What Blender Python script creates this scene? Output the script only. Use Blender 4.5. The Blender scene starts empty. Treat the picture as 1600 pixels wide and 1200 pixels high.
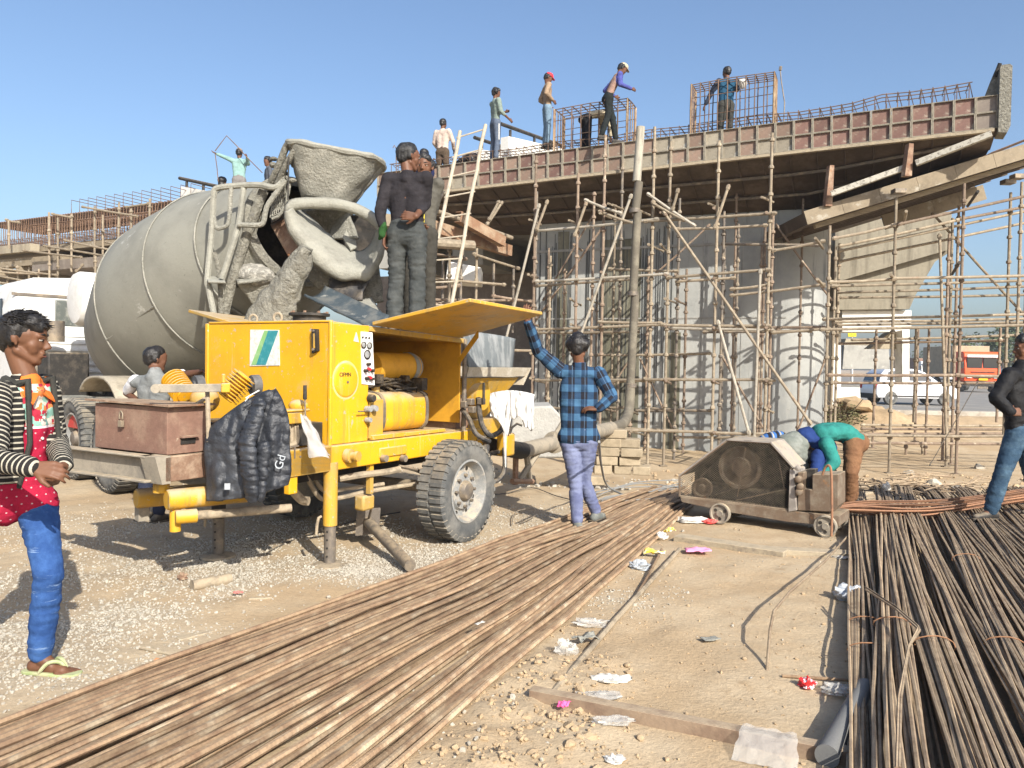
import bpy, math, random
import numpy as np
from mathutils import Vector, Matrix, noise as mnoise
random.seed(7); RNG = np.random.default_rng(7)
scene = bpy.context.scene
COL = scene.collection
RAD = math.radians
# ------------------------------------------------------------------ camera
F, H = 1250.0, 1.5
PITCH, ROLL = math.atan(32/F), RAD(1.0)
_f = Vector((0, math.cos(PITCH), -math.sin(PITCH)))
_r0 = Vector((1, 0, 0)); _u0 = _r0.cross(_f)
_r = _r0*math.cos(ROLL) + _u0*math.sin(ROLL)
_u = -_r0*math.sin(ROLL) + _u0*math.cos(ROLL)
CAM = Vector((0, 0, H))
cd = bpy.data.cameras.new('camera'); cam = bpy.data.objects.new('camera', cd); COL.objects.link(cam)
cd.sensor_width = 36; cd.lens = F/1600*36; cd.clip_start = .05; cd.clip_end = 3000
cam.matrix_world = Matrix(((_r.x, _u.x, -_f.x, 0), (_r.y, _u.y, -_f.y, 0), (_r.z, _u.z, -_f.z, H), (0, 0, 0, 1)))
scene.camera = cam
# ------------------------------------------------------------------ light
SUN_EL, SUN_AZ = RAD(33), math.atan2(.45, -.89)
S = Vector((math.sin(SUN_AZ)*math.cos(SUN_EL), math.cos(SUN_AZ)*math.cos(SUN_EL), math.sin(SUN_EL)))
w = bpy.data.worlds.new('World'); scene.world = w; w.use_nodes = True
nt = w.node_tree; bg = nt.nodes['Background']
sky = nt.nodes.new('ShaderNodeTexSky'); sky.sky_type = 'NISHITA'; sky.sun_disc = False
sky.sun_elevation = SUN_EL; sky.sun_rotation = SUN_AZ
sky.air_density = 1.0; sky.dust_density = 2.8; sky.ozone_density = 3.4
nt.links.new(sky.outputs[0], bg.inputs[0]); bg.inputs[1].default_value = 0.13
sd = bpy.data.lights.new('sun', 'SUN'); sd.energy = 5.0; sd.angle = RAD(.5); sd.color = (1, .94, .84)
sun = bpy.data.objects.new('sun', sd); COL.objects.link(sun)
sun.rotation_euler = S.to_track_quat('Z', 'Y').to_euler(); sun.location = (8, -8, 12)
vs = scene.view_settings; vs.view_transform = 'Standard'; vs.look = 'None'; vs.gamma = 1; vs.exposure = .62
vs.use_curve_mapping = False
scene.render.engine = 'CYCLES'
scene.cycles.use_denoising = True
scene.cycles.max_bounces = 5; scene.cycles.transparent_max_bounces = 12

def ray(px, py): return _f + _r*((px-800)/F) - _u*((py-600)/F)
def W(px, py, Y):
    d = ray(px, py); return CAM + d*(Y/d.y)
def G(px, py, z=0.0):
    d = ray(px, py); return CAM + d*((z-H)/d.z)
def V(*a): return Vector(a)
def lerp(a, b, t): return a + (b-a)*t
def sstep(a, b, x):
    t = min(1, max(0, (x-a)/(b-a))); return t*t*(3-2*t)
# ------------------------------------------------------------------ objects
def thing(name, label, cat, loc=(0, 0, 0), group=None):
    o = bpy.data.objects.new(name, None); COL.objects.link(o)
    o.location = loc; o['label'] = label; o['category'] = cat; o.empty_display_size = .2
    if group: o['group'] = group
    return o
def tag(o, label=None, cat=None, group=None, kind=None):
    if label: o['label'] = label
    if cat: o['category'] = cat
    if group: o['group'] = group
    if kind: o['kind'] = kind
    return o
def root_loc(o):
    while o.parent: o = o.parent
    return Vector(o.location)
def link(name, me, parent=None, loc=None):
    o = bpy.data.objects.new(name, me); COL.objects.link(o)
    if parent is not None: o.parent = parent
    if loc is not None: o.location = loc
    return o
class Fr:
    """a local frame: origin, x, y, z"""
    def __init__(s, o, x=(1, 0, 0), y=None, z=(0, 0, 1)):
        s.o = Vector(o); s.x = Vector(x).normalized(); s.z = Vector(z).normalized()
        s.y = Vector(y).normalized() if y is not None else s.z.cross(s.x).normalized()
    def __call__(s, a, b, c): return s.o + s.x*a + s.y*b + s.z*c
    def d(s, a, b, c): return s.x*a + s.y*b + s.z*c
    def at(s, a, b, c): return Fr(s(a, b, c), s.x, s.y, s.z)
    def rot(s, ang, ax='z'):
        A = {'x': s.x, 'y': s.y, 'z': s.z}[ax]; q = Matrix.Rotation(ang, 3, A)
        return Fr(s.o, q @ s.x, q @ s.y, q @ s.z)
WF = Fr((0, 0, 0))
def perp(d):
    d = d.normalized(); a = Vector((0, 0, 1)) if abs(d.z) < .9 else Vector((1, 0, 0))
    x = d.cross(a).normalized(); return x, x.cross(d).normalized()
class MB:
    def __init__(s): s.v = []; s.f = []; s.mi = []; s.cur = 0
    def add(s, vs, fs):
        b = len(s.v); s.v.extend([Vector(p) for p in vs])
        for f in fs: s.f.append(tuple(b+i for i in f)); s.mi.append(s.cur)
        return s
    def box(s, fr, a0, a1, b0, b1, c0, c1):
        vs = [fr(a, b, c) for a in (a0, a1) for b in (b0, b1) for c in (c0, c1)]
        return s.add(vs, [(0, 1, 3, 2), (4, 6, 7, 5), (0, 4, 5, 1), (2, 3, 7, 6), (0, 2, 6, 4), (1, 5, 7, 3)])
    def hexa(s, p):  # 8 points: bottom 4 ccw, top 4 ccw
        return s.add(p, [(0, 3, 2, 1), (4, 5, 6, 7), (0, 1, 5, 4), (1, 2, 6, 5), (2, 3, 7, 6), (3, 0, 4, 7)])
    def cyl(s, p0, p1, r0, r1=None, n=12, cap=True):
        p0, p1 = Vector(p0), Vector(p1); r1 = r0 if r1 is None else r1
        x, y = perp(p1-p0); vs = []
        for p, r in ((p0, r0), (p1, r1)):
            for k in range(n):
                t = 2*math.pi*k/n; vs.append(p + (x*math.cos(t)+y*math.sin(t))*r)
        fs = [(k, (k+1) % n, n+(k+1) % n, n+k) for k in range(n)]
        if cap: fs += [tuple(range(n-1, -1, -1)), tuple(range(n, 2*n))]
        return s.add(vs, fs)
    def tube(s, pts, r, n=8, cap=True):
        pts = [Vector(p) for p in pts]; m = len(pts)
        rr = r if isinstance(r, (list, tuple)) else [r]*m
        d0 = (pts[1]-pts[0]); x, y = perp(d0); vs = []
        for i, p in enumerate(pts):
            d = (pts[min(i+1, m-1)] - pts[max(i-1, 0)]).normalized()
            x = (x - d*x.dot(d)).normalized(); y = d.cross(x)
            for k in range(n):
                t = 2*math.pi*k/n; vs.append(p + (x*math.cos(t)-y*math.sin(t))*rr[i])
        fs = []
        for i in range(m-1):
            for k in range(n):
                k2 = (k+1) % n; fs.append((i*n+k, (i+1)*n+k, (i+1)*n+k2, i*n+k2))
        if cap: fs += [tuple(range(n)), tuple(range(m*n-1, (m-1)*n-1, -1))]
        return s.add(vs, fs)
    def lathe(s, prof, o, axis, n=32, cap=True, x=None):
        o = Vector(o); a = Vector(axis).normalized(); X, Y = perp(a); m = len(prof); vs = []
        for r, h in prof:
            for k in range(n):
                t = 2*math.pi*k/n; vs.append(o + a*h + (X*math.cos(t)+Y*math.sin(t))*r)
        fs = []
        for i in range(m-1):
            for k in range(n):
                k2 = (k+1) % n; fs.append((i*n+k, i*n+k2, (i+1)*n+k2, (i+1)*n+k))
        if cap: fs += [tuple(range(n-1, -1, -1)), tuple(range((m-1)*n, m*n))]
        return s.add(vs, fs)
    def prism(s, poly, fr, c0, c1):  # poly in fr x,y ; extruded along z
        n = len(poly); vs = [fr(a, b, c0) for a, b in poly]+[fr(a, b, c1) for a, b in poly]
        fs = [tuple(range(n-1, -1, -1)), tuple(range(n, 2*n))]+[(k, (k+1) % n, n+(k+1) % n, n+k) for k in range(n)]
        return s.add(vs, fs)
    def ell(s, c, rx, ry, rz, fr=WF, nu=12, nv=8):
        c = Vector(c); vs = []; fs = []
        for j in range(nv+1):
            ph = math.pi*j/nv
            for i in range(nu):
                t = 2*math.pi*i/nu
                vs.append(c + fr.d(rx*math.sin(ph)*math.cos(t), ry*math.sin(ph)*math.sin(t), rz*math.cos(ph)))
        for j in range(nv):
            for i in range(nu):
                i2 = (i+1) % nu; fs.append((j*nu+i, (j+1)*nu+i, (j+1)*nu+i2, j*nu+i2))
        return s.add(vs, fs)
    def grid(s, fn, nu, nv):
        vs = [fn(i/nu, j/nv) for j in range(nv+1) for i in range(nu+1)]
        fs = [(j*(nu+1)+i, j*(nu+1)+i+1, (j+1)*(nu+1)+i+1, (j+1)*(nu+1)+i) for j in range(nv) for i in range(nu)]
        return s.add(vs, fs)
    def build(s, name, mat, parent=None, loc=None, smooth=35, bevel=0, solid=0, kind=None, label=None):
        if parent is not None: L = root_loc(parent)
        elif loc is not None: L = Vector(loc)
        else:
            a = np.array([tuple(p) for p in s.v]); mn, mx = a.min(0), a.max(0)
            L = Vector(((mn[0]+mx[0])/2, (mn[1]+mx[1])/2, mn[2]))
        me = bpy.data.meshes.new(name)
        me.from_pydata([tuple(p-L) for p in s.v], [], s.f)
        mats = mat if isinstance(mat, (list, tuple)) else [mat]
        for m in mats: me.materials.append(m)
        if len(mats) > 1: me.polygons.foreach_set('material_index', s.mi)
        finish(me, smooth)
        o = link(name, me, parent, None if parent is not None else L)
        if bevel:
            b = o.modifiers.new('b', 'BEVEL'); b.width = bevel; b.segments = 2; b.limit_method = 'ANGLE'; b.angle_limit = RAD(50)
        if solid:
            b = o.modifiers.new('s', 'SOLIDIFY'); b.thickness = solid; b.offset = 0
        if kind: o['kind'] = kind
        if label: o['label'] = label
        return o
def finish(me, smooth):
    if smooth:
        me.polygons.foreach_set('use_smooth', [True]*len(me.polygons))
        if smooth < 180: me.set_sharp_from_angle(angle=RAD(smooth))
    me.update()
# ------------------------------------------------------------------ materials
def newmat(name):
    m = bpy.data.materials.new(name); m.use_nodes = True
    t = m.node_tree; return m, t, t.nodes['Principled BSDF']
def nd(t, typ, **kw):
    n = t.nodes.new(typ)
    for k, v in kw.items():
        if k.startswith('i_'):
            key = k[2:]; n.inputs[int(key) if key.isdigit() else key.replace('_', ' ')].default_value = v
        else: setattr(n, k, v)
    return n
def mixc(t, fac, a, b, blend='MIX'):
    n = nd(t, 'ShaderNodeMix', data_type='RGBA', blend_type=blend)
    for idx, val in ((0, fac), (6, a), (7, b)):
        if hasattr(val, 'is_linked') or hasattr(val, 'links'): t.links.new(val, n.inputs[idx])
        else: n.inputs[idx].default_value = (*val, 1) if isinstance(val, tuple) and len(val) == 3 else val
    return n.outputs[2]
def mathn(t, op, a, b=None, clamp=False):
    n = nd(t, 'ShaderNodeMath', operation=op, use_clamp=clamp)
    for i, val in enumerate((a, b)):
        if val is None: continue
        if hasattr(val, 'links'): t.links.new(val, n.inputs[i])
        else: n.inputs[i].default_value = val
    return n.outputs[0]
def noise(t, vec, scale, detail=6, rough=.6, stretch=None):
    if stretch:
        mp = nd(t, 'ShaderNodeMapping'); mp.inputs['Scale'].default_value = stretch
        t.links.new(vec, mp.inputs[0]); vec = mp.outputs[0]
    n = nd(t, 'ShaderNodeTexNoise'); n.inputs['Scale'].default_value = scale
    n.inputs['Detail'].default_value = detail; n.inputs['Roughness'].default_value = rough
    t.links.new(vec, n.inputs['Vector']); return n.outputs[0]
def ramp(t, fac, a, b):
    n = nd(t, 'ShaderNodeMapRange', interpolation_type='SMOOTHSTEP'); n.inputs[1].default_value = a; n.inputs[2].default_value = b
    t.links.new(fac, n.inputs[0]); return n.outputs[0]
def coords(t, kind='Object'):
    return nd(t, 'ShaderNodeTexCoord').outputs[kind]
def M(name, base, col2=None, rough=.75, metal=0, scale=3, lo=.45, hi=.65, amt=1.0, var=.25, bump=.15, bscale=60, bdist=.01,
      col3=None, s3=12, lo3=.55, hi3=.7, stretch=None, dust=None, damt=.7, rnd=0, spec=.3, coat=0):
    m, t, b = newmat(name); v = coords(t)
    c = None
    n1 = noise(t, v, scale, 8, .65, stretch)
    if col2: c = mixc(t, mathn(t, 'MULTIPLY', ramp(t, n1, lo, hi), amt), base, col2)
    if c is None:
        rgb = nd(t, 'ShaderNodeRGB'); rgb.outputs[0].default_value = (*base, 1); c = rgb.outputs[0]
    if col3:
        n3 = noise(t, v, s3, 8, .7); c = mixc(t, ramp(t, n3, lo3, hi3), c, col3)
    fine = noise(t, v, scale*7, 5, .7)
    hsv = nd(t, 'ShaderNodeHueSaturation'); t.links.new(c, hsv.inputs['Color'])
    val = mathn(t, 'ADD', mathn(t, 'MULTIPLY', mathn(t, 'SUBTRACT', fine, .5), var*2), 1.0)
    if rnd:
        oi = nd(t, 'ShaderNodeObjectInfo')
        val = mathn(t, 'MULTIPLY', val, mathn(t, 'ADD', mathn(t, 'MULTIPLY', oi.outputs['Random'], rnd*2), 1-rnd))
    t.links.new(val, hsv.inputs['Value']); c = hsv.outputs[0]
    if dust:
        ge = nd(t, 'ShaderNodeNewGeometry'); sx = nd(t, 'ShaderNodeSeparateXYZ'); t.links.new(ge.outputs['Normal'], sx.inputs[0])
        up = mathn(t, 'MULTIPLY', ramp(t, sx.outputs[2], .1, .9), mathn(t, 'MULTIPLY', ramp(t, noise(t, v, scale*2.2, 6, .7), .3, .65), damt), True)
        c = mixc(t, up, c, dust)
    t.links.new(c, b.inputs['Base Color'])
    b.inputs['Roughness'].default_value = rough; b.inputs['Metallic'].default_value = metal
    b.inputs['Specular IOR Level'].default_value = spec
    if coat: b.inputs['Coat Weight'].default_value = coat; b.inputs['Coat Roughness'].default_value = .2
    if bump:
        bn = nd(t, 'ShaderNodeBump'); bn.inputs['Strength'].default_value = bump; bn.inputs['Distance'].default_value = bdist
        t.links.new(noise(t, v, bscale, 6, .65), bn.inputs['Height']); t.links.new(bn.outputs[0], b.inputs['Normal'])
    return m
DUST = (.46, .37, .25)
def yellow(name, base, old, streak, rust, wear):
    m, t, b = newmat(name); v = coords(t)
    c = mixc(t, ramp(t, noise(t, v, 2.0, 8, .65), .38, .68), base, old)
    st = noise(t, v, 5.5, 7, .7, (1, 1, .07)); c = mixc(t, mathn(t, 'MULTIPLY', ramp(t, st, .53, .66), streak), c, (.30, .19, .055))
    st2 = noise(t, v, 14, 6, .7, (1, 1, .10)); c = mixc(t, mathn(t, 'MULTIPLY', ramp(t, st2, .58, .68), streak*.6), c, (.50, .40, .22))
    blot = noise(t, v, 3.1, 9, .75); c = mixc(t, mathn(t, 'MULTIPLY', ramp(t, blot, .57, .70), wear), c, (.42, .33, .20))
    chip = noise(t, v, 17, 9, .8); c = mixc(t, ramp(t, chip, .655, .675), c, rust)
    sp = noise(t, v, 26, 3, .55); c = mixc(t, mathn(t, 'MULTIPLY', ramp(t, sp, .66, .69), .75), c, (.36, .335, .28)); sp2 = noise(t, v, 60, 3, .6); c = mixc(t, mathn(t, 'MULTIPLY', ramp(t, sp2, .66, .72), .8), c, (.36, .33, .27))
    ge = nd(t, 'ShaderNodeNewGeometry'); sx = nd(t, 'ShaderNodeSeparateXYZ'); t.links.new(ge.outputs['Normal'], sx.inputs[0])
    c = mixc(t, mathn(t, 'MULTIPLY', ramp(t, sx.outputs[2], .1, .9), ramp(t, noise(t, v, 5, 6, .7), .25, .6)), c, (.44, .35, .23))
    t.links.new(c, b.inputs['Base Color']); t.links.new(mathn(t, 'ADD', mathn(t, 'MULTIPLY', blot, .5), .28), b.inputs['Roughness']); b.inputs['Specular IOR Level'].default_value = .35
    bn = nd(t, 'ShaderNodeBump'); bn.inputs['Strength'].default_value = .18; bn.inputs['Distance'].default_value = .012
    t.links.new(mathn(t, 'ADD', noise(t, v, 2.5, 3, .5), mathn(t, 'MULTIPLY', noise(t, v, 40, 6, .7), .12)), bn.inputs['Height']); t.links.new(bn.outputs[0], b.inputs['Normal']); return m
m_yellow = yellow('grimy_yellow_paint', (.68, .36, .010), (.58, .30, .015), .55, (.13, .07, .03), .45)
m_yellow_dirty = yellow('worn_yellow_paint', (.56, .31, .02), (.36, .25, .09), .9, (.12, .08, .045), .95)
m_yellow_in = M('yellow_inner_panel', (.58, .30, .03), (.40, .20, .03), rough=.55, scale=3, var=.15, bump=.1, col3=(.16, .09, .03), s3=8, lo3=.66, hi3=.8)
m_steel = M('grimy_steel', (.15, .13, .11), (.27, .22, .16), rough=.6, metal=.3, scale=6, var=.3, bump=.3, bscale=50, dust=DUST, damt=.8)
m_dark = M('black_iron', (.03, .028, .026), (.07, .06, .05), rough=.6, metal=.2, scale=8, var=.3, bump=.2, dust=DUST, damt=.45)
m_rust_box = M('oxide_painted_steel', (.20, .115, .085), (.27, .18, .13), rough=.8, scale=4, var=.35, bump=.3, bscale=70, col3=(.40, .33, .24), s3=22, lo3=.62, hi3=.72, dust=DUST, damt=.8)
m_rust = M('rusty_plate', (.20, .12, .08), (.33, .24, .17), rough=.85, scale=5, var=.35, bump=.4, bscale=60, col3=(.27, .12, .05), s3=7, lo3=.56, hi3=.7, dust=DUST, damt=.6)
m_scaf = M('weathered_scaffold_steel', (.245, .20, .145), (.33, .28, .205), rough=.75, metal=.15, scale=9, var=.3, bump=.3, bscale=70, col3=(.24, .15, .10), s3=5, lo3=.58, hi3=.72, rnd=.18)
m_scaf_rust = M('rusty_scaffold_tube', (.225, .17, .125), (.16, .115, .085), rough=.85, scale=7, var=.3, bump=.3, bscale=70, col3=(.42, .36, .27), s3=6, lo3=.55, hi3=.7, rnd=.18)
m_scaf_pale = M('pale_galvanised_tube', (.38, .345, .285), (.27, .24, .19), rough=.6, metal=.1, scale=6, var=.2, bump=.2, rnd=.1)
m_conc = M('grey_concrete', (.32, .315, .29), (.24, .235, .22), rough=.9, scale=1.6, var=.15, bump=.25, bscale=40, col3=(.46, .44, .40), s3=5)
m_conc_tan = M('tan_concrete', (.33, .29, .215), (.24, .205, .155), rough=.9, scale=1.4, var=.2, bump=.2, bscale=30, stretch=(2.5, 2.5, .35))
m_slurry = M('dried_cement_slurry', (.25, .245, .21), (.33, .32, .275), rough=.95, scale=5, var=.3, bump=.9, bscale=38, bdist=.03, col3=(.22, .21, .185), s3=9, lo3=.58, hi3=.7)
m_slurry_pale = M('pale_cement_crust', (.285, .28, .24), (.215, .21, .18), rough=.95, scale=4, var=.2, bump=.6, bscale=45, bdist=.02, col3=(.30, .29, .26), s3=12, lo3=.6, hi3=.72)
m_slurry_rough = M('crusted_cement', (.22, .21, .175), (.30, .29, .245), rough=1, scale=14, var=.5, bump=1.0, bscale=26, bdist=.06, col3=(.17, .165, .15), s3=20, lo3=.55, hi3=.68)
m_tyre = M('dusty_tyre_rubber', (.075, .078, .078), (.17, .165, .15), rough=.85, scale=5, lo=.4, hi=.65, var=.25, bump=.25, bscale=80, dust=DUST, damt=.5)
m_rebar = M('rusty_rebar', (.18, .112, .068), (.275, .19, .115), rough=.85, scale=6, lo=.38, hi=.62, var=.35, bump=.5, bscale=160, bdist=.004, col3=(.40, .33, .23), s3=2.5, lo3=.52, hi3=.70, rnd=.38, dust=(.38, .29, .19), damt=.30)
m_rebar_thin = M('dusty_thin_rebar', (.20, .14, .09), (.30, .225, .145), rough=.85, scale=8, lo=.38, hi=.62, var=.3, bump=.4, bscale=160, bdist=.003, rnd=.3, dust=(.45, .36, .25), damt=.4)
m_rebar_deck = M('deck_rebar', (.13, .085, .06), (.20, .13, .09), rough=.85, scale=4, var=.2, bump=0)
m_rebar_red = M('fresh_rusty_rebar', (.25, .13, .075), (.18, .10, .065), rough=.8, scale=6, var=.3, bump=.3, bscale=150, bdist=.003, rnd=.4)
m_timber = M('weathered_timber', (.34, .285, .20), (.24, .20, .15), rough=.9, scale=6, stretch=(.4, 4, 4), var=.3, bump=.5, bscale=30, dust=DUST, damt=.7)
m_ply = M('formwork_plywood', (.255, .21, .148), (.195, .16, .112), rough=.8, scale=3, var=.2, bump=.1, col3=(.36, .33, .27), s3=4)
m_white = M('white_paint', (.72, .72, .70), (.62, .61, .57), rough=.5, scale=3, var=.1, bump=.05, dust=(.6, .55, .46), damt=.5)
m_glass = M('dark_glass', (.02, .025, .03), rough=.08, var=0, bump=0, spec=.7)
m_black_rubber = M('black_hose_rubber', (.03, .03, .032), (.10, .09, .08), rough=.65, scale=10, var=.2, bump=.1, dust=DUST, damt=.4)
m_grey_pipe = M('cement_dusted_pipe', (.29, .25, .19), (.21, .185, .145), rough=.9, scale=6, var=.2, bump=.3)
m_brown_pipe = M('long_delivery_pipe', (.125, .11, .085), (.19, .17, .13), rough=.85, scale=4, var=.25, bump=.3, col3=(.14, .12, .10), s3=6)
m_rubber_grey = M('grey_rubber_sheet', (.13, .145, .15), (.24, .25, .25), rough=.7, scale=4, var=.2, bump=.2, stretch=(3, 3, .6))
def plastic(name, col, alpha=.6, rough=.25):
    m, t, b = newmat(name); b.inputs['Base Color'].default_value = (*col, 1); b.inputs['Roughness'].default_value = rough
    b.inputs['Alpha'].default_value = alpha; b.inputs['Specular IOR Level'].default_value = .6
    v = coords(t); bn = nd(t, 'ShaderNodeBump'); bn.inputs['Strength'].default_value = .4; bn.inputs['Distance'].default_value = .02
    t.links.new(noise(t, v, 25, 4, .6), bn.inputs['Height']); t.links.new(bn.outputs[0], b.inputs['Normal'])
    return m
m_bag_clear = plastic('clear_polythene', (.66, .64, .59), .38)
m_bag_white = plastic('white_polythene', (.62, .60, .55), .85, .45)
m_bag_grey = plastic('grey_polythene', (.42, .45, .48), .85, .3)
m_pink = M('pink_paper', (.80, .30, .48), rough=.8, var=.1, bump=0)
m_pink_hot = M('hot_pink_plastic', (.85, .12, .30), rough=.5, var=.1, bump=0)
m_yellow_wrap = M('yellow_wrapper', (.80, .62, .05), (.8, .78, .7), rough=.35, scale=14, var=.1, bump=0)
m_red_wrap = M('red_foil_wrapper', (.60, .03, .03), (.75, .72, .75), rough=.25, scale=22, lo=.5, hi=.54, var=.1, bump=0)
m_blue_wrap = M('blue_white_wrapper', (.15, .20, .55), (.8, .8, .82), rough=.35, scale=20, lo=.42, hi=.48, var=.1, bump=0)
# ================================================================== GROUND
def n3(x, y, z=0.0): return mnoise.noise(Vector((x, y, z)))
def gz(x, y):
    pit = -.47*sstep(9.0, 11.2, y+.25*(x-3))*(1-sstep(19.5, 24.5, y))*sstep(-1.6, .4, x)
    z = pit
    if False:
        for cx, cy, r, h in ((10.6, 23.5, 1.3, .55), (12.1, 24.2, 1.4, .42), (9.4, 24.6, 1.4, .45), (13.6, 25, 1.3, .22)):
            z += h*math.exp(-((x-cx)**2+(y-cy)**2)/(2*(r*.6)**2))*(1+.35*n3(x*2, y*2))
    if y < 26 and -12 < x < 20:
        z += .022*n3(x*.9, y*.9) + .012*min(0, n3(x*4.3, y*3.7, 31)+.12)*2 + .010*n3(x*2.7, y*2.7, 4) + .006*n3(x*7, y*7, 8)
        clod = sstep(.25, -.1, abs(x-.02-.25*(y-3))-.25)*sstep(4.4, 3.8, y)
        z += clod*(.015+.05*max(0, n3(x*7, y*7, 3))+.035*abs(n3(x*15, y*15, 5)))
        z += .010*abs(n3(x*4, y*4, 21))*sstep(9, 11, y)*3
    return z
def gravel_amt(x, y):
    base = max(sstep(1.5, .7, math.hypot((x+.9)*.55, (y-5.6)*1.1)), .9*sstep(1.2, .5, math.hypot((x+2.1)*.7, (y-4.25)*1.2)), .55*sstep(2.2, 1.0, math.hypot((x+2.2)*.6, y-6.2)), .5*sstep(1.6, .6, math.hypot((x-.1)*.9, (y-7.0)*.8)), .8*sstep(.9, .3, math.hypot(x+2.9, (y-3.9)*1.3)))
    base *= 1-.9*sstep(.5, .2, abs((y-4.75)-.35*(x+1.6)))*sstep(-2.2, -1.6, x)
    nz = .5+.75*n3(x*1.1, y*1.1, 9)+.35*n3(x*3.1, y*3.1, 2)
    return min(1, max(0, base*nz*1.15))
def axis_vals(a, b, step, lo, hi):
    v = list(np.arange(a, b+1e-6, step)); s = step; x = a
    while x > lo: s *= 1.35; x -= s; v.insert(0, x)
    s = step; x = v[-1]
    while x < hi: s *= 1.35; x += s; v.append(x)
    return v
xs = axis_vals(-5.5, 6.5, .055, -700, 700); ys = axis_vals(2.0, 12.5, .055, -40, 1500)
vv = []; gg = []
for y in ys:
    for x in xs:
        vv.append((x, y, gz(x, y))); gg.append(gravel_amt(x, y) if -9 < x < 4 and 1.5 < y < 10 else 0)
nx = len(xs)
ff = [(j*nx+i, j*nx+i+1, (j+1)*nx+i+1, (j+1)*nx+i) for j in range(len(ys)-1) for i in range(nx-1)]
me = bpy.data.meshes.new('ground'); me.from_pydata(vv, [], ff)
at = me.attributes.new('gravel', 'FLOAT', 'POINT'); at.data.foreach_set('value', gg)
finish(me, 180)
m, t, b = newmat('sandy_ground'); v = coords(t)
n1 = noise(t, v, .9, 8, .65); n2 = noise(t, v, 5, 8, .7); n3_ = noise(t, v, 45, 4, .7)
c = mixc(t, ramp(t, n1, .38, .62), (.385, .285, .175), (.44, .35, .235))
c = mixc(t, ramp(t, n2, .55, .72), c, (.33, .24, .145)); c = mixc(t, mathn(t, 'MULTIPLY', ramp(t, noise(t, v, 1.9, 9, .7), .56, .70), .7), c, (.285, .215, .14))
ga = nd(t, 'ShaderNodeAttribute', attribute_name='gravel').outputs['Fac']
vo = nd(t, 'ShaderNodeTexVoronoi'); vo.inputs['Scale'].default_value = 42; t.links.new(v, vo.inputs['Vector'])
gc = mixc(t, ramp(t, vo.outputs['Distance'], .15, .5), (.43, .395, .325), (.30, .26, .20))
c = mixc(t, mathn(t, 'MULTIPLY', ga, ramp(t, mathn(t, 'ADD', n2, mathn(t, 'MULTIPLY', ga, .25)), .42, .62), True), c, gc)
hs = nd(t, 'ShaderNodeHueSaturation'); t.links.new(c, hs.inputs['Color'])
t.links.new(mathn(t, 'ADD', mathn(t, 'MULTIPLY', n3_, .5), .75), hs.inputs['Value']); t.links.new(hs.outputs[0], b.inputs['Base Color'])
b.inputs['Roughness'].default_value = .95; b.inputs['Specular IOR Level'].default_value = .15
bn = nd(t, 'ShaderNodeBump'); bn.inputs['Strength'].default_value = .9; bn.inputs['Distance'].default_value = .02
hh = mathn(t, 'ADD', mathn(t, 'MULTIPLY', n2, .7), mathn(t, 'MULTIPLY', n3_, .35)); t.links.new(hh, bn.inputs['Height']); t.links.new(bn.outputs[0], b.inputs['Normal'])
me.materials.append(m); g = link('ground', me); tag(g, kind='structure'); m_ground = m
m_clod = M('sand_clod', (.39, .29, .18), (.33, .24, .145), rough=.95, scale=9, var=.3, bump=.6, bscale=50)
m_stone = M('crushed_stone', (.39, .36, .30), (.285, .255, .205), rough=.9, scale=20, var=.3, bump=0)
def scatter(name, n, region, size, mat, keep, sink=.25):
    mb_v = []; mb_f = []; k = 0
    g_ = (1+5**.5)/2
    base = np.array([(-1, g_, 0), (1, g_, 0), (-1, -g_, 0), (1, -g_, 0), (0, -1, g_), (0, 1, g_), (0, -1, -g_), (0, 1, -g_), (g_, 0, -1), (g_, 0, 1), (-g_, 0, -1), (-g_, 0, 1)], float)/1.9
    fs = [(0, 11, 5), (0, 5, 1), (0, 1, 7), (0, 7, 10), (0, 10, 11), (1, 5, 9), (5, 11, 4), (11, 10, 2), (10, 7, 6), (7, 1, 8), (3, 9, 4), (3, 4, 2), (3, 2, 6), (3, 6, 8), (3, 8, 9), (4, 9, 5), (2, 4, 11), (6, 2, 10), (8, 6, 7), (9, 8, 1)]
    tries = 0
    while k < n and tries < n*12:
        tries += 1
        x = random.uniform(region[0], region[1]); y = region[2]*(region[3]/region[2])**random.random()
        if random.random() > keep(x, y): continue
        s = random.uniform(*size)*(1 if random.random() < .93 else 1.7)
        q = Matrix.Rotation(random.random()*6.3, 3, 'Z') @ Matrix.Rotation(random.random()*6.3, 3, 'X')
        sc = (s*random.uniform(.7, 1.2), s*random.uniform(.6, 1), s*random.uniform(.45, .8)); z = gz(x, y)+s*sink
        o = len(mb_v)
        for p in base:
            d = q @ Vector((p[0]*sc[0], p[1]*sc[1], p[2]*sc[2])); jit = random.uniform(.72, 1.22)
            mb_v.append((x+d.x*jit, y+d.y*jit, z+d.z*jit))
        mb_f += [tuple(o+i for i in f) for f in fs]; k += 1
    me = bpy.data.meshes.new(name); me.from_pydata(mb_v, [], mb_f); me.materials.append(mat); finish(me, 25)
    o = link(name, me); o['kind'] = 'stuff'; return o
scatter('gravel', 26000, (-6.0, 1.2, 3.2, 8.5), (.003, .0105), m_stone, lambda x, y: gravel_amt(x, y)**1.5)
scatter('sand', 2600, (-.4, 5.0, 2.6, 9), (.003, .010), m_clod, lambda x, y: .25+.75*sstep(.8, .1, abs(x-.1)) if y < 5 else .25)
scatter('pebbles', 1500, (-4.5, 3.2, 2.8, 14), (.005, .014), m_stone, lambda x, y: .5 if x < .2 else .03)
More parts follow.
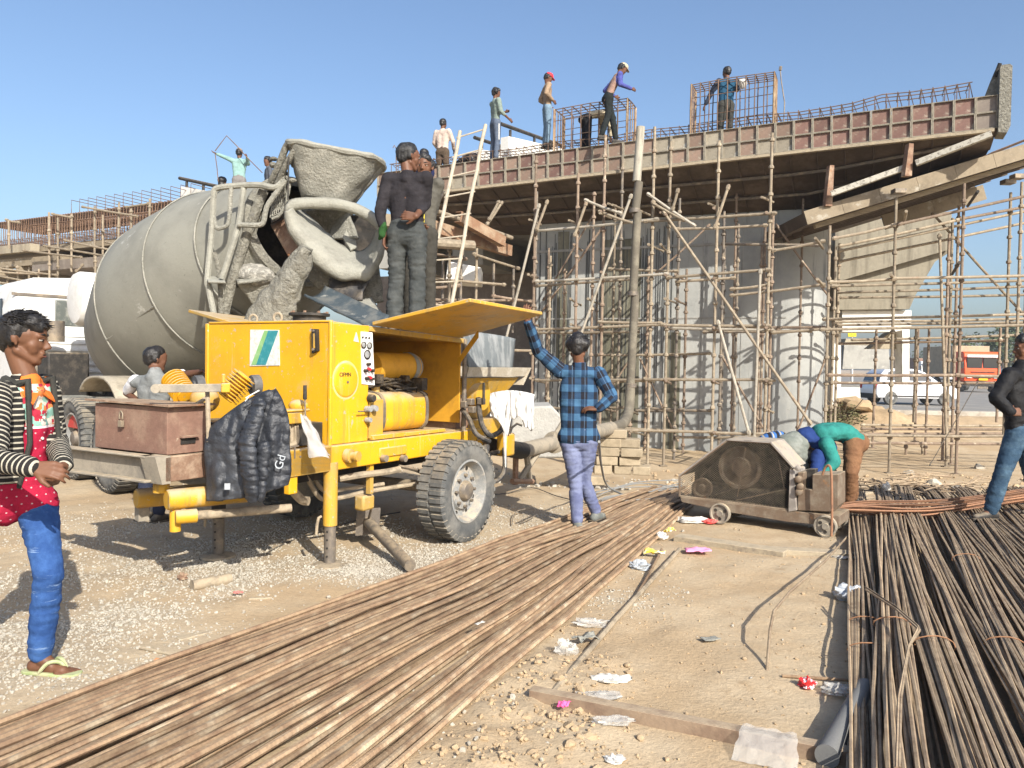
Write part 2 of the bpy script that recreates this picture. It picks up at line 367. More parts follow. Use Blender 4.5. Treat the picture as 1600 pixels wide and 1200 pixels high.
# soft earth clods between the loose bars and the steel edge
scatter('dirt', 420, (-.35, .75, 2.7, 4.0), (.006, .020), m_clod, lambda x, y: sstep(.4, .1, abs(x-.05-.25*(y-3))), .0)
mb = MB()
def mound(u, v_):
    x, y = lerp(8.2, 16.5, u), lerp(20.6, 27.0, v_); z = 0
    for cx, cy, r, h in ((10.5, 22.6, 1.1, .42), (12.1, 23.2, 1.4, .20), (9.4, 24.0, 1.3, .42), (13.8, 24.0, 1.5, .10)): z += h*math.exp(-((x-cx)**2+(y-cy)**2)/(2*(r*.6)**2))
    ed = min(1, 6*min(u, 1-u, v_, 1-v_)); z *= 1+.45*n3(x*2.1, y*2.1)+.25*n3(x*5, y*5); return V(x, y, max(gz(x, y), -.47+.47*sstep(19.5, 24.5, y))-.03+ed*(.05+z+.05*n3(x*3, y*3, 2)))
mb.grid(mound, 60, 44); tag(mb.build('earth_mound', m_clod, loc=(12, 24, 0), smooth=180), kind='structure')
# ------------------------------------------------------------------ road
m_asph = M('dusty_asphalt', (.20, .19, .175), (.26, .245, .215), rough=.9, scale=.6, var=.2, bump=.15, bscale=30)
mb = MB(); mb.grid(lambda u, v: V(-20+220*u, 27.5+(130)*v, .03), 8, 8)
tag(mb.build('road', m_asph, loc=(0, 0, 0)), kind='structure')
m_kerb = M('kerb_concrete', (.36, .33, .28), (.26, .23, .19), scale=2)
mb = MB(); mb.box(WF, 7.5, 40, 26.9, 27.35, -.3, .16); tag(mb.build('kerb', m_kerb, loc=(0, 27, 0), bevel=.03), kind='structure')
# ================================================================== PIER AND CAP
e = V(.914, -.405, 0).normalized(); n_ = V(.405, .914, 0).normalized()
CF = Fr((-3.44, 20, 0), e, n_)
def ztop(s): return 6.17+.027*s
def s_at(px, t_=.4):   # cap coordinate seen at pixel column px
    k = (px-800)/F; o = CF(0, t_, 0); return (k*o.y-o.x)/(e.x-k*e.y)
m_pier = None
m, t, b = newmat('pier_concrete'); v = coords(t)
c = mixc(t, ramp(t, noise(t, v, .5, 6), .4, .62), (.36, .365, .345), (.25, .26, .255))
st = noise(t, v, 3.2, 8, .75, (2.2, 2.2, .10)); c = mixc(t, mathn(t, 'MULTIPLY', ramp(t, st, .56, .68), .8), c, (.11, .115, .115))
st2 = noise(t, v, 1.1, 6, .7, (1, 1, .3)); c = mixc(t, mathn(t, 'MULTIPLY', ramp(t, st2, .56, .7), .6), c, (.42, .41, .375))
c = mixc(t, mathn(t, 'MULTIPLY', ramp(t, noise(t, v, 14, 6), .62, .72), .5), c, (.20, .20, .19))
t.links.new(c, b.inputs['Base Color']); b.inputs['Roughness'].default_value = .85
bn = nd(t, 'ShaderNodeBump'); bn.inputs['Strength'].default_value = .3; bn.inputs['Distance'].default_value = .02
t.links.new(noise(t, v, 9, 8), bn.inputs['Height']); t.links.new(bn.outputs[0], b.inputs['Normal']); m_pier = m
PZ0, PZ1 = -.75, 5.02
pier = thing('bridge_pier', 'wide grey concrete bridge pier with rounded end behind the scaffolding', 'pier', CF(7, 2.7, -.6))
mb = MB(); R_ = .85; s0, s1 = 3.55, 9.55
poly = [(s0, 1.9), (s1, 1.9)]+[(s1+R_*math.sin(a), 1.9+R_-R_*math.cos(a)) for a in np.linspace(.15, math.pi-.15, 14)]+[(s1, 1.9+2*R_), (s0, 1.9+2*R_)]
mb.prism(poly, CF, PZ0, PZ1); mb.build('shaft', m_pier, pier, smooth=30)
mb = MB(); mb.prism([(s0-.03, 1.87), (s1+.02, 1.87)]+[(s1+(R_+.03)*math.sin(a), 1.9+R_-(R_+.03)*math.cos(a)) for a in np.linspace(.15, math.pi-.15, 14)]+[(s0-.03, 3.6)], CF, 4.3, 4.36)
mb.prism([(s0-.02, 1.885), (s1+.02, 1.885), (s1+.02, 3.5), (s0-.02, 3.5)], CF, 2.62, 2.65)
mb.build('pour_line', m_conc, pier, smooth=30)
# vertical drip strips / form joints cast proud of the shaft
m_drip = M('dark_wet_joint', (.055, .058, .055), (.15, .155, .15), rough=.7, scale=2, stretch=(1, 1, .2))
for k in range(60):
    s = s0+.05+random.random()*3.4; zb = random.uniform(-.6, 3.4); zt = random.uniform(4.1, 4.95)
    if k < 12: zb = -.6
    mb = MB(); mb.box(CF, s, s+random.choice([.008, .010, .014, .022]), 1.885, 1.91, zb, zt); mb.build('form_joint', m_drip, pier, smooth=0)
m_olive = M('olive_stained_concrete', (.13, .125, .09), (.21, .20, .155), rough=.85, scale=1.5, stretch=(1.5, 1.5, .3), var=.25, bump=.3, col3=(.30, .295, .26), s3=2.5, lo3=.58, hi3=.7)
for sA_, sB_, z0_, z1_ in ((s_at(938, 1.9), s_at(998, 1.9), -.6, 4.55), (s_at(1040, 1.9), s_at(1062, 1.9), -.6, 2.3), (s_at(868, 1.9), s_at(885, 1.9), 1.2, 4.8)):
    mb = MB(); mb.box(CF, sA_, sB_, 1.889, 1.9, z0_, z1_); mb.build('stained_strip', m_olive, pier, smooth=0)
for s in (7.7, 8.6, 9.3):
    mb = MB(); mb.box(CF, s, s+.012, 1.89, 1.91, -.6, 4.9); mb.build('form_joint', m_conc, pier, smooth=0)
# ---- cap formwork
m_pan_red = M('red_oxide_form_panel', (.155, .09, .074), (.215, .155, .12), rough=.8, scale=4, var=.35, bump=.15, rnd=.2, col3=(.31, .275, .225), s3=5, lo3=.52, hi3=.66)
m_pan_grey = M('cement_stained_form_panel', (.275, .245, .19), (.20, .17, .13), rough=.85, scale=3.5, rnd=.2, var=.35, bump=.1, col3=(.40, .385, .335), s3=6, lo3=.55, hi3=.65)
m_pan_tan = M('worn_pinkish_form_panel', (.215, .15, .115), (.19, .16, .125), rough=.85, scale=4, rnd=.2, var=.35, bump=.1, col3=(.37, .34, .28), s3=5, lo3=.55, hi3=.66)
m_pan_dark = M('dark_form_panel', (.19, .16, .135), (.25, .22, .185), rough=.8, scale=3, var=.2, bump=.1)
m_soffit = M('shade_dark_soffit', (.085, .065, .047), (.13, .10, .075), rough=.8, scale=2, var=.25, bump=.1)  # shade on the undersides is put into this dark base colour
cap = thing('pier_cap_formwork', 'long row of square red and grey steel shuttering panels along the bridge pier cap', 'formwork', CF(6.6, 0, 5.5))
def panel_mesh(w, h, dep=.055):
    mb = MB(); f = WF
    mb.box(f, 0, w, dep-.006, dep, 0, h); mb.cur = 1
    mb.box(f, 0, .02, 0, dep-.006, 0, h); mb.box(f, w-.02, w, 0, dep-.006, 0, h)
    mb.box(f, .02, w-.02, .006, dep-.006, 0, .014); mb.box(f, .02, w-.02, .006, dep-.006, h-.014, h)
    return mb
def shared(mb, name, mat):
    me = bpy.data.meshes.new(name); me.from_pydata([tuple(p) for p in mb.v], [], mb.f); 
    for q_ in (mat if isinstance(mat, tuple) else (mat,)): me.materials.append(q_)
    if isinstance(mat, tuple): me.polygons.foreach_set('material_index', mb.mi)
    finish(me, 0); return me
m_rib = M('cement_edged_rib', (.26, .235, .185), (.165, .145, .115), rough=.85, scale=9, var=.25, bump=.1)
PW = 13.3/38
pm = {k: shared(panel_mesh(PW-.004, .298), 'panel', (mm, m_rib)) for k, mm in dict(red=m_pan_red, grey=m_pan_grey, tan=m_pan_tan, dark=m_pan_dark).items()}
def place(name, me, parent, fr):
    o = link(name, me, parent)
    mw = Matrix(((fr.x.x, fr.y.x, fr.z.x, fr.o.x), (fr.x.y, fr.y.y, fr.z.y, fr.o.y), (fr.x.z, fr.y.z, fr.z.z, fr.o.z), (0, 0, 0, 1)))
    o.matrix_local = Matrix.Translation(-root_loc(parent)) @ mw; return o
xdir = (CF.d(1, 0, 0)+V(0, 0, .027)).normalized()
for i in range(38):
    s = i*PW
    for row in range(2):
        r_ = random.random()
        if i >= 28: kind = 'red' if i < 37 else 'dark'
        elif i >= 18: kind = 'grey' if r_ < .6 else 'tan'
        elif 7 <= i < 15: kind = 'red' if r_ < .55 else 'tan'
        else: kind = 'tan' if r_ < .75 else 'grey'
        place('panel', pm[kind], cap, Fr(CF(s, 0, ztop(s)-.3*(row+1)), xdir, n_, xdir.cross(n_)))
def ridge(s):
    if s < 2.5: k = s/2.5; return (.9+1.0*k, 5.25-.22*k)
    if s > 10.2: k = (s-10.2)/3.1; return (1.9-1.0*k, 5.03+.72*k)
    return (1.9, 5.03)
NS = 26
for i in range(NS):
    sa, sb = 13.3*i/NS, 13.3*(i+1)/NS
    for row in range(3):
        ka, kb = row/3, (row+1)/3
        def P(s, k):
            tr, zr = ridge(s); zb = ztop(s)-.61; return CF(s, lerp(.06, tr, k), lerp(zb, zr, k))
        p00, p10, p01, p11 = P(sa, ka), P(sb, ka), P(sa, kb), P(sb, kb)
        nn = (p10-p00).cross(p01-p00).normalized()
        if nn.z < 0: nn = -nn
        mb = MB(); g_ = .012
        q = [lerp(lerp(p00, p10, a), lerp(p01, p11, a), c_) for a, c_ in ((g_, g_), (1-g_, g_), (1-g_, 1-g_), (g_, 1-g_))]
        mb.hexa(q+[p+nn*.05 for p in q])
        # rib
        mb.tube([lerp(p00, p01, .0)-nn*.015, p01-nn*.015], .016, 4)
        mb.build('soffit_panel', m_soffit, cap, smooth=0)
# walers under the soffit
for k in (.34, .7):
    mb = MB(); pts = [CF(s, lerp(.06, ridge(s)[0], k)-.03, lerp(ztop(s)-.61, ridge(s)[1], k)-.05) for s in np.linspace(.3, 13.0 if k < .5 else 11.5, 16)]
    mb.tube(pts, .032, 6); mb.build('waler', m_steel, cap)
# bottom timber runner with torn packing
mb = MB(); mb.box(Fr(CF(.0, 0, ztop(0)-.645), xdir, n_), .05, 13.25, -.02, .09, -.02, .035); mb.build('runner', m_timber, cap)
m_concdeck = m_conc
mb = MB()
for i in range(20):
    sa, sb = 13.3*i/20+.004, 13.3*(i+1)/20-.0; 
    mb.hexa([CF(sa, .07, ztop(sa)-.5), CF(sb, .07, ztop(sb)-.5), CF(sb, 3.6, ztop(sb)-.5), CF(sa, 3.6, ztop(sa)-.5), CF(sa, .07, ztop(sa)-.12), CF(sb, .07, ztop(sb)-.12), CF(sb, 3.6, ztop(sb)-.12), CF(sa, 3.6, ztop(sa)-.12)])
mb.build('deck_boarding', m_ply, cap, smooth=0)
# back fill of the hammer head so nothing shows through
mb = MB()
ss = np.linspace(0, 13.3, 14)
lo = [CF(s, ridge(s)[0], ridge(s)[1]+.06) for s in ss]; bk = [CF(s, 3.9-(ridge(s)[0]-1.9)*0-(.0), ridge(s)[1]+.06) for s in ss]
tp = [CF(s, .1, ztop(s)-.52) for s in ss]; tb = [CF(s, 3.9, ztop(s)-.52) for s in ss]; N = len(ss)
mb.add(lo+bk+tp+tb, [(i, i+1, N+i+1, N+i) for i in range(N-1)]+[(2*N+i, 3*N+i, 3*N+i+1, 2*N+i+1) for i in range(N-1)]+[(N+i, N+i+1, 3*N+i+1, 3*N+i) for i in range(N-1)]+[(0, N, 3*N, 2*N), (N-1, 3*N-1, 4*N-1, 2*N-1)][:1])
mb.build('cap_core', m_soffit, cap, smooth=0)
# channels along the sloping right soffit and hanging plates
def chan(p0, p1, hgt, dep, name, mat, parent, up=V(0, 0, 1)):
    x = (p1-p0).normalized(); fr = Fr(p0, x, up.cross(x)); L = (p1-p0).length; fr.z = fr.x.cross(fr.y)
    mb = MB(); mb.box(fr, 0, L, 0, .012, 0, hgt); mb.box(fr, 0, L, .012, dep, hgt-.012, hgt); mb.box(fr, 0, L, .012, dep, 0, .012)
    return mb.build(name, mat, parent)
m_chan = M('cement_spotted_channel', (.42, .40, .34), (.20, .18, .15), rough=.85, scale=16, lo=.5, hi=.6, var=.3, bump=.3)
chan(W(1300, 306, 15.4), W(1418, 264, 15.0), .10, .12, 'waler_channel', m_chan, cap)
chan(W(1432, 258, 14.8), W(1551, 212, 14.2), .10, .12, 'waler_channel', m_chan, cap)
for px, y0, y1, d in ((1424, 224, 275, 14.9), (1300, 258, 322, 15.6)):
    mb = MB(); a, b_ = W(px, y0, d), W(px+4, y1, d); fr = Fr(a, (1, .15, 0)); mb.hexa([fr(-.11, 0, b_.z-a.z), fr(.03, 0, b_.z-a.z), fr(.03, .12, b_.z-a.z), fr(-.11, .12, b_.z-a.z), fr(-.04, 0, 0), fr(.05, 0, 0), fr(.05, .12, 0), fr(-.04, .12, 0)])
    mb.build('hanger_plate', m_rust, cap, smooth=0)
# concrete stop end
mb = MB(); fr = Fr(CF(13.3, 0, 0), e, n_)
zb, zt = ztop(13.3)-.62, ztop(13.3)
mb.prism([(.0, zb-.08), (.14, zb-.10), (.19, zb+.02), (.19, zt+.46), (.15, zt+.50), (.02, zt+.50), (.0, zt+.44)], Fr(fr(0, 0, 0), e, (0, 0, 1), n_), -.06, .42)
mb.build('end_wall', m_slurry_rough, cap); mb = MB()
mb.prism([(-.22, zt-.02), (.0, zt-.02), (.0, zt+.46), (-.05, zt+.50), (-.10, zt+.36)], Fr(fr(0, .2, 0), e, (0, 0, 1), n_), 0, .22)
mb.build('end_gusset', m_slurry_rough, cap)
mb = MB(); mb.cyl(fr(-.05, .2, zt+.38), fr(.02, .15, zt+.60), .035, n=10); mb.build('bar_end', m_dark, cap)
# white parapet behind the cap with a hand rail
m_white_conc = M('whitewashed_concrete', (.68, .67, .63), (.55, .54, .50), rough=.9, scale=1.2, var=.12, bump=.2)
def parapet(p0, p1, h, thick, label):
    par = thing('parapet_wall', label, 'parapet', p0); x = (p1-p0); x.z = 0; fr = Fr(p0, x); L = x.length; dz = p1.z-p0.z
    mb = MB(); mb.hexa([fr(0, 0, -1.2), fr(L, 0, dz-1.2), fr(L, thick, dz-1.2), fr(0, thick, -1.2), fr(0, 0, h), fr(L, 0, dz+h), fr(L, thick, dz+h), fr(0, thick, h)])
    mb.build('wall', m_white_conc, par)
    mb = MB(); mb.tube([fr(-.2, .1, h+.28), fr(L*.5, .1, dz*.5+h+.2), fr(L+.2, .1, dz+h+.12)], .05, 8)
    for k in (.08, .5, .9): mb.cyl(fr(L*k, .1, dz*k+h-.05), fr(L*k, .1, dz*k+h+.2), .04, n=6)
    mb.build('rail', m_dark, par); return par
parapet(W(794, 245, 20.5), W(880, 262, 22.5), .52, .25, 'white concrete parapet sloping down behind the deck rebar between standing men')
parapet(W(752, 255, 21.5), W(815, 262, 23.5), .36, .25, 'second low white parapet piece behind the man in grey shirt on the deck')
parapet(W(282, 318, 23.5), W(345, 330, 22.5), .5, .25, 'white parapet end standing behind the mixer drum, above the far rebar mat')
# ---- rebar chairs on the deck edge
rb = thing('deck_rebar_lattice', 'long low lattice of rusty rebar standing along the edge of the pier cap', 'rebar lattice', CF(6.6, .5, 6.3))
for hh_, tt in ((.24, .25), (.27, .55), (.30, .9)):
    mb = MB(); mb.tube([CF(s, tt, ztop(s)+hh_+.02*math.sin(s*3)+(.1 if s > 11 else 0)) for s in np.linspace(.2, 12.9, 26)], .011, 5); mb.build('top_bar', m_rebar_deck, rb)
mb = MB(); s = .25
while s < 12.9:
    h_ = .26+.10*sstep(10.5, 11.5, s); a = CF(s, .25, ztop(s)-.1); b_ = CF(s, .25, ztop(s)+h_)
    mb.tube([a, b_], .009, 4); mb.tube([b_, CF(s, .9, ztop(s)+h_)], .008, 4)
    mb.tube([b_, CF(s+.20, .9, ztop(s)-.1)], .008, 4); mb.tube([CF(s+.02, .9, ztop(s)+h_), CF(s+.02, .9, ztop(s)-.1)], .008, 4)
    s += .20
mb.build('stirrup', m_rebar_deck, rb, smooth=0, kind='stuff')
# ---- rebar cages
def cage(label, sA, sB, tA, tB, h, nv, ch):
    cg = thing('rebar_cage', label, 'rebar cage', CF((sA+sB)/2, (tA+tB)/2, ztop((sA+sB)/2)), None)
    def pt(s, t_, z): return CF(s, t_, ztop(s)+z)
    for k in range(nv):
        s = lerp(sA, sB, k/(nv-1)); r_ = .013 if 0 < k < nv-1 else .02
        for tt in (tA, tB):
            mb = MB(); mb.tube([pt(s, tt, -.12), pt(s+random.uniform(-.01, .01), tt, h*.5), pt(s, tt, h)], r_, 5); mb.build('bar', m_rebar_deck if 0 < k < nv-1 else m_rebar, cg)
        mb = MB(); mb.tube([pt(s, tA, h), pt(s, (tA+tB)/2, h+.015), pt(s, tB, h)], .013, 5); mb.build('bar', m_rebar_deck, cg)
    for tt in np.linspace(tA, tB, 5):
        mb = MB(); mb.tube([pt(sA, tt, h-.02), pt((sA+sB)/2, tt, h+.01), pt(sB, tt, h-.01)], .011, 5); mb.build('bar', m_rebar_deck, cg)
    for z in (h*.35, h*.72):
        for tt in (tA, tB):
            mb = MB(); mb.tube([pt(sA, tt, z), pt(sB, tt, z+.02)], .008, 4); mb.build('hoop', m_rebar_deck, cg)
    for s_ in (sA, sB):
        for k in range(4):
            mb = MB(); tt = lerp(tA, tB, (k+.5)/4); mb.tube([pt(s_, tt, -.1), pt(s_, tt, h)], .012, 5); mb.build('bar', m_rebar, cg)
    return cg
def s_at(px, t_=.4):   # cap coordinate seen at pixel column px
    k = (px-800)/F; o = CF(0, t_, 0); return (k*o.y-o.x)/(e.x-k*e.y)
cage('tall open rebar cage the man in cap and waistcoat leans on, near the deck middle', s_at(864), s_at(976), .15, .85, .98, 9, 4)
cage('taller open rebar cage with a man in blue waistcoat inside, right part of the deck', s_at(1074), s_at(1200), .12, .62, 1.06, 10, 5)
mb = MB(); mb.tube([W(1224, 205, 16.4), W(1226, 160, 16.4), W(1221, 128, 16.4), W(1219, 108, 16.4)], .012, 5); mb.cyl(W(1219, 110, 16.4), W(1220, 104, 16.4), .03, n=6)
tag(mb.build('marker_rod', m_steel), 'thin bent rod standing alone above the deck, right of the taller rebar cage', 'rod')
mb = MB(); mb.tube([W(619, 285, 19.5), W(619, 232, 19.5), W(616, 227, 19.5), W(614, 231, 19.5)], .012, 5); tag(mb.build('hooked_bar', m_rebar_deck), 'single hooked bar rising from the deck end, left of the man in black', 'bar')
# ================================================================== RIGHT RAMP SLAB (formwork) AND OLD FLYOVER
slab = thing('ramp_slab_formwork', 'tan plywood edged slab shutter climbing to the right under the pier cap tip', 'formwork', W(1400, 300, 15.5))

a0, a1 = W(1262, 351, 15.7), W(1680, 224, 15.2)
fr = Fr(a0, a1-a0, V(0, 1, 0)); fr.z = fr.x.cross(fr.y).normalized(); L = (a1-a0).length
nb = 7
for k in range(nb):
    mb = MB(); mb.box(fr, L*k/nb, L*(k+1)/nb-.006, 0, .03, 0, .27); mb.build('fascia_board', m_ply, slab, smooth=0)
mb = MB(); mb.box(fr, -.02, L, .03, 7.5, 0, .24); mb.build('soffit', m_soffit, slab, smooth=0)
mb = MB(); mb.box(fr, .1, L, -.05, 3.9, -.07, -.003)
for k in range(6): 
    mb2 = MB(); mb2.box(fr, .25, L, .3+.6*k, .4+.6*k, -.10, -.005); mb2.build('joist', m_timber if k == 0 else m_soffit, slab, smooth=0)
fr2 = fr.at(L*.55, 3.0, -.45)
for k in range(4):
    mb = MB(); mb.box(fr2, L*.45*k/4, L*.45*(k+1)/4-.006, 0, .05, 0, .34); mb.build('fascia_board', m_ply, slab, smooth=0)
mb = MB()
for k in range(9): mb.tube([fr(L*.72+k*.02, .1+k*.12, .3), fr(L, .15+k*.12, .42)], .01, 4)
mb.build('starter_bar', m_rebar_deck, slab, kind='stuff')
old = thing('old_flyover', 'streaky tan girder and white pier of the finished flyover behind the right scaffold', 'flyover', W(1370, 560, 25))
def wpoly(pts, d, dep, dx=0):
    p = [W(x, y, d) for x, y in pts]; n = len(p); q = [V(v_.x+dx, v_.y+dep, v_.z) for v_ in p]
    mb = MB(); mb.add(p+q, [tuple(range(n)), tuple(range(2*n-1, n-1, -1))]+[(k, n+k, n+(k+1) % n, (k+1) % n) for k in range(n)]); return mb
m_old = M('shade_dark_old_concrete', (.215, .195, .15), (.14, .125, .095), rough=.9, scale=1.6, var=.25, bump=.2, bscale=30, stretch=(2.5, 2.5, .3))  # shadow under the slab is put into this darker colour; streaks are its own
wpoly([(1305, 441), (1487, 389), (1487, 330), (1305, 350)], 24, 1.2).build('girder', m_old, old, smooth=0)
wpoly([(1310, 484), (1421, 483), (1429, 464), (1461, 409), (1484, 394), (1484, 380), (1310, 430)], 24.3, 1.6).build('pier_head', m_old, old, smooth=0)
wpoly([(1316, 518), (1400, 518), (1424, 512), (1424, 485), (1316, 485)], 24.5, 1.2).build('white_block', m_white_conc, old, smooth=0)
wpoly([(1300, 640), (1314, 640), (1314, 420), (1300, 420)], 25, 1.2).build('column', m_white_conc, old, smooth=0)
wpoly([(1410, 600), (1421, 600), (1421, 512), (1410, 512)], 25.2, .5).build('column', m_white_conc, old, smooth=0)
wpoly([(1360, 545), (1412, 545), (1412, 516), (1395, 516)], 25.6, .5).build('wedge_beam', m_conc_tan, old, smooth=0)
box_ = thing('precast_block', 'grey precast concrete box set below the finished flyover', 'concrete block', W(1353, 577, 30))
wpoly([(1316, 577), (1391, 577), (1389, 541), (1319, 539)], 30, 1.4).build('face', m_conc, box_, smooth=0, bevel=.02)
wpoly([(1318, 539.5), (1389, 541), (1388, 530), (1322, 529)], 30.3, 1.0).build('upper_slab', m_conc_tan, box_, smooth=0, bevel=.02)
fen = thing('slatted_screen', 'dark vertical slatted screen between the precast block and the pale column', 'screen', W(1400, 575, 31))
for k in range(8):
    a, b_ = W(1393+2.3*k, 576, 31), W(1393+2.3*k, 518, 31); mb = MB(); mb.cyl(a, b_, .022, n=4); mb.build('slat', m_steel, fen)
mb = wpoly([(1312, 622), (1345, 623), (1344, 601), (1314, 600)], 31, .7); tag(mb.build('barrier_block', m_white_conc, smooth=0, bevel=.03), 'low white concrete barrier block at the road edge left of the white car', 'barrier')
sg = thing('roadside_board', 'small yellow board on a white post beyond the right scaffold', 'sign', W(1331, 545, 33))
wpoly([(1325, 526), (1338, 526), (1338, 515), (1325, 515)], 33, .04).build('board', M('yellow_board', (.62, .50, .03), (.25, .24, .04), scale=6), sg)
mb = MB(); mb.cyl(W(1331, 605, 33.1), W(1331, 515, 33.1), .05, n=8); mb.build('post', m_white, sg)
# ================================================================== SCAFFOLDING
def std_pole(parent, px, ytop, d, zb, mat, r=.0285, name='standard', lean=0.0, ybot=None):
    b_ = W(px, 570, d); top = W(px, ytop, d).z
    if ybot: zb = W(px, ybot, d).z
    mb = MB(); a = V(b_.x-lean, d, zb); c = V(b_.x+lean, d+random.uniform(-.04, .04), top)
    mb.cyl(a, c, r, n=8)
    k = 0; z = math.ceil(zb/.5)*.5+.22
    while z < top-.05:
        p = lerp(a, c, (z-zb)/(top-zb)); mb.lathe([(r, -.035), (r*1.75, -.02), (r*1.85, .015), (r*1.3, .04), (r, .045)], p, c-a, n=8, cap=False); z += .5
    if zb < 0: mb.box(WF, a.x-.07, a.x+.07, a.y-.07, a.y+.07, zb-.005, zb+.012)
    return mb.build(name, mat, parent)
def bar(parent, name, mat, x0, y0, d0, x1, y1, d1, r=.028, n=8):
    a, b_ = W(x0, y0, d0), W(x1, y1, d1); mid = lerp(a, b_, .5)-V(0, 0, random.uniform(0, .02)); mb = MB(); mb.tube([a, mid, b_], r, n)
    for p, q in ((a, b_), (b_, a)):
        dd = (q-p).normalized(); mb.cyl(p+dd*.02, p+dd*.09, r*1.5, n=6)
    return mb.build(name, mat, parent)
def dline(px, t_):  # depth of a line parallel to the cap, at pixel column
    return CF(s_at(px, t_), t_).y if False else CF(s_at(px, t_), t_, 0).y
sc = thing('pier_scaffold', 'rusty cuplock tube scaffold standing in front of the grey bridge pier', 'scaffolding', V(2.5, 15.5, -.45))
for px, yt in ((832, 243), (898, 270), (939, 210), (1015, 198), (1040, 222), (1115, 220), (1197, 208)):
    std_pole(sc, px, yt, dline(px, -1.3), -.46, random.choice([m_scaf, m_scaf_rust]))
for px, yt in ((857, 400), (923, 300), (966, 250), (986, 300), (1056, 310), (1126, 330), (1203, 330)):
    std_pole(sc, px, yt, dline(px, -.1), -.5, random.choice([m_scaf, m_scaf_rust, m_steel]))
for px, yt in ((880, 420), (1010, 400), (1070, 420), (1190, 350)):
    std_pole(sc, px, yt, dline(px, 1.2), -.5, m_scaf_rust)
def led(x0, y0, x1, y1, t_=-1.3, mat=None, name='ledger', ext=True):
    bar(sc, name, mat or random.choice([m_scaf, m_scaf, m_scaf_pale]), x0, y0, dline(x0, t_)-.06, x1, y1, dline(x1, t_)-.06)
for (x0, y0, x1, y1) in ((836, 361, 1030, 342), (1005, 346, 1214, 333), (836, 440, 1045, 428), (1040, 434, 1205, 421), (836, 515, 1040, 507), (934, 503, 1035, 505),
                         (1035, 508, 1205, 509), (836, 594, 1045, 593), (1040, 593, 1205, 593), (960, 672, 1115, 675), (1110, 676, 1205, 678), (1190, 594, 1212, 594)):
    led(x0, y0, x1, y1)
for (x0, y0, x1, y1) in ((836, 447, 990, 436), (950, 420, 1060, 424), (1055, 440, 1150, 434), (1050, 513, 1210, 516), (840, 520, 1000, 518), (1205, 520, 1298, 513), (1140, 452, 1205, 444),
                         (1205, 392, 1290, 376), (1140, 462, 1290, 444), (955, 668, 1060, 673), (1055, 683, 1200, 682), (1055, 358, 1200, 352)):
    led(x0, y0, x1, y1, -.1)
# transoms (front to back, seen end on)
for px, ys_ in ((832, (430, 505)), (939, (330, 425, 508)), (1040, (335, 430, 510, 595)), (1115, (325, 435, 512, 595, 676)), (1197, (332, 437, 512, 595, 678))):
    for y in ys_: bar(sc, 'transom', m_scaf_rust, px, y, dline(px, -1.5), px+8, y+4, dline(px+8, 0.0), .022)
# braces
for (x0, y0, x1, y1, mat) in ((843, 318, 786, 548, m_scaf_pale), (987, 303, 905, 530, m_scaf_pale), (1036, 330, 1268, 664, m_scaf), (913, 312, 972, 334, m_scaf_pale), (1011, 302, 1087, 354, m_scaf_pale),
                              (1139, 288, 1116, 358, m_scaf), (917, 314, 897, 370, m_scaf), (1121, 500, 1171, 680, m_scaf_pale), (1188, 420, 1178, 688, m_scaf_pale), (856, 312, 838, 360, m_scaf), (1060, 294, 1050, 330, m_scaf),
                              (935, 330, 1000, 352, m_scaf), (1020, 318, 1070, 345, m_scaf)):
    bar(sc, 'brace', mat, x0, y0, dline(x0, -1.3)-.12, x1, y1, dline(x1, -1.3)-.14)
bar(sc, 'brace', m_scaf_rust, 945, 350, dline(945, .4), 830, 510, dline(830, .4))
for (x, y) in ((835, 345), (897, 346), (945, 335), (1005, 330), (1115, 320), (1198, 310), (965, 322), (958, 320)):  # tube stubs toward the viewer
    d = dline(x, -1.3); mb = MB(); mb.cyl(W(x-8, y-2, d-.25), W(x+10, y+6, d+.7), .024, n=8); mb.build('tube_stub', m_scaf, sc)
# pale diagonal posts under the soffit left
for k in range(8):   # second and third lifts of thin rusty tubes close to the pier
    px = random.uniform(838, 1290); t_ = random.choice([.3, .7, 1.2, 1.5]); std_pole(sc, px, random.uniform(290, 470), dline(px, t_), -.5, random.choice([m_scaf_rust, m_steel, m_scaf]), r=.026)
for k in range(9):
    x0 = random.uniform(835, 1150); x1 = x0+random.uniform(60, 190); t_ = random.choice([.2, .6, 1.1]); y = random.choice([352, 384, 436, 441, 512, 517, 556, 592, 597, 640, 668, 686]); led(x0, y+random.uniform(-3, 3), min(x1, 1292), y+random.uniform(-5, 2), t_, random.choice([m_scaf, m_scaf_rust, m_steel]))
for k in range(26):
    px = random.choice([832, 898, 939, 1015, 1040, 1115, 1197, 923, 986, 1056])+random.uniform(-4, 4); y = random.choice([335, 385, 432, 470, 510, 555, 594, 640, 677]); bar(sc, 'transom', random.choice([m_scaf, m_scaf_rust]), px-4, y-3, dline(px, -1.4), px+random.uniform(6, 22), y+random.uniform(2, 8), dline(px, 1.3), .022)
for a in ((1212, 350, 1300, 470), (848, 470, 930, 330), (1060, 690, 1000, 560), (1205, 690, 1130, 560), (900, 690, 985, 560), (1240, 690, 1290, 560), (1010, 440, 1110, 350)):
    bar(sc, 'brace', m_scaf_rust, a[0], a[1], dline(a[0], .9), a[2], a[3], dline(a[2], .9), .022)
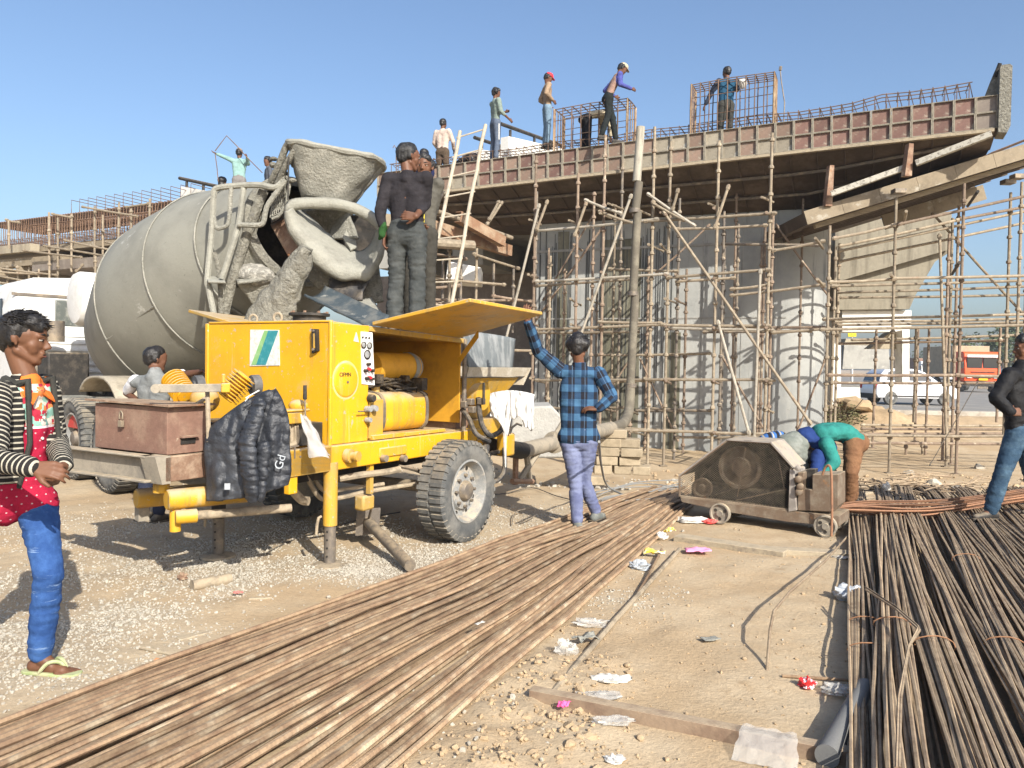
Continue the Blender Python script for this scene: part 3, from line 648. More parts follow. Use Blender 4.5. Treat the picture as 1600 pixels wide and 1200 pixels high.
# ---- right scaffold
rs = thing('ramp_scaffold', 'open tube scaffold propping the tan ramp shutter, with road traffic seen through it', 'scaffolding', V(8.6, 16, -.45))
for px, yt, d, yb in ((1292, 352, 15.3, None), (1300, 385, 16.2, None), (1307, 380, 17.2, None), (1367, 512, 18.2, 700), (1394, 308, 15.2, None), (1430, 510, 17.6, 660), (1433, 512, 18.4, 690), (1450, 512, 18.6, 720), (1477, 365, 15.9, 720), (1483, 340, 16.4, None),
                      (1491, 320, 16.9, None), (1499, 286, 15.2, None), (1572, 300, 16.2, 690), (1588, 284, 15.6, 700), (1560, 512, 18, 660), (1598, 330, 17, 690), (1420, 690, 18.6, 730), (1445, 690, 18.8, 730)):
    std_pole(rs, px, yt, d, -.46, random.choice([m_scaf, m_scaf, m_scaf_rust]), ybot=yb)
bar(rs, 'brace', m_scaf, 1468, 365, 15.8, 1480, 720, 15.8)
def led2(x0, y0, x1, y1, d): bar(rs, 'ledger', random.choice([m_scaf, m_scaf, m_scaf_rust]), x0, y0, d, x1, y1, d)
for (x0, y0, x1, y1, d) in ((1300, 373, 1400, 351, 15.1), (1402, 351, 1640, 298, 15.1), (1310, 385, 1500, 343, 16.1), (1498, 343, 1640, 316, 16.1), (1308, 393, 1640, 322, 16.8), (1310, 409, 1640, 340, 17.3),
                            (1294, 441, 1400, 436, 15.1), (1392, 435, 1640, 430, 15.1), (1297, 447, 1640, 437, 16.1), (1308, 457, 1640, 446, 16.9), (1312, 465, 1640, 460, 17.5),
                            (1285, 499, 1640, 490, 16.1), (1300, 503, 1640, 497, 16.8), (1308, 508, 1640, 503, 17.3), (1280, 515, 1640, 507, 15.1),
                            (1292, 586, 1500, 586, 15.1), (1498, 587, 1640, 587, 15.1), (1300, 598, 1560, 598, 17), (1330, 531, 1600, 523, 18.2), (1310, 537, 1570, 532, 18.4),
                            (1345, 664, 1640, 665, 17.8), (1345, 670, 1640, 671, 17.2), (1342, 678, 1640, 677, 16.6), (1340, 680, 1640, 681, 15.1), (1340, 692, 1640, 694, 15.9)):
    led2(x0, y0, x1, y1, d)
for (x0, y0, x1, y1, d) in ((1456, 332, 1600, 492, 17.2),):
    bar(rs, 'brace', m_scaf, x0, y0, d, x1, y1, d)
for (x, y, x2, y2) in ((1528, 299, 1512, 322), (1499, 410, 1488, 428), (1416, 330, 1412, 350), (1274, 372, 1286, 388), (1277, 436, 1288, 448), (1391, 429, 1398, 436)):
    mb = MB(); mb.cyl(W(x, y, 14.6), W(x2, y2, 15.6), .028, n=8); mb.build('tube_stub', m_dark if x in (1528, 1499) else m_scaf, rs)
for px, y, d in ((1404, 303, 15.15), (1575, 288, 16), (1590, 280, 15.6)):
    p = W(px, y, d); mb = MB(); mb.box(WF, p.x-.11, p.x+.11, d-.1, d+.1, p.z, p.z+.09); mb.build('prop_head', m_steel, rs, bevel=.01)
bar(rs, 'tie_rod', m_dark, 1528, 596, 14.4, 1452, 728, 13.6, .008, 5)
# ---- bamboo ladder against the formwork
ld = thing('bamboo_ladder', 'tall pale bamboo ladder leaning on the pier cap shuttering behind the two men', 'ladder', W(680, 480, 15.5))
r0a, r0b, r1a, r1b = W(719, 205, 16.7), W(660, 492, 15.2), W(758, 195, 16.7), W(701, 500, 15.2)
m_bamboo = M('bamboo_pole', (.40, .35, .27), (.30, .26, .20), rough=.7, scale=6, var=.25, bump=.2)
for a, b_ in ((r0a, r0b), (r1a, r1b)):
    mb = MB(); mb.tube([lerp(a, b_, k/8)+V(random.uniform(-.012, .012), 0, 0) for k in range(9)], .038, 8); mb.build('rail', m_bamboo, ld)
for k in np.linspace(.04, .95, 9):
    mb = MB(); mb.tube([lerp(r0a, r0b, k)-V(.05, 0, 0), lerp(r1a, r1b, k-.02)+V(.05, 0, 0)], .016, 6); mb.build('rung', m_bamboo, ld)
# ---- staging below the left end of the cap
stg = thing('staging_platform', 'steel beam staging with tube props under the left end of the pier cap', 'staging', W(740, 500, 17))
m_beam_rust = M('brown_steel_beam', (.24, .14, .085), (.34, .26, .18), rough=.8, scale=3, var=.2, bump=.2, dust=DUST, damt=.6)
chan(W(719, 346, 16.2), W(789, 385, 17.4), .22, .16, 'steel_beam', m_beam_rust, stg)
chan(W(664, 358, 15.8), W(800, 400, 18.2), .24, .16, 'steel_beam', m_beam_rust, stg)
for a in ((660, 322, 16.6, 800, 372, 18.3, .05), (600, 375, 15, 740, 384, 16, .10)):
    mb = MB(); mb.tube([W(*a[:3]), W(*a[3:6])], a[6], 10); mb.build('round_tube', m_scaf, stg)
for px, yt, yb, d in ((742, 388, 500, 16.8), (769, 412, 510, 17.6), (800, 420, 520, 18), (718, 380, 500, 16.4), (700, 370, 500, 16), (668, 400, 500, 16), (690, 405, 500, 17), (834, 300, 560, 17.6)):
    std_pole(stg, px, yt, d, 0, random.choice([m_scaf, m_steel]), ybot=yb, name='prop')
for a in ((738, 396, 16.6, 812, 420, 17.4), (670, 395, 16, 730, 405, 16.4), (670, 435, 16, 790, 445, 17), (662, 468, 16, 832, 470, 18), (670, 475, 15.8, 750, 472, 17), (768, 462, 16.8, 835, 472, 17.4), (660, 450, 16, 720, 446, 16), (780, 545, 16, 835, 548, 17)):
    bar(stg, 'ledger', random.choice([m_scaf, m_scaf_rust]), *a)
for a in ((664, 350, 16, 694, 300, 16.8), (760, 352, 17, 785, 315, 17.4), (763, 345, 17, 780, 314, 17.4)):
    bar(stg, 'strut', m_scaf, *a)
wpoly([(696, 440), (752, 444), (752, 418), (700, 408)], 18.6, .8).build('concrete_block', m_white_conc, stg, smooth=0, bevel=.02)
wpoly([(600, 352), (672, 362), (672, 344), (600, 333)], 17, .5).build('timber_box', m_ply, stg, smooth=0)
# deck and dark wall added behind the cap to darken the gap
bk = thing('backing_deck', 'added deck and dark wall filling the shaded gap behind the cap', 'backing deck', CF(2, 9, 0))
mb = MB()
for k in range(5): mb.box(CF, -2.6+2.6*k, -1.6+2.6*k, 4.0, 15, 4.35, 5.25)
mb.box(CF, -3, 9.6, 4.0, 15, 5.251, 5.5); mb.build('girder', m_conc, bk, smooth=0)
mb = MB(); mb.box(CF, -4.2, 3.6, 6.4, 7.6, -.6, 4.4); mb.build('dark_back_wall', m_pan_dark, bk, smooth=0)
# ================================================================== LEFT PIER CAP UNDER STEEL FIXING
lm = thing('far_rebar_mat', 'dense brown rebar cage of the second pier cap, beyond the truck cab', 'rebar cage', W(160, 380, 25))
PA, PB = W(-30, 352, 27.5), W(345, 305, 21.8)
LF = Fr(PA, V((PB-PA).x, (PB-PA).y, 0)); LL = V((PB-PA).x, (PB-PA).y, 0).length; LZ = PB.z-PA.z
def lp(s, t_, z): return LF(s, t_, z+LZ*s/LL)
for k in range(26):
    tt = k*.085; mb = MB(); mb.tube([lp(0, tt, .0), lp(LL*.5, tt, .015*random.uniform(-1, 1)), lp(LL, tt, 0)], .014, 4); mb.build('bar', m_rebar_deck, lm)
m_rebar_far = M('far_rebar', (.20, .125, .085), (.27, .17, .11), var=.2, bump=0)
mb = MB(); s = 0
while s < LL:
    j = random.uniform(-.05, .05)
    mb.tube([lp(s, 2.2, 0), lp(s, -.02, .02), lp(s+j, -.03, -.55), lp(s-.05+j, .1, -.85)], .011, 4)
    mb.tube([lp(s+.06, .5, -.02), lp(s+.06+j, .5, -.85)], .010, 4)
    mb.tube([lp(s+.03, 1.1, -.02), lp(s+.03+j, 1.1, -.85)], .010, 4)
    s += .13
for k in range(8): mb.tube([lp(LL*.25, -.04+.1*k, -.22-.03*(k % 3)), lp(LL, -.04+.1*k, -.25)], .013, 4)
for z in (-.85, -.8, -.62, -.75):
    for k in range(5): mb.tube([lp(0, .2*k, z), lp(LL, .2*k, z)], .012, 4)
mb.build('stirrup', m_rebar_far, lm, smooth=0, kind='stuff')
for k in range(14):   # hoops above the mat
    s = LL*(.42+.036*k); mb = MB(); mb.tube([lp(s, .1, 0), lp(s, .1, .46), lp(s+.1, 1.6, .40), lp(s+.1, 1.6, 0)], .013, 4); mb.build('hoop', m_rebar_deck, lm, smooth=0)
lf = thing('far_formwork', 'pale timber and concrete formwork trough under the far rebar cage', 'formwork', W(120, 420, 25))
def ltray(s0, s1, t0, t1, z0, z1, mat, nm): 
    mb = MB(); mb.hexa([lp(s0, t0, z0), lp(s1, t0, z0), lp(s1, t1, z0), lp(s0, t1, z0), lp(s0, t0, z1), lp(s1, t0, z1), lp(s1, t1, z1), lp(s0, t1, z1)]); mb.build(nm, mat, lf, smooth=0)
ltray(0, LL, -.1, 2.4, -1.1, -.93, m_ply, 'floor_panel'); ltray(-3, LL*.32, -.5, -.2, -1.15, -.9, m_conc_tan, 'kerb_block')
ltray(-3, LL*.42, -.3, .1, -1.55, -1.3, m_ply, 'side_board'); ltray(LL*.3, LL*.8, -.3, 2.3, -1.75, -1.45, m_pan_dark, 'joist')
ltray(LL*.5, LL*.75, .3, 1.6, -5, -1.7, m_white_conc, 'pier_stem')
for k in range(5): ltray(-2+k*1.2, -1.9+k*1.2, -.4, 2, -1.8, -1.56, m_ply, 'joist')
lsc = thing('far_scaffold', 'tan tube scaffold along the second pier cap behind the truck cab', 'scaffolding', W(160, 440, 24))
for px, yt, d, yb in ((14, 345, 25, 388), (77, 332, 24, 445), (90, 340, 24.6, 445), (111, 334, 24.4, 425), (147, 322, 23.6, 420), (160, 336, 24, 420), (184, 316, 23, 380), (204, 326, 23.4, 372), (232, 310, 22.6, 352), (148, 400, 23, 460), (12, 415, 25, 445), (28, 415, 25, 445), (45, 418, 25, 445), (60, 420, 25, 445)):
    std_pole(lsc, px, yt, d, 0, m_scaf, r=.032, ybot=yb)
for a in ((128, 323, 23.6, 215, 338, 22.6), (8, 343, 25, 32, 348, 25), (196, 324, 23, 234, 318, 22.6), (100, 375, 23.6, 185, 393, 22.6), (68, 384, 24, 166, 400, 23), (36, 391, 24.4, 128, 402, 23.4), (80, 334, 24, 112, 340, 24), (165, 378, 23, 198, 386, 22.6),
          (-10, 418, 25, 90, 430, 24.4), (-10, 424, 25, 60, 428, 24.6), (-10, 430, 25, 90, 447, 24.4), (-10, 440, 25, 30, 446, 25), (118, 425, 23, 130, 412, 23)):
    bar(lsc, 'ledger', m_scaf, *a, .03)
# ================================================================== FAR TRAFFIC AND TREES
m_car = M('white_car_paint', (.80, .81, .83), rough=.25, var=.03, bump=0, spec=.5, coat=.6)
m_ta = M('tail_lamp_red', (.45, .02, .02), rough=.2, var=.02, bump=0)
m_hub = M('silver_hubcap', (.55, .56, .58), rough=.35, metal=.5, var=.05, bump=0)
def wheel_simple(parent, c, ax, R_, wd):
    mb = MB(); mb.lathe([(R_*.55, -wd/2), (R_*.93, -wd/2), (R_, -wd*.35), (R_, wd*.35), (R_*.93, wd/2), (R_*.55, wd/2)], c, ax, 24); t_ = mb.build('wheel', m_tyre, parent)
    mb = MB(); mb.lathe([(.001, wd*.52), (R_*.2, wd*.53), (R_*.56, wd*.46), (R_*.58, wd*.3)], c, ax, 20)
    mb.lathe([(R_*.58, -wd*.3), (R_*.56, -wd*.46), (.001, -wd*.52)], c, ax, 20); mb.build('rim', m_hub, t_)
def hatchback(label, o, x, sc_=1.0, group=None):
    c = thing('parked_car' if False else 'car', label, 'car', o, group); fr = Fr(o, x); L = 3.6*sc_; wd = 1.55*sc_
    prof_b = [(0, .35), (.02, .62), (.06, .85), (.10, .93)]
    lower = [(.05, .28), (-.02, .45), (.0, .80), (.10, .95), (.9, .97), (2.55, .96), (3.30, .82), (3.56, .66), (3.6, .42), (3.5, .26)]
    upper = [(.10, .95), (.22, 1.30), (.42, 1.49), (.9, 1.54), (1.7, 1.52), (2.1, 1.40), (2.72, .955)]
    def loft(poly, w0, w1f):
        mb = MB(); n = len(poly)
        A = [fr(a*sc_, -w1f(z)*wd/2, z*sc_) for a, z in poly]; B = [fr(a*sc_, w1f(z)*wd/2, z*sc_) for a, z in poly]
        mb.add(A+B, [tuple(range(n)), tuple(range(2*n-1, n-1, -1))]+[(k, n+k, n+(k+1) % n, (k+1) % n) for k in range(n)]); return mb
    loft(lower, 1, lambda z: 1.0-.12*max(0, abs(z-.6)-.15)).build('body', m_car, c, bevel=.05)
    loft(upper, 1, lambda z: .97-.32*max(0, z-.95)).build('roof', m_car, c, bevel=.04)
    for sgn in (-1, 1):
        for q in ([(.42, 1.02), (.52, 1.40), (.98, 1.45), (1.0, 1.02)], [(1.05, 1.02), (1.05, 1.45), (1.62, 1.44), (1.66, 1.02)], [(1.72, 1.02), (1.70, 1.43), (2.02, 1.35), (2.48, 1.02)]):
            wf = lambda z: (.97-.32*max(0, z-.95))*wd/2+.006
            mb = MB(); A = [fr(a*sc_, sgn*wf(z), z*sc_) for a, z in q]; B = [p-fr.y*sgn*.012 for p in A]
            mb.hexa(A+B); mb.build('side_window', m_glass, c, smooth=0)
        for a in (.62, 2.98): wheel_simple(c, fr(a*sc_, sgn*(wd/2-.09), .29*sc_), fr.y*sgn, .29*sc_, .18*sc_)
        mb = MB(); mb.box(fr, -.03, .12, sgn*wd*.40-.08, sgn*wd*.40+.08, .66, .90); mb.build('tail_lamp', m_ta, c, bevel=.02)
        mb = MB(); mb.box(fr, .5, 3.0, sgn*wd*.5-.005, sgn*wd*.5+.012, .34, .40); mb.build('sill_trim', m_dark, c)
        mb = MB(); mb.ell(fr(2.35*sc_, sgn*(wd/2+.08), 1.0*sc_), .1, .09, .07, fr); mb.build('mirror', m_car, c)
    mb = MB(); mb.box(fr, -.06, .1, -wd*.46, wd*.46, .24, .46); mb.build('rear_bumper', m_dark, c, bevel=.03)
    A = [fr(.115, y_*wd*.42, .99) for y_ in (-1, 1)]+[fr(.215, y_*wd*.40, 1.30) for y_ in (1, -1)]; mb = MB(); mb.hexa([p-fr.x*.02 for p in A]+[p+fr.x*.02 for p in A]); mb.build('rear_window', m_glass, c, smooth=0)
    A = [fr(2.06, y_*wd*.40, 1.41) for y_ in (-1, 1)]+[fr(2.66, y_*wd*.43, .99) for y_ in (1, -1)]; mb = MB(); mb.hexa([p-fr.x*.02 for p in A]+[p+fr.z*.03 for p in A]); mb.build('windscreen', m_glass, c, smooth=0)
    return c
p = W(1356, 626, 34.5); hatchback('white hatchback car on the road seen side-on through the right scaffold', V(p.x, 34.5, .04), (1, .05, 0))
for px, d, lab in ((1452, 118, 'tiny white car far down the road, left of the distant white lorry'), (1462, 128, 'distant small white car on the far road, right of the white lorry')):
    p = W(px, 580, d); hatchback(lab, V(p.x, d, .04), (.5, -.85, 0))
m_orange = M('orange_truck_paint', (.75, .10, .03), rough=.4, var=.08, bump=0)
m_cargo = M('tan_cargo_body', (.42, .33, .22), (.33, .26, .18), rough=.8, scale=2, var=.15)
m_plate = M('yellow_number_plate', (.75, .50, .02), rough=.5, var=.05, bump=0)
def lorry(name, label, o, x, sc_, cabmat, cargo):
    c = thing(name, label, 'truck', o); fr = Fr(o, x, None)   # x = right, facing the viewer is -y
    w2 = 1.22*sc_; 
    mb = MB(); f2 = Fr(o, fr.y*-1, fr.x, None or (0, 0, 1))
    prof = [(0, .75), (.06, 1.35), (-.02, 2.05), (-.15, 2.75), (-.3, 2.88), (-1.7, 2.9), (-1.75, .75)]
    A = [o+fr.x*(-w2)+fr.y*(-a)*sc_+V(0, 0, z*sc_) for a, z in prof]; B = [q+fr.x*2*w2 for q in A]; n = len(A)
    mb.add(A+B, [tuple(range(n)), tuple(range(2*n-1, n-1, -1))]+[(k, n+k, n+(k+1) % n, (k+1) % n) for k in range(n)]); mb.build('cab', cabmat, c, bevel=.06*sc_)
    def fp(name, x0, x1, z0, z1, off, mat):
        mb = MB(); mb.box(fr, x0*sc_, x1*sc_, (off-.05)*sc_, (off+.05)*sc_, z0*sc_, z1*sc_); mb.build(name, mat, c, bevel=.01*sc_)
    fp('windscreen', -1.05, -.04, 1.72, 2.45, .0, m_glass); fp('windscreen', .04, 1.05, 1.72, 2.45, .0, m_glass)
    fp('visor', -1.1, 1.1, 2.48, 2.66, -.12, m_white); fp('grille', -.6, .6, 1.0, 1.25, -.07, m_dark); fp('emblem_bar', -.8, .8, 1.40, 1.46, -.07, m_dark)
    fp('bumper', -1.2, 1.2, .42, .78, -.12, m_dark); fp('number_plate', -.3, .3, .84, .98, -.14, m_plate); fp('lower_plate', -.35, .35, .22, .42, -.1, m_steel)
    for sx in (-.9, .9): fp('headlight', sx-.16, sx+.16, 1.0, 1.22, -.08, m_white)
    for sx in (-1.38, 1.38): fp('mirror', sx-.1, sx+.1, 1.7, 2.15, -.02, m_dark)
    mb = MB(); mb.box(fr, -1.28*sc_, 1.28*sc_, 1.9*sc_, 7.5*sc_, 1.0*sc_, 3.35*sc_); mb.build('cargo_body', cargo, c, bevel=.03)
    for yy in (.9, 5.2, 6.4):
        for sx in (-1, 1): wheel_simple(c, fr(sx*1.05*sc_, yy*sc_, .5*sc_), fr.x*sx, .5*sc_, .3*sc_)
    return c
p = W(1534, 610, 57); lorry('orange_truck', 'orange lorry with tan cargo body facing the camera on the road', V(p.x, 57, .04), (1, -.12, 0), 1.0, m_orange, m_cargo)
p = W(1452, 590, 120); lorry('white_truck', 'small white lorry in the hazy distance between the scaffold tubes', V(p.x, 120, .04), (1, 0, 0), 1.0, m_white, m_rust_box)
m_leaf = M('dusty_leaves', (.045, .065, .025), (.08, .10, .045), rough=.7, scale=.7, lo=.4, hi=.6, var=.4, bump=0, rnd=.15)
m_bark = M('bark', (.12, .09, .06), (.2, .16, .11), rough=.95, scale=4, var=.3, bump=.5)
def tree(name, label, o, h, wd, n, group=None):
    t_ = thing(name, label, 'tree', o, group); mb = MB()
    mb.tube([o, o+V(.05*h, 0, h*.3), o+V(.02*h, 0, h*.55)], [h*.03, h*.022, h*.012], 7)
    tips = []
    for k in range(7):
        a = k*2.4; q = o+V(math.cos(a)*wd*.3, math.sin(a)*wd*.3, h*random.uniform(.5, .85)); mb.tube([o+V(.04*h, 0, h*.32), lerp(o+V(.03*h, 0, h*.4), q, .5)+V(0, 0, .04*h), q], [h*.014, h*.009, h*.004], 5); tips.append(q)
    mb.build('trunk', m_bark, t_)
    mb = MB(); cl = [(q, wd*random.uniform(.16, .3)) for q in tips]+[(o+V(random.uniform(-.4, .4)*wd, random.uniform(-.3, .3)*wd, h*random.uniform(.45, .92)), wd*random.uniform(.1, .24)) for _ in range(9)]
    for k in range(n):
        c_, r_ = random.choice(cl); d = V(*RNG.normal(size=3)).normalized()*r_*random.random()**.4; p_ = c_+V(d.x, d.y, d.z*.75)
        q = Matrix.Rotation(random.random()*6.28, 3, 'Z') @ Matrix.Rotation(random.random()*3, 3, 'X'); s_ = h*.03*random.uniform(.6, 1.5)
        mb.add([p_+q @ V(-s_, 0, 0), p_+q @ V(0, -s_*.6, 0), p_+q @ V(s_, 0, 0), p_+q @ V(0, s_*.6, s_*.2)], [(0, 1, 2, 3)])
    mb.build('crown', m_leaf, t_, smooth=0); return t_
for i, (px, d, h, wd, lab) in enumerate(((1545, 95, 6.5, 8, 'broad hazy tree behind the orange lorry'), (1600, 100, 7.5, 8, 'hazy tree at the right edge behind the man in black jacket'), (1492, 150, 5.5, 8, 'pale distant tree left of the orange lorry'),
                                         (1462, 170, 6, 11, 'faint distant tree above the small white lorry'), (1572, 130, 7, 9, 'distant tree showing above the orange lorry roof'), (1435, 180, 5, 10, 'faint low tree left of the small white lorry'))):
    p = W(px, 580, d); tree('tree', lab, V(p.x, d, 0), h, wd, 1500, 'hazy trees beyond the road')
def bush(o, r_, label):
    t_ = thing('bush', label, 'bush', o); mb = MB()
    for k in range(9): mb.tube([o, o+V(random.uniform(-1, 1)*r_*.7, random.uniform(-.5, .5)*r_, r_*random.uniform(.5, 1))], .012, 4)
    mb.build('stem', m_bark, t_); mb = MB()
    for k in range(500):
        d = V(*RNG.normal(size=3)).normalized()*random.random()**.5; p_ = o+V(d.x*r_, d.y*r_*.7, abs(d.z)*r_*.8); s_ = .045; q = Matrix.Rotation(random.random()*6.28, 3, 'Z') @ Matrix.Rotation(random.random()*3, 3, 'X')
        mb.add([p_+q @ V(-s_, 0, 0), p_+q @ V(0, -s_*.5, 0), p_+q @ V(s_, 0, 0), p_+q @ V(0, s_*.5, .01)], [(0, 1, 2, 3)])
    mb.build('foliage', M('dry_weed_leaves', (.10, .10, .045), (.16, .14, .07), scale=6, var=.3, bump=0), t_, smooth=0)
p = W(1330, 652, 22); bush(V(p.x-.1, 22.3, .0), .7, 'dry green weed clump on the earth mound right of the pier')
for k, (px, py, d, s_, lab) in enumerate(((1345, 640, 22.5, .5, 'broken grey concrete lump on top of the earth mound'), (1360, 650, 22, .35, 'smaller broken lump lower on the earth mound by the weed'))):
    p = W(px, py, d); mb = MB(); mb.ell(V(p.x, d+.6, .42), s_, s_*.7, s_*.45, WF.rot(.4, 'y'), 9, 6)
    for i, q in enumerate(mb.v): mb.v[i] = q+V(*(mnoise.noise_vector(q*2.2)*.22))
    tag(mb.build('rubble_lump', m_clod, smooth=25), lab, 'rubble')
# ================================================================== MIXER TRUCK
C1 = V(-4.011, 10.091, 2.131); AX = V(.681, -.683, .264).normalized()
TF = Fr((-4.011, 10.091, 0), (.706, -.708, 0))      # x towards the rear, -y the near side
mx = thing('concrete_mixer_truck', 'cement-crusted grey concrete mixer truck with white cab parked behind the yellow pump', 'mixer truck', TF(0, 0, 0))
m, t, b = newmat('drum_cement_grey'); v = coords(t)
c = mixc(t, ramp(t, noise(t, v, 1.3, 7), .4, .65), (.25, .245, .205), (.19, .185, .155))
c = mixc(t, mathn(t, 'MULTIPLY', ramp(t, noise(t, v, 2.6, 9, .75, (1, 1, 1.6)), .60, .68), .85), c, (.42, .41, .365))
c = mixc(t, mathn(t, 'MULTIPLY', ramp(t, noise(t, v, 4.5, 9, .75, (1, 1, .22)), .60, .72), .4), c, (.15, .145, .12)); c = mixc(t, mathn(t, 'MULTIPLY', ramp(t, noise(t, v, 9, 9, .8), .64, .68), .55), c, (.36, .35, .31))
c = mixc(t, ramp(t, noise(t, v, 30, 4, .7), .64, .70), c, (.15, .145, .125)); t.links.new(c, b.inputs['Base Color']); b.inputs['Roughness'].default_value = .7
bn = nd(t, 'ShaderNodeBump'); bn.inputs['Strength'].default_value = .22; bn.inputs['Distance'].default_value = .03; t.links.new(noise(t, v, 11, 9, .75), bn.inputs['Height']); t.links.new(bn.outputs[0], b.inputs['Normal'])
m_drum = m
mb = MB(); mb.lathe([(.25, -1.85), (.62, -1.75), (.92, -1.25), (1.08, -.5), (1.165, 0), (1.17, .05), (1.15, .4), (1.042, 1.174), (.98, 1.4), (.75, 2.1), (.56, 2.62)], C1, AX, 72, cap=False)
drum = mb.build('drum', m_drum, mx, smooth=50)
mb = MB()
for h_, r_ in ((0, 1.168), (1.174, 1.044), (1.95, .81)):
    mb.lathe([(r_, h_-.014), (r_+.012, h_-.008), (r_+.012, h_+.008), (r_, h_+.014)], C1, AX, 72, cap=False)
mb.build('weld_ring', m_slurry, drum)
X_, Y_ = perp(AX)
def dp(h_, r_, ang): return C1 + AX*h_ + (X_*math.cos(ang)+Y_*math.sin(ang))*r_
best = min(range(360), key=lambda k: (W(211, 517, 9.6)-dp(.6, 1.12, RAD(k))).length)
mb = MB(); mb.tube([dp(h_, lerp(1.172, 1.046, h_/1.174), RAD(best)) for h_ in np.linspace(0, 1.174, 6)], .010, 5); mb.build('weld_seam', m_slurry, drum)
mb = MB(); mb.lathe([(.50, 2.55), (.30, 1.9), (.05, 1.7)], C1, AX, 40, cap=False); mb.build('drum_mouth', m_dark, drum)
mb = MB(); mb.lathe([(.56, 2.56), (.60, 2.58), (.60, 2.64), (.56, 2.66), (.50, 2.64)], C1, AX, 48, cap=False); mb.build('mouth_ring', m_slurry_rough, drum)
# ---- feed hopper
def crust(p, a, s=9): 
    q = mnoise.noise_vector(p*s); return p+Vector(q)*a
hf = Fr(W(526, 249, 8.0), (1, .05, -.15), (0, 1, -.02)); hf.z = hf.x.cross(hf.y)
def hop(u, v_):
    a = 2*math.pi*u; sq = lambda c_: math.copysign(abs(c_)**.7, c_)
    rx = lerp(.45, .215, v_); ry = lerp(.40, .22, v_); z = lerp(0.02+.02*math.cos(a*2), -.45, v_)
    return crust(hf(sq(math.cos(a))*rx+.03*v_*-1, sq(math.sin(a))*ry, z), .016, 7)
mb = MB(); mb.grid(hop, 64, 18); hopper = mb.build('feed_hopper', m_slurry, mx, smooth=60, solid=.028)
mb = MB(); pts = [hop(k/40, 0) for k in range(41)]; mb.tube(pts, [.022+.012*abs(math.sin(k*2.3)) for k in range(41)], 7); mb.build('rim', m_slurry_pale, hopper)
# ---- discharge collar: the pale forked funnel below the hopper
def curve(pts, u):
    n = len(pts)-1; x = u*n; i = min(int(x), n-1); f_ = x-i
    p0, p1, p2, p3 = pts[max(i-1, 0)], pts[i], pts[i+1], pts[min(i+2, n)]
    return tuple(.5*((2*b_)+(-a+c_)*f_+(2*a-5*b_+4*c_-d_)*f_*f_+(-a+3*b_-3*c_+d_)*f_**3) for a, b_, c_, d_ in zip(p0, p1, p2, p3))
inner = [(462, 322), (478, 336), (500, 355), (525, 378), (545, 390), (562, 393), (578, 385), (588, 366), (592, 352)]
outer = [(447, 330), (448, 352), (468, 386), (498, 418), (530, 436), (558, 437), (577, 434), (596, 402), (603, 372)]
def collar(u, v_):
    a = curve(inner, u); b_ = curve(outer, u); x, y = lerp(a[0], b_[0], v_), lerp(a[1], b_[1], v_)
    d = 8.0-.42*math.sin(v_*2.0)+.1*u
    return crust(W(x, y, d), .012, 9)
mb = MB(); mb.grid(collar, 48, 14); mb.build('discharge_collar', m_slurry_pale, mx, smooth=70, solid=.03)
mb = MB(); arch = [(449, 330), (452, 318), (472, 313), (500, 312), (530, 314), (560, 323), (585, 338), (602, 358)]
def archf(u, v_): x, y = curve(arch, u); return crust(W(x, y+lerp(-1, 12, v_), 7.72+.03*math.sin(v_*3.14)*-1), .008, 12)
mb.grid(archf, 40, 4); mb.build('collar_band', m_slurry_pale, mx, smooth=60, solid=.05)
def sheet(pts, d, name, mat, amp=.012, thick=.03, n=14, parent=None, bulge=0.0, s=8):
    (x0, y0), (x1, y1), (x2, y2), (x3, y3) = pts; dd = d if isinstance(d, (list, tuple)) else [d]*4
    A, B, C_, D = W(x0, y0, dd[0]), W(x1, y1, dd[1]), W(x2, y2, dd[2]), W(x3, y3, dd[3])
    def fn(u, v_): return crust(lerp(lerp(A, B, u), lerp(D, C_, u), v_)+V(0, -bulge*math.sin(u*math.pi), 0), amp, s)
    mb = MB(); mb.grid(fn, n, n); return mb.build(name, mat, parent or mx, smooth=60, solid=thick)
# interior blades and back of the funnel
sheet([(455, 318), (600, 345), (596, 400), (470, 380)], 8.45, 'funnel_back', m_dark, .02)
sheet([(520, 338), (545, 330), (560, 372), (515, 375)], [8.3, 8.2, 8.0, 8.2], 'mixing_blade', m_slurry, .015)
sheet([(470, 327), (560, 326), (520, 372), (478, 345)], [8.1, 8.2, 8.35, 8.2], 'mixing_blade', m_slurry_rough, .03)
sheet([(535, 372), (550, 345), (558, 388), (548, 392)], [8.05, 8.2, 8.0, 7.95], 'mixing_blade', m_slurry_pale, .01)
sheet([(500, 330), (540, 322), (548, 340), (505, 352)], 8.25, 'mixing_blade', m_slurry_rough, .02)
# rusty bracket plate left of the collar
sheet([(424, 352), (445, 340), (476, 382), (452, 402)], [8.1, 8.0, 7.75, 7.8], 'bracket_plate', m_rust, .004, .03)
sheet([(452, 402), (476, 382), (540, 440), (500, 452)], [7.85, 7.75, 7.8, 7.9], 'lower_funnel', m_slurry_rough, .012, .04)
# slurry covered swing chute
def chute(u, v_):
    path = [(478, 386), (468, 408), (455, 432), (440, 460), (425, 488), (412, 520)]; wl = [5, 13, 19, 26, 33, 38]
    x, y = curve(path, u); w_ = curve([(k, 0) for k in wl], u)[0]
    return crust(W(x+w_*(v_-.5)*2, y+3*(1-abs(v_-.5)*2), 7.55-.10*math.sin(v_*math.pi)), .03, 11)
mb = MB(); mb.grid(chute, 40, 24); mb.build('crusted_chute', m_slurry_rough, mx, smooth=70, solid=.08)
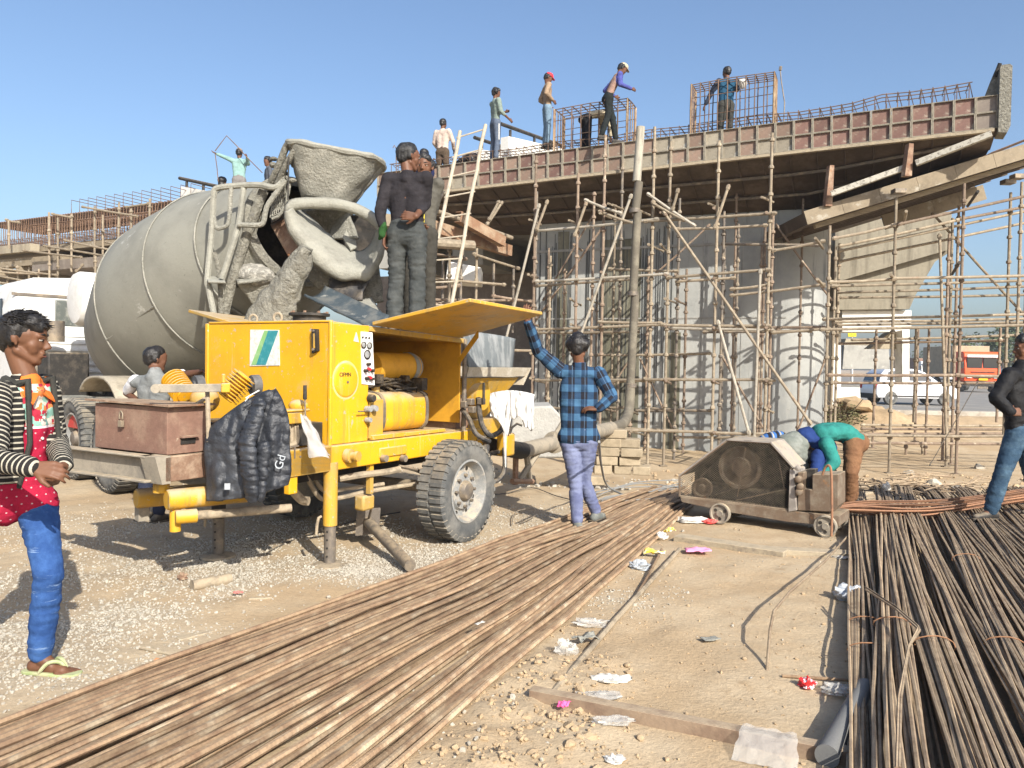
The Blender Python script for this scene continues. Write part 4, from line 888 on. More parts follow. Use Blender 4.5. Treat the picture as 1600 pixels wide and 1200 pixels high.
# tray with a heap of aggregate
sheet([(366, 434), (430, 426), (446, 432), (372, 442)], [8.0, 8.3, 8.0, 7.7], 'tray', m_slurry, .006, .03)
mb = MB(); mb.ell(W(398, 430, 7.95), .20, .15, .115, WF, 22, 14)
for i, q in enumerate(mb.v): mb.v[i] = crust(q, .022, 16)
mb.build('aggregate_heap', M('white_aggregate', (.48, .46, .41), (.28, .27, .24), scale=22, lo=.42, hi=.55, var=.5, bump=1, bscale=60, bdist=.03, rough=1), mx, smooth=60)
sheet([(370, 442), (440, 437), (428, 470), (395, 478)], [7.8, 8.0, 8.1, 8.0], 'tray_skirt', m_slurry, .015, .03)
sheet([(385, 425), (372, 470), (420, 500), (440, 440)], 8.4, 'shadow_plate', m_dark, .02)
# rubber flap, blue-grey trough and pale apron
sheet([(512, 438), (576, 436), (566, 470), (522, 474)], [7.8, 7.75, 7.7, 7.75], 'rubber_flap', m_black_rubber, .03, .03)
sheet([(575, 440), (592, 400), (600, 470), (560, 478)], [7.9, 8.0, 7.9, 7.9], 'apron', m_slurry_rough, .02, .03)
m_bluegrey = M('blue_grey_trough', (.05, .065, .075), (.115, .12, .115), rough=.6, scale=6, var=.3, bump=.4, col3=(.24, .24, .22), s3=7, lo3=.6, hi3=.7)
def trough(u, v_):
    a = W(lerp(492, 592, u), lerp(464, 512, u), lerp(7.55, 6.95, u)); k = (v_-.5)*2
    return crust(a+V(.07*k, .12*k, .06*k*k+.05*k), .006, 10)
mb = MB(); mb.grid(trough, 20, 10); mb.build('outlet_trough', m_bluegrey, mx, smooth=60, solid=.025)
sheet([(556, 472), (580, 468), (598, 492), (590, 500)], [7.7, 7.8, 7.5, 7.4], 'outlet_lip', m_slurry_pale, .01, .03)
# ---- ladder, basket and pipes on the back
def pipe(name, pts, d, r, mat, n=8):
    dd = d if isinstance(d, (list, tuple)) else [d]*len(pts)
    P = [W(x, y, z) for (x, y), z in zip(pts, dd)]
    if len(P) > 2:
        Q = []
        for i in range(len(P)-1):
            for k in range(4): 
                u = (i+k/4)/(len(P)-1); Q.append(V(*curve([tuple(p) for p in P], u)))
        P = Q+[P[-1]]
    mb = MB(); mb.tube(P, r, n); return mb.build(name, mat, mx)
pipe('ladder_frame', [(334, 490), (326, 450), (324, 435), (331, 360), (334, 305), (340, 294), (372, 290), (405, 289), (428, 293), (440, 286)], [7.75, 7.75, 7.75, 7.8, 7.8, 7.8, 7.8, 7.75, 7.7, 7.7], .030, m_slurry_pale)
pipe('ladder_rail', [(381, 292), (373, 350), (360, 395), (347, 436)], [7.8, 7.75, 7.7, 7.7], .030, m_slurry_pale)
pipe('ladder_loop', [(334, 340), (338, 355), (346, 356), (357, 348), (360, 310), (362, 292)], 7.8, .022, m_slurry)
pipe('ladder_loop', [(372, 351), (400, 352), (411, 348), (415, 330), (421, 316), (447, 281)], 7.7, .026, m_slurry)
pipe('support_tube', [(412, 298), (388, 360), (370, 415), (356, 465), (350, 492)], 7.85, .05, m_slurry_rough)
pipe('support_tube', [(405, 330), (385, 400), (372, 450)], 7.95, .035, m_slurry_rough)
pipe('hopper_arm', [(423, 286), (436, 258), (447, 230), (455, 222)], [7.9, 7.8, 7.75, 7.7], .035, m_slurry_rough)
pipe('hopper_arm', [(433, 288), (445, 262), (457, 240), (464, 232)], [7.85, 7.75, 7.7, 7.7], .030, m_slurry_rough)
pipe('hopper_arm', [(452, 222), (458, 230), (463, 228), (470, 236)], 7.7, .025, m_slurry_rough)
pipe('stay_rod', [(451, 245), (450, 312)], 7.65, .008, m_dark)
pipe('hose', [(334, 395), (342, 420), (345, 450), (346, 490)], 7.8, .03, m_slurry_rough)
for a in ([(430, 294), (446, 276), (452, 292), (440, 332), (425, 342)], ):
    pipe('basket_rim', a, 7.8, .016, m_slurry)
mb = MB()
for k in range(8):
    x0, y0 = lerp(428, 450, k/7), lerp(300, 284, k/7); mb.tube([W(x0, y0, 7.85), W(x0-6, y0+40, 7.85)], .006, 4)
for k in range(7):
    y0 = 290+7*k; mb.tube([W(424, y0+6, 7.85), W(452, y0-6, 7.85)], .006, 4)
mb.build('basket_mesh', m_slurry, mx, smooth=0)
sheet([(418, 330), (440, 318), (450, 335), (425, 350)], 7.95, 'basket_plate', m_dark, .01)
sheet([(322, 432), (350, 434), (352, 442), (325, 441)], [7.85, 7.85, 7.6, 7.65], 'step_plate', m_slurry_pale, .004, .02)
for k in range(14):
    mb = MB(); p = W(random.uniform(425, 470), random.uniform(226, 300), random.uniform(7.75, 8.0)); mb.ell(p, *(random.uniform(.02, .05) for _ in range(3)), WF, 7, 5); mb.build('cement_clump', m_slurry_rough, mx, smooth=40)
# ---- chassis, pedestals, wheels
mb = MB()
for y in (-.42, .34): mb.box(TF, -5.2, 2.2, y, y+.08, .78, 1.02)
for x in (-3.4, -2, -.6, .8, 2.1): mb.box(TF, x, x+.09, -.34, .34, .8, 1.0)
mb.build('chassis_frame', m_dark, mx, bevel=.008)
mb = MB()
for y in (-.5, .42):
    a = TF(1.5, y, 1.0); b_ = TF(1.9, y, 2.2)
    for P, Q in ((a, b_), (TF(2.2, y, 1.0), b_), (TF(-1.9, y, 1.0), TF(-1.6, y*.6, 1.7))): mb = MB(); mb.tube([P, Q], .06, 6); mb.build('pedestal_leg', m_slurry_rough, mx)
mb = MB(); mb.box(TF, 1.75, 2.05, -.6, .6, 2.1, 2.25); mb.build('pedestal_beam', m_slurry_rough, mx)
def truck_wheel(parent, c_, ax, R_, wd, mat_rim, nt_=44):
    wh = []
    mb = MB(); prof = [(R_*.60, -wd*.42), (R_*.72, -wd*.5), (R_*.90, -wd*.49), (R_*.965, -wd*.43), (R_*.97, wd*.43), (R_*.90, wd*.49), (R_*.72, wd*.5), (R_*.60, wd*.42)]
    mb.lathe(prof, c_, ax, 56, cap=False)
    X, Y = perp(ax); a = ax.normalized()
    for k in range(nt_):
        t0 = 2*math.pi*k/nt_; dt = 2*math.pi/nt_*.30
        for s in (-1, 1):
            tt = t0+(math.pi/nt_ if s > 0 else 0)
            ps = []
            for (rr, w0) in ((R_*.955, s*wd*.04), (R_*.955, s*wd*.47), (R_*.90, s*wd*.50)):
                for da in (-dt, dt): ps.append(c_+a*w0+(X*math.cos(tt+da)+Y*math.sin(tt+da))*rr)
            qs = []
            for (rr, w0) in ((R_*1.0, s*wd*.04), (R_*.995, s*wd*.46), (R_*.915, s*wd*.525)):
                for da in (-dt*.85, dt*.85): qs.append(c_+a*w0+(X*math.cos(tt+da)+Y*math.sin(tt+da))*rr)
            mb.add(ps+qs, [(6, 7, 9, 8), (8, 9, 11, 10), (0, 6, 8, 2), (2, 8, 10, 4), (1, 3, 9, 7), (3, 5, 11, 9), (0, 1, 7, 6), (4, 10, 11, 5)])
    w_ = mb.build('wheel', m_tyre, parent, smooth=40)
    mb = MB(); mb.lathe([(R_*.61, wd*.40), (R_*.63, wd*.46), (R_*.59, wd*.47), (R_*.55, wd*.36), (R_*.50, wd*.16), (R_*.40, wd*.13), (R_*.36, wd*.24), (R_*.24, wd*.28), (R_*.20, wd*.27)], c_, ax, 40, cap=False)
    mb.lathe([(R_*.62, -wd*.40), (R_*.55, -wd*.3), (R_*.2, -wd*.2)], c_, ax, 32, cap=False)
    mb.build('rim', mat_rim, w_, smooth=35)
    mb = MB(); mb.lathe([(R_*.21, wd*.2), (R_*.20, wd*.34), (R_*.16, wd*.44), (R_*.10, wd*.47), (.001, wd*.47)], c_, ax, 24, cap=False)
    for k in range(8):
        t0 = 2*math.pi*k/8; p = c_+a*wd*.26+(X*math.cos(t0)+Y*math.sin(t0))*R_*.31; mb.cyl(p, p+a*wd*.10, R_*.035, n=6)
    mb.build('hub', m_steel, w_, smooth=35)
    mb = MB()
    for k in range(8):
        t0 = 2*math.pi*(k+.5)/8; p = c_+a*wd*.145+(X*math.cos(t0)+Y*math.sin(t0))*R_*.455; mb.cyl(p, p+a*wd*.012, R_*.042, n=9)
    mb.build('hand_hole', m_dark, w_, smooth=0)
    return w_
m_rim = M('dusty_grey_rim', (.22, .225, .22), (.36, .33, .28), rough=.8, scale=9, var=.4, bump=.3, dust=DUST, damt=.6)
for x in (.63, -.62, -4.3):
    for s in (-1, 1): truck_wheel(mx, TF(x, s*1.0, .5), TF.y*s, .5, .5 if x > -2 else .3, m_rim)
# mudguard over the near rear wheel: bent plate
mb = MB(); arc = [(-.05, 1.10), (.15, 1.22), (.45, 1.27), (.85, 1.24), (1.15, 1.05), (1.32, .74)]
def mud(u, v_): a, z = curve(arc, u); return TF(a, -1.32+.62*v_, z)
mb.grid(mud, 16, 4); mb.build('mudguard', M('cement_splashed_mudguard', (.35, .31, .24), (.25, .22, .17), scale=5, var=.3, bump=.4), mx, smooth=30, solid=.03)
mb = MB(); mb.box(TF, -1.8, -.5, -1.2, -1.0, .62, .80); mb.build('side_bumper', M('faded_red_paint', (.50, .06, .05), (.38, .12, .09), scale=4, var=.2), mx, bevel=.01)
mb = MB(); mb.box(TF, -2.3, -1.4, -1.15, -.6, .55, .95); mb.build('battery_box', m_slurry, mx, bevel=.02)
mb = MB(); mb.box(TF, -3.0, -2.5, -1.0, -.45, .8, 1.55); mb.box(TF, -2.9, -2.45, .2, .9, .9, 1.8); mb.build('engine_box', m_dark, mx, bevel=.03)
mb = MB(); mb.cyl(TF(-3.2, -.95, 1.0), TF(-3.2, -.95, 1.9), .10, n=12); mb.cyl(TF(-2.9, -.8, 1.7), TF(-2.9, -.8, 2.0), .13, n=12); mb.build('air_filter', m_steel, mx)
mb = MB(); mb.tube([TF(-2.6, -1.15, 1.02), TF(-1.2, -1.2, 1.08)], .02, 6); mb.build('hand_rail', m_steel, mx)
# water tank
mb = MB(); o_ = TF(-2.1, -.75, 2.29); mb.lathe([(.001, -.05), (.2, -.045), (.34, -.02), (.375, .04), (.375, 1.3), (.3, 1.36), (.001, 1.38)], o_, TF.y, 40)
mb.build('water_tank', m_white, mx, smooth=40)
# cab seen from the rear
mb = MB(); x0, x1 = -5.3, -3.55
pr = [(-1.2, .95), (1.2, .95), (1.2, 2.2), (1.12, 2.5), (.9, 2.66), (0, 2.72), (-.9, 2.66), (-1.12, 2.5), (-1.2, 2.2)]
A = [TF(x1, y, z) for y, z in pr]; B = [TF(x0, y, z) for y, z in pr]; n = len(pr)
mb.add(A+B, [tuple(range(n)), tuple(range(2*n-1, n-1, -1))]+[(k, n+k, n+(k+1) % n, (k+1) % n) for k in range(n)]); mb.build('cab', m_white, mx, bevel=.05)
for k in range(8):
    z = 1.02+.11*k; mb = MB(); mb.box(TF, x1-.01, x1+.018, -1.12, 1.1, z, z+.05); mb.build('rib', m_white, mx, bevel=.006)
mb = MB(); mb.box(TF, x1-.02, x1+.012, -.62, .6, 1.95, 2.35); mb.build('rear_window', M('grimy_cab_glass', (.10, .11, .10), (.25, .25, .22), rough=.3, scale=6, var=.2, bump=0), mx, bevel=.03)
mb = MB(); mb.box(TF, x1-.01, x1+.02, -1.19, 1.19, 2.38, 2.42); mb.build('roof_gutter', m_steel, mx)
mb = MB(); mb.box(TF, x0+.4, x1-.5, -1.215, -1.19, 1.7, 2.35); mb.build('door_window', m_glass, mx, bevel=.02)
# ================================================================== CONCRETE PUMP TRAILER
PF = Fr((-1.32, 5.8, 0), (.5, .866, 0))
def hit(px, py, o, n):
    d = ray(px, py); return CAM+d*((Vector(o)-CAM).dot(n)/d.dot(n))
def onf(px, py, off=0.0): return hit(px, py, PF(-off, 0, 0), PF.x)      # on the front (logo) face
def ons(px, py, off=0.0): return hit(px, py, PF(0, -off, 0), PF.y)      # on the near side face
pu = thing('concrete_pump', 'yellow trailer concrete pump with its side hatch propped open, standing on jacks', 'concrete pump', PF(.8, .6, 0))
def pbox(name, mat, *r, bevel=.006, parent=None): mb = MB(); mb.box(PF, *r); return mb.build(name, mat, parent or pu, bevel=bevel)
ZR = 1.775
# shell
front = pbox('front_panel', m_yellow, 0, .02, 0, 1.32, .80, ZR)
pbox('front_edge', m_yellow, -.012, .03, 1.30, 1.335, .80, ZR+.004); pbox('front_edge', m_yellow, -.008, .03, 0, 1.30, ZR, ZR+.018)
pbox('side_panel', m_yellow, .022, .42, -.004, .016, .885, ZR-.002, bevel=.004)
pbox('corner_post', m_yellow, -.006, .02, -.010, .02, .80, ZR+.01, bevel=.008)
mb = MB()
for b0, b1 in ((0, .06), (1.26, 1.32)): mb.hexa([PF(.02, b0, ZR-.03), PF(1.78, b0, ZR-.10), PF(1.78, b1, ZR-.10), PF(.02, b1, ZR-.03), PF(.02, b0, ZR+.01), PF(1.78, b0, ZR-.055), PF(1.78, b1, ZR-.055), PF(.02, b1, ZR+.01)])
mb.build('roof_rail', m_yellow_dirty, pu, bevel=.006)
mb = MB(); mb.hexa([PF(.02, .061, ZR-.02), PF(1.78, .061, ZR-.09), PF(1.78, 1.259, ZR-.09), PF(.02, 1.259, ZR-.02), PF(.02, .061, ZR+.004), PF(1.78, .061, ZR-.062), PF(1.78, 1.259, ZR-.062), PF(.02, 1.259, ZR+.004)])
mb.build('roof', m_yellow_dirty, pu, bevel=.004)
pbox('bulkhead', m_yellow_in, 1.72, 1.735, .02, 1.3, .95, ZR-.08); pbox('back_panel', m_yellow_in, .03, 1.72, 1.24, 1.255, .9, ZR-.10); pbox('floor_plate', m_yellow_dirty, .03, 2.0, .05, 1.25, .86, .885)
pbox('inner_wall', m_yellow_in, .40, .415, .03, 1.2, .9, ZR-.06)
mb = MB(); mb.cyl(PF(1.765, .0, .86), PF(1.765, .0, ZR-.06), .022, n=10); mb.build('rear_post', m_steel, pu)
# logo plate on the front face
def quad_on(fn, pts, off, thick, name, mat, parent):
    P = [fn(x, y, off) for x, y in pts]; nrm = (P[1]-P[0]).cross(P[2]-P[0]).normalized()
    if nrm.dot(CAM-P[0]) < 0: nrm = -nrm
    Q = [p-nrm*thick for p in P]; n = len(P); mb = MB(); mb.add(P+Q, [tuple(range(n)), tuple(range(2*n-1, n-1, -1))]+[(k, n+k, n+(k+1) % n, (k+1) % n) for k in range(n)])
    return mb.build(name, mat, parent, smooth=0)
m_sticker = M('scuffed_white_sticker', (.62, .64, .60), (.50, .50, .44), rough=.6, scale=30, var=.15, bump=.05, col3=(.40, .34, .2), s3=40, lo3=.66, hi3=.72)
plate = quad_on(onf, [(390, 572), (436.5, 571), (435.5, 515.5), (391, 515)], .006, .008, 'logo_plate', m_sticker, pu)
quad_on(onf, [(392.5, 570), (400, 570), (419, 516.5), (413, 516.5)], .009, .003, 'green_stripe', M('green_stripe', (.22, .42, .16), (.30, .46, .25), scale=20, var=.1, bump=0), plate)
quad_on(onf, [(400.2, 570), (415, 570), (434.5, 516.5), (419.2, 516.5)], .009, .003, 'teal_stripe', M('teal_stripe', (.03, .22, .25), (.08, .29, .31), scale=20, var=.1, bump=0), plate)
# sight gauge
g_ = quad_on(onf, [(487, 552), (495, 548), (494, 514), (486.5, 514)], .03, .03, 'sight_gauge', m_dark, pu)
quad_on(onf, [(489, 544), (491.5, 544), (491, 521), (489, 521)], .034, .004, 'gauge_glass', m_yellow_dirty, g_)
for y in (517, 546):
    mb = MB(); p = onf(490, y, .03); mb.cyl(p, p-PF.x*.012, .009, n=8); mb.build('bolt', m_steel, g_)
# round embossed cover on the side panel with the maker's small lettering
c_ = ons(540, 594, .004)
mb = MB(); mb.lathe([(.128, 0), (.128, .004), (.120, .010), (.114, .012), (.001, .012)], c_, -PF.y, 40); cov = mb.build('round_cover', m_yellow, pu)
mb = MB(); mb.lathe([(.145, .0005), (.129, .0025)], c_, -PF.y, 40, cap=False); mb.build('worn_ring', M('bare_primer_ring', (.62, .45, .16), (.55, .42, .28), scale=9, var=.1, bump=0), cov)
mb = MB(); q = ons(543, 597, .016); mb.cyl(q, q-PF.y*.006, .010, n=8); mb.build('centre_bolt', m_steel, cov)
def text(body, o, right, up, size, mat, name, parent, depth=.0015):
    cu = bpy.data.curves.new(name, 'FONT'); cu.body = body; cu.size = size; cu.extrude = depth; cu.align_x = 'CENTER'; cu.align_y = 'CENTER'
    tmp = bpy.data.objects.new('t', cu); COL.objects.link(tmp); dg = bpy.context.evaluated_depsgraph_get(); me = bpy.data.meshes.new_from_object(tmp.evaluated_get(dg))
    bpy.data.objects.remove(tmp); r_ = Vector(right).normalized(); u_ = Vector(up).normalized(); n = r_.cross(u_)
    L = root_loc(parent) if parent else Vector(o)
    for v_ in me.vertices: v_.co = Vector(o)+r_*v_.co.x+u_*v_.co.y+n*v_.co.z-L
    me.materials.clear(); me.materials.append(mat); return link(name, me, parent, None if parent else o)
text('CIFMN', ons(539.5, 585.5, .018), PF.x, (0, 0, 1), .042, m_dark, 'lettering', cov)
quad_on(ons, [(553, 533), (561, 535), (557, 519)], .008, .004, 'warning_triangle', m_sticker, pu)
# control panel with dials
cp = quad_on(ons, [(566, 600), (585.5, 602), (582, 519.5), (564.5, 518)], .012, .012, 'control_panel', m_white, pu)
def dial(px, py, r_, mat, name, h=.01, base=.014, par=None):
    p = ons(px, py, base); mb = MB(); mb.lathe([(r_, 0), (r_, h*.8), (r_*.85, h), (.001, h)], p, -PF.y, 20); return mb.build(name, mat, par or cp)
m_dialface = M('dial_face', (.30, .31, .31), (.2, .2, .2), rough=.3, scale=60, var=.1, bump=0); m_redknob = M('red_knob', (.55, .03, .04), rough=.4, var=.05, bump=0)
for x, y, r_ in ((568, 539, .026), (577, 540, .026), (573.5, 554, .036)):
    d_ = dial(x, y, r_, m_dark, 'gauge'); dial(x, y, r_*.72, m_dialface, 'gauge_face', .004, .026, cp)
for x, y in ((566.5, 527), (571.5, 527.5), (576.5, 528)): dial(x, y, .008, m_dark, 'lamp', .008)
for x, y, mm in ((569.5, 579, m_dark), (574.5, 577, m_redknob), (580, 579, m_dark), (571.5, 591, m_dark), (575.5, 590, m_redknob), (579, 592, m_dark), (574, 569, m_dark)): dial(x, y, .013, mm, 'switch_knob', .03)
# valve block with two gauges
vb = pbox('valve_block', m_yellow_dirty, .43, .60, -.01, .14, .90, 1.20)
for x, y, r_ in ((572, 639, .024), (581, 638, .026), (577, 622, .03), (572, 656, .02)): dial(x, y, r_, m_dark if y < 630 else m_dialface, 'valve_dial', .05, .012, vb)
mb = MB(); p = ons(560, 643, .05); mb.cyl(p, p+PF.x*.12, .006, n=6); mb.build('valve_lever', m_steel, vb)
# engine and air filter
m_grease = M('greasy_engine_iron', (.06, .05, .04), (.14, .11, .07), rough=.6, metal=.2, scale=14, var=.5, bump=.8, bscale=40, bdist=.03)
eng = pbox('engine_block', m_grease, .55, 1.55, .35, .95, .9, 1.35, bevel=.03)
mb = MB()
for k in range(10):
    a, b_, c2 = random.uniform(.6, 1.3), random.uniform(.14, .4), random.uniform(1.1, 1.42); mb.box(PF.rot(random.uniform(-.3, .3)), a, a+random.uniform(.04, .14), b_, b_+.12, c2, c2+random.uniform(.03, .12))
for k in range(8): mb.tube([PF(random.uniform(.5, .8), .2, random.uniform(1.25, 1.4)), PF(random.uniform(.8, 1.1), .12, random.uniform(1.15, 1.4)), PF(random.uniform(1.1, 1.4), .25, random.uniform(1.15, 1.35))], .012, 6)
mb.build('engine_fitting', m_grease, eng, bevel=.008)
mb = MB(); o_ = W(592, 573, 6.7); mb.lathe([(.001, -.1), (.115, -.1), (.12, -.08), (.12, .38), (.125, .39), (.125, .43), (.105, .47), (.04, .5)], o_, PF.x, 28); mb.build('air_filter', m_yellow_in, pu)
mb = MB(); mb.lathe([(.127, .36), (.131, .40), (.11, .475), (.05, .52), (.001, .52)], o_, PF.x, 28, cap=False); mb.build('filter_cap', m_slurry_pale, pu)
# fuel tank with straps
def tank_section(a, grow=0.0):
    pts = []
    for k in range(32):
        t_ = 2*math.pi*k/32; c2, s2 = math.cos(t_), math.sin(t_); r_ = 1/(abs(c2)**4+abs(s2)**4)**.25
        pts.append(PF(a, .27+(.235+grow)*c2*r_, 1.085+(.165+grow)*s2*r_))
    return pts
def tank(a0, a1, g0=0.0, name='fuel_tank', mat=m_yellow, par=None, rings=((0, -.02), (.015, 0), (1, 0))):
    mb = MB(); L_ = [tank_section(a, g) for a, g in rings]; N = 32; vs_ = [p for r_ in L_ for p in r_]; m_ = len(L_)
    fs = [(i*N+k, (i+1)*N+k, (i+1)*N+(k+1) % N, i*N+(k+1) % N) for i in range(m_-1) for k in range(N)]+[tuple(range(N-1, -1, -1)), tuple(range((m_-1)*N, m_*N))]
    mb.add(vs_, fs); return mb.build(name, mat, par or pu, smooth=45)
tk = tank(0, 0, rings=((.56, -.035), (.565, -.015), (.59, 0), (1.24, 0), (1.27, -.012), (1.28, -.04)))
for a in (.64, 1.22): tank(0, 0, name='tank_strap', mat=m_steel, par=tk, rings=((a, .004), (a, .010), (a+.035, .010), (a+.035, .004)))
mb = MB()
for sg in (-1, 1): mb.tube([PF(.558, .27-.16*sg, .98), PF(.552, .27, 1.085), PF(.558, .27+.16*sg, 1.19)], .008, 5)
mb.build('pressed_cross', m_yellow, tk)
mb = MB(); mb.cyl(PF(.75, .2, 1.24), PF(.75, .2, 1.29), .035, n=14); mb.build('filler_cap', m_yellow_dirty, tk)
mb = MB(); mb.tube([PF(.95, .15, 1.262), PF(1.15, .08, 1.28), PF(1.2, .12, 1.22), PF(1.05, .1, 1.262)], .008, 6); mb.tube([PF(.8, .3, 1.27), PF(1.0, .2, 1.3), PF(1.3, .15, 1.25), PF(1.6, .3, 1.2)], .012, 6); mb.build('fuel_hose', m_black_rubber, tk)
mb = MB(); mb.box(PF, .45, .86, -.03, .3, .887, .925); mb.build('bearer', m_yellow_dirty, pu, bevel=.006); mb = MB(); mb.box(PF, .88, 1.45, -.02, .3, .887, .92); mb.build('bearer', m_yellow_dirty, pu, bevel=.006)
# chassis
ch = pbox('chassis_beam', m_yellow, -.78, 2.05, -.045, .035, .70, .882, bevel=.01); pbox('chassis_beam', m_dark, -.78, 2.05, 1.2, 1.28, .70, .86)
for a in (-.7, .3, 1.0, 1.9): pbox('cross_member', m_dark, a, a+.08, .036, 1.2, .70, .84)
pbox('underbody', m_dark, -.2, 1.9, .2, 1.05, .60, .70)
for px, py, r_, L_ in ((541, 712, .052, .09), (747, 690, .035, .06)):
    mb = MB(); p = ons(px, py, .045); mb.lathe([(r_, 0), (r_, L_*.5), (r_*.6, L_*.55), (r_*.6, L_*.9), (r_*.75, L_*.95), (r_*.75, L_*1.2), (.001, L_*1.2)], p, -PF.y+PF.x*.15, 20); mb.build('tow_boss', m_yellow_dirty, pu)
for (x0, y0, x1, y1) in ((594, 695, 636, 716),):
    mb = MB(); a = ons(x0, y1, .06); b_ = ons(x1, y0, .06); mb.box(Fr(a, PF.x, PF.y), 0, (b_-a).dot(PF.x), 0, .02, 0, (b_-a).z); br = mb.build('spring_bracket', m_yellow_dirty, pu, bevel=.01)
    for x in (598, 628): 
        mb = MB(); p = ons(x, 716, .06); mb.cyl(p, p-PF.y*.04, .028, n=12); mb.build('shackle_bolt', m_steel, br)
mb = MB(); 
for k in range(7): 
    Ls = .52-.06*k; mb.tube([PF(1.25-Ls, -.07, .66-.012*k), PF(1.25-Ls*.5, -.07, .60-.014*k), PF(1.25, -.07, .575-.016*k), PF(1.25+Ls*.5, -.07, .60-.014*k), PF(1.25+Ls, -.07, .66-.012*k)], .014, 4)
mb.build('leaf_spring', m_steel, pu)
mb = MB(); mb.cyl(PF(1.25, -.15, .42), PF(1.25, 1.5, .42), .05, n=12); mb.build('axle', m_steel, pu)
m_dirt_smear = M('scraped_mark', (.16, .13, .10), var=.2, bump=0)
text('T:', ons(463, 707, .048), PF.x, (0, 0, 1), .13, m_dirt_smear, 'chalked_letter', ch)
wl = truck_wheel(pu, PF(1.25, -.29, .425), -PF.y, .425, .26, m_rim, 40); truck_wheel(pu, PF(1.25, 1.55, .425), PF.y, .425, .26, m_rim, 40)
# hydraulic lines under the chassis
m_line = M('dusty_hydraulic_line', (.33, .27, .19), (.20, .165, .12), rough=.8, scale=10, var=.3, bump=.3)
def lines(pts, r_, name='hydraulic_line'):
    P = [W(*p) for p in pts]; Q = []
    for k in range(len(P)*5-4): Q.append(V(*curve([tuple(p) for p in P], k/(len(P)*5-5))))
    mb = MB(); mb.tube(Q, r_, 8); return mb.build(name, m_line, pu)
lines([(478, 742, 5.9), (500, 778, 6.0), (530, 778, 6.1), (575, 768, 6.3), (650, 756, 6.6)], .018); lines([(488, 742, 6.0), (508, 768, 6.05), (540, 764, 6.2), (600, 756, 6.4)], .016)
lines([(530, 748, 6.0), (565, 742, 6.1), (600, 738, 6.3), (625, 733, 6.4)], .026); lines([(452, 760, 5.8), (470, 780, 5.9), (482, 783, 5.9)], .035); lines([(440, 735, 5.8), (452, 762, 5.8)], .04)
mb = MB(); a = W(578, 735, 6.2); mb.box(Fr(a, PF.x, PF.y), -.02, .02, -.02, .02, -.18, .05); mb.build('hanger_strap', m_yellow_dirty, pu); mb = MB(); mb.box(Fr(W(572, 792, 6.25), PF.x, PF.y), -.09, .05, -.05, .05, -.02, .10); mb.build('oil_sump', m_yellow_dirty, pu, bevel=.02)
# jacks
def jack(a, b_, top, name='jack_leg'):
    j = PF(a, b_, 0); mb = MB(); mb.cyl(j+V(0, 0, .30), j+V(0, 0, top), .052, n=18); o = mb.build(name, m_yellow_dirty if b_ < .3 else m_dark, pu)
    mb = MB(); mb.cyl(j+V(0, 0, .015), j+V(0, 0, .32), .043, n=18); mb.build('inner_tube', m_steel, o); mb = MB(); mb.lathe([(.001, .03), (.05, .03), (.125, .016), (.13, .0), (.001, 0)], j, (0, 0, 1), 24); mb.build('foot_plate', m_line, o)
    mb = MB()
    for z in (.08, .14, .20, .26): mb.cyl(j+V(0, 0, z)-PF.x*.041-PF.y*.012, j+V(0, 0, z)-PF.x*.045-PF.y*.014, .008, n=8)
    mb.build('pin_hole', m_dark, o)
    mb = MB(); q = j+V(-.055, -.03, .33); mb.tube([q+V(.0, 0, .04), q+V(-.02, -.01, .03), q+V(-.03, -.01, -.02), q+V(-.035, -.01, -.09)], .011, 7); mb.build('lock_pin', m_line, o); return o
jack(.005, -.012, .76); jack(-.26, .86, .7)
# loose jack leg leaning off the chassis
st_ = thing('loose_jack_leg', 'loose steel jack leg with square foot plate slanting to the gravel beside the wheel', 'jack leg', W(640, 884, 5.95))
A, B = W(575, 815, 6.5), G(641, 884, .05)
mb = MB(); mb.cyl(A, B, .043, n=16); mb.build('tube', m_steel, st_); dd = (B-A).normalized(); x_, y_ = perp(dd); mb = MB(); mb.box(Fr(A, x_, y_), -.1, .1, -.1, .1, -.012, .012); mb.build('foot_plate', m_steel, st_)
mb = MB(); mb.tube([A, W(580, 795, 6.3)], .01, 5); mb.build('chain', m_steel, st_)
# ---- drawbar end: tool box, beams, pipes
tb = pbox('tool_box', m_rust_box, -1.09, -.79, .35, 1.10, .885, 1.185, bevel=.004)
mb = MB(); mb.hexa([PF(-1.12, .30, 1.19), PF(-.76, .30, 1.19), PF(-.76, 1.17, 1.19), PF(-1.12, 1.17, 1.20), PF(-1.12, .30, 1.203), PF(-.76, .30, 1.203), PF(-.76, 1.17, 1.203), PF(-1.12, 1.17, 1.213)]); mb.build('lid', m_rust, tb)
mb = MB(); fb = lambda px, py, off=0.0: hit(px, py, PF(-1.09-off, 0, 0), PF.x)
pd = fb(189, 660, .02); mb.box(Fr(pd, PF.y), -.018, .018, -.012, .012, -.03, .012); mb.tube([pd+PF.y*.016+V(0, 0, .02), pd+PF.y*.016+V(0, 0, .06), pd+V(0, 0, .075), pd-PF.y*.016+V(0, 0, .06), pd-PF.y*.016+V(0, 0, .02)], .006, 6); mb.build('padlock', m_steel, tb, bevel=.006)
hp = hit(295, 686, PF(0, .345, 0), PF.y); mb = MB(); mb.box(Fr(hp, PF.x, PF.y), -.07, .06, -.03, 0, .012, .024); mb.build('handle', m_rust_box, tb); mb = MB(); mb.box(Fr(hp, PF.x, PF.y), -.06, .05, -.003, 0.003, -.03, .012); mb.build('handle_slot', m_dark, tb)
mb = MB(); mb.box(PF, -1.14, -.5, .30, .36, .72, .88); mb.build('drawbar_beam', m_rust, pu, bevel=.006); mb = MB(); mb.box(PF, -1.14, -.5, 1.05, 1.11, .72, .88); mb.build('drawbar_beam', m_dark, pu, bevel=.006)
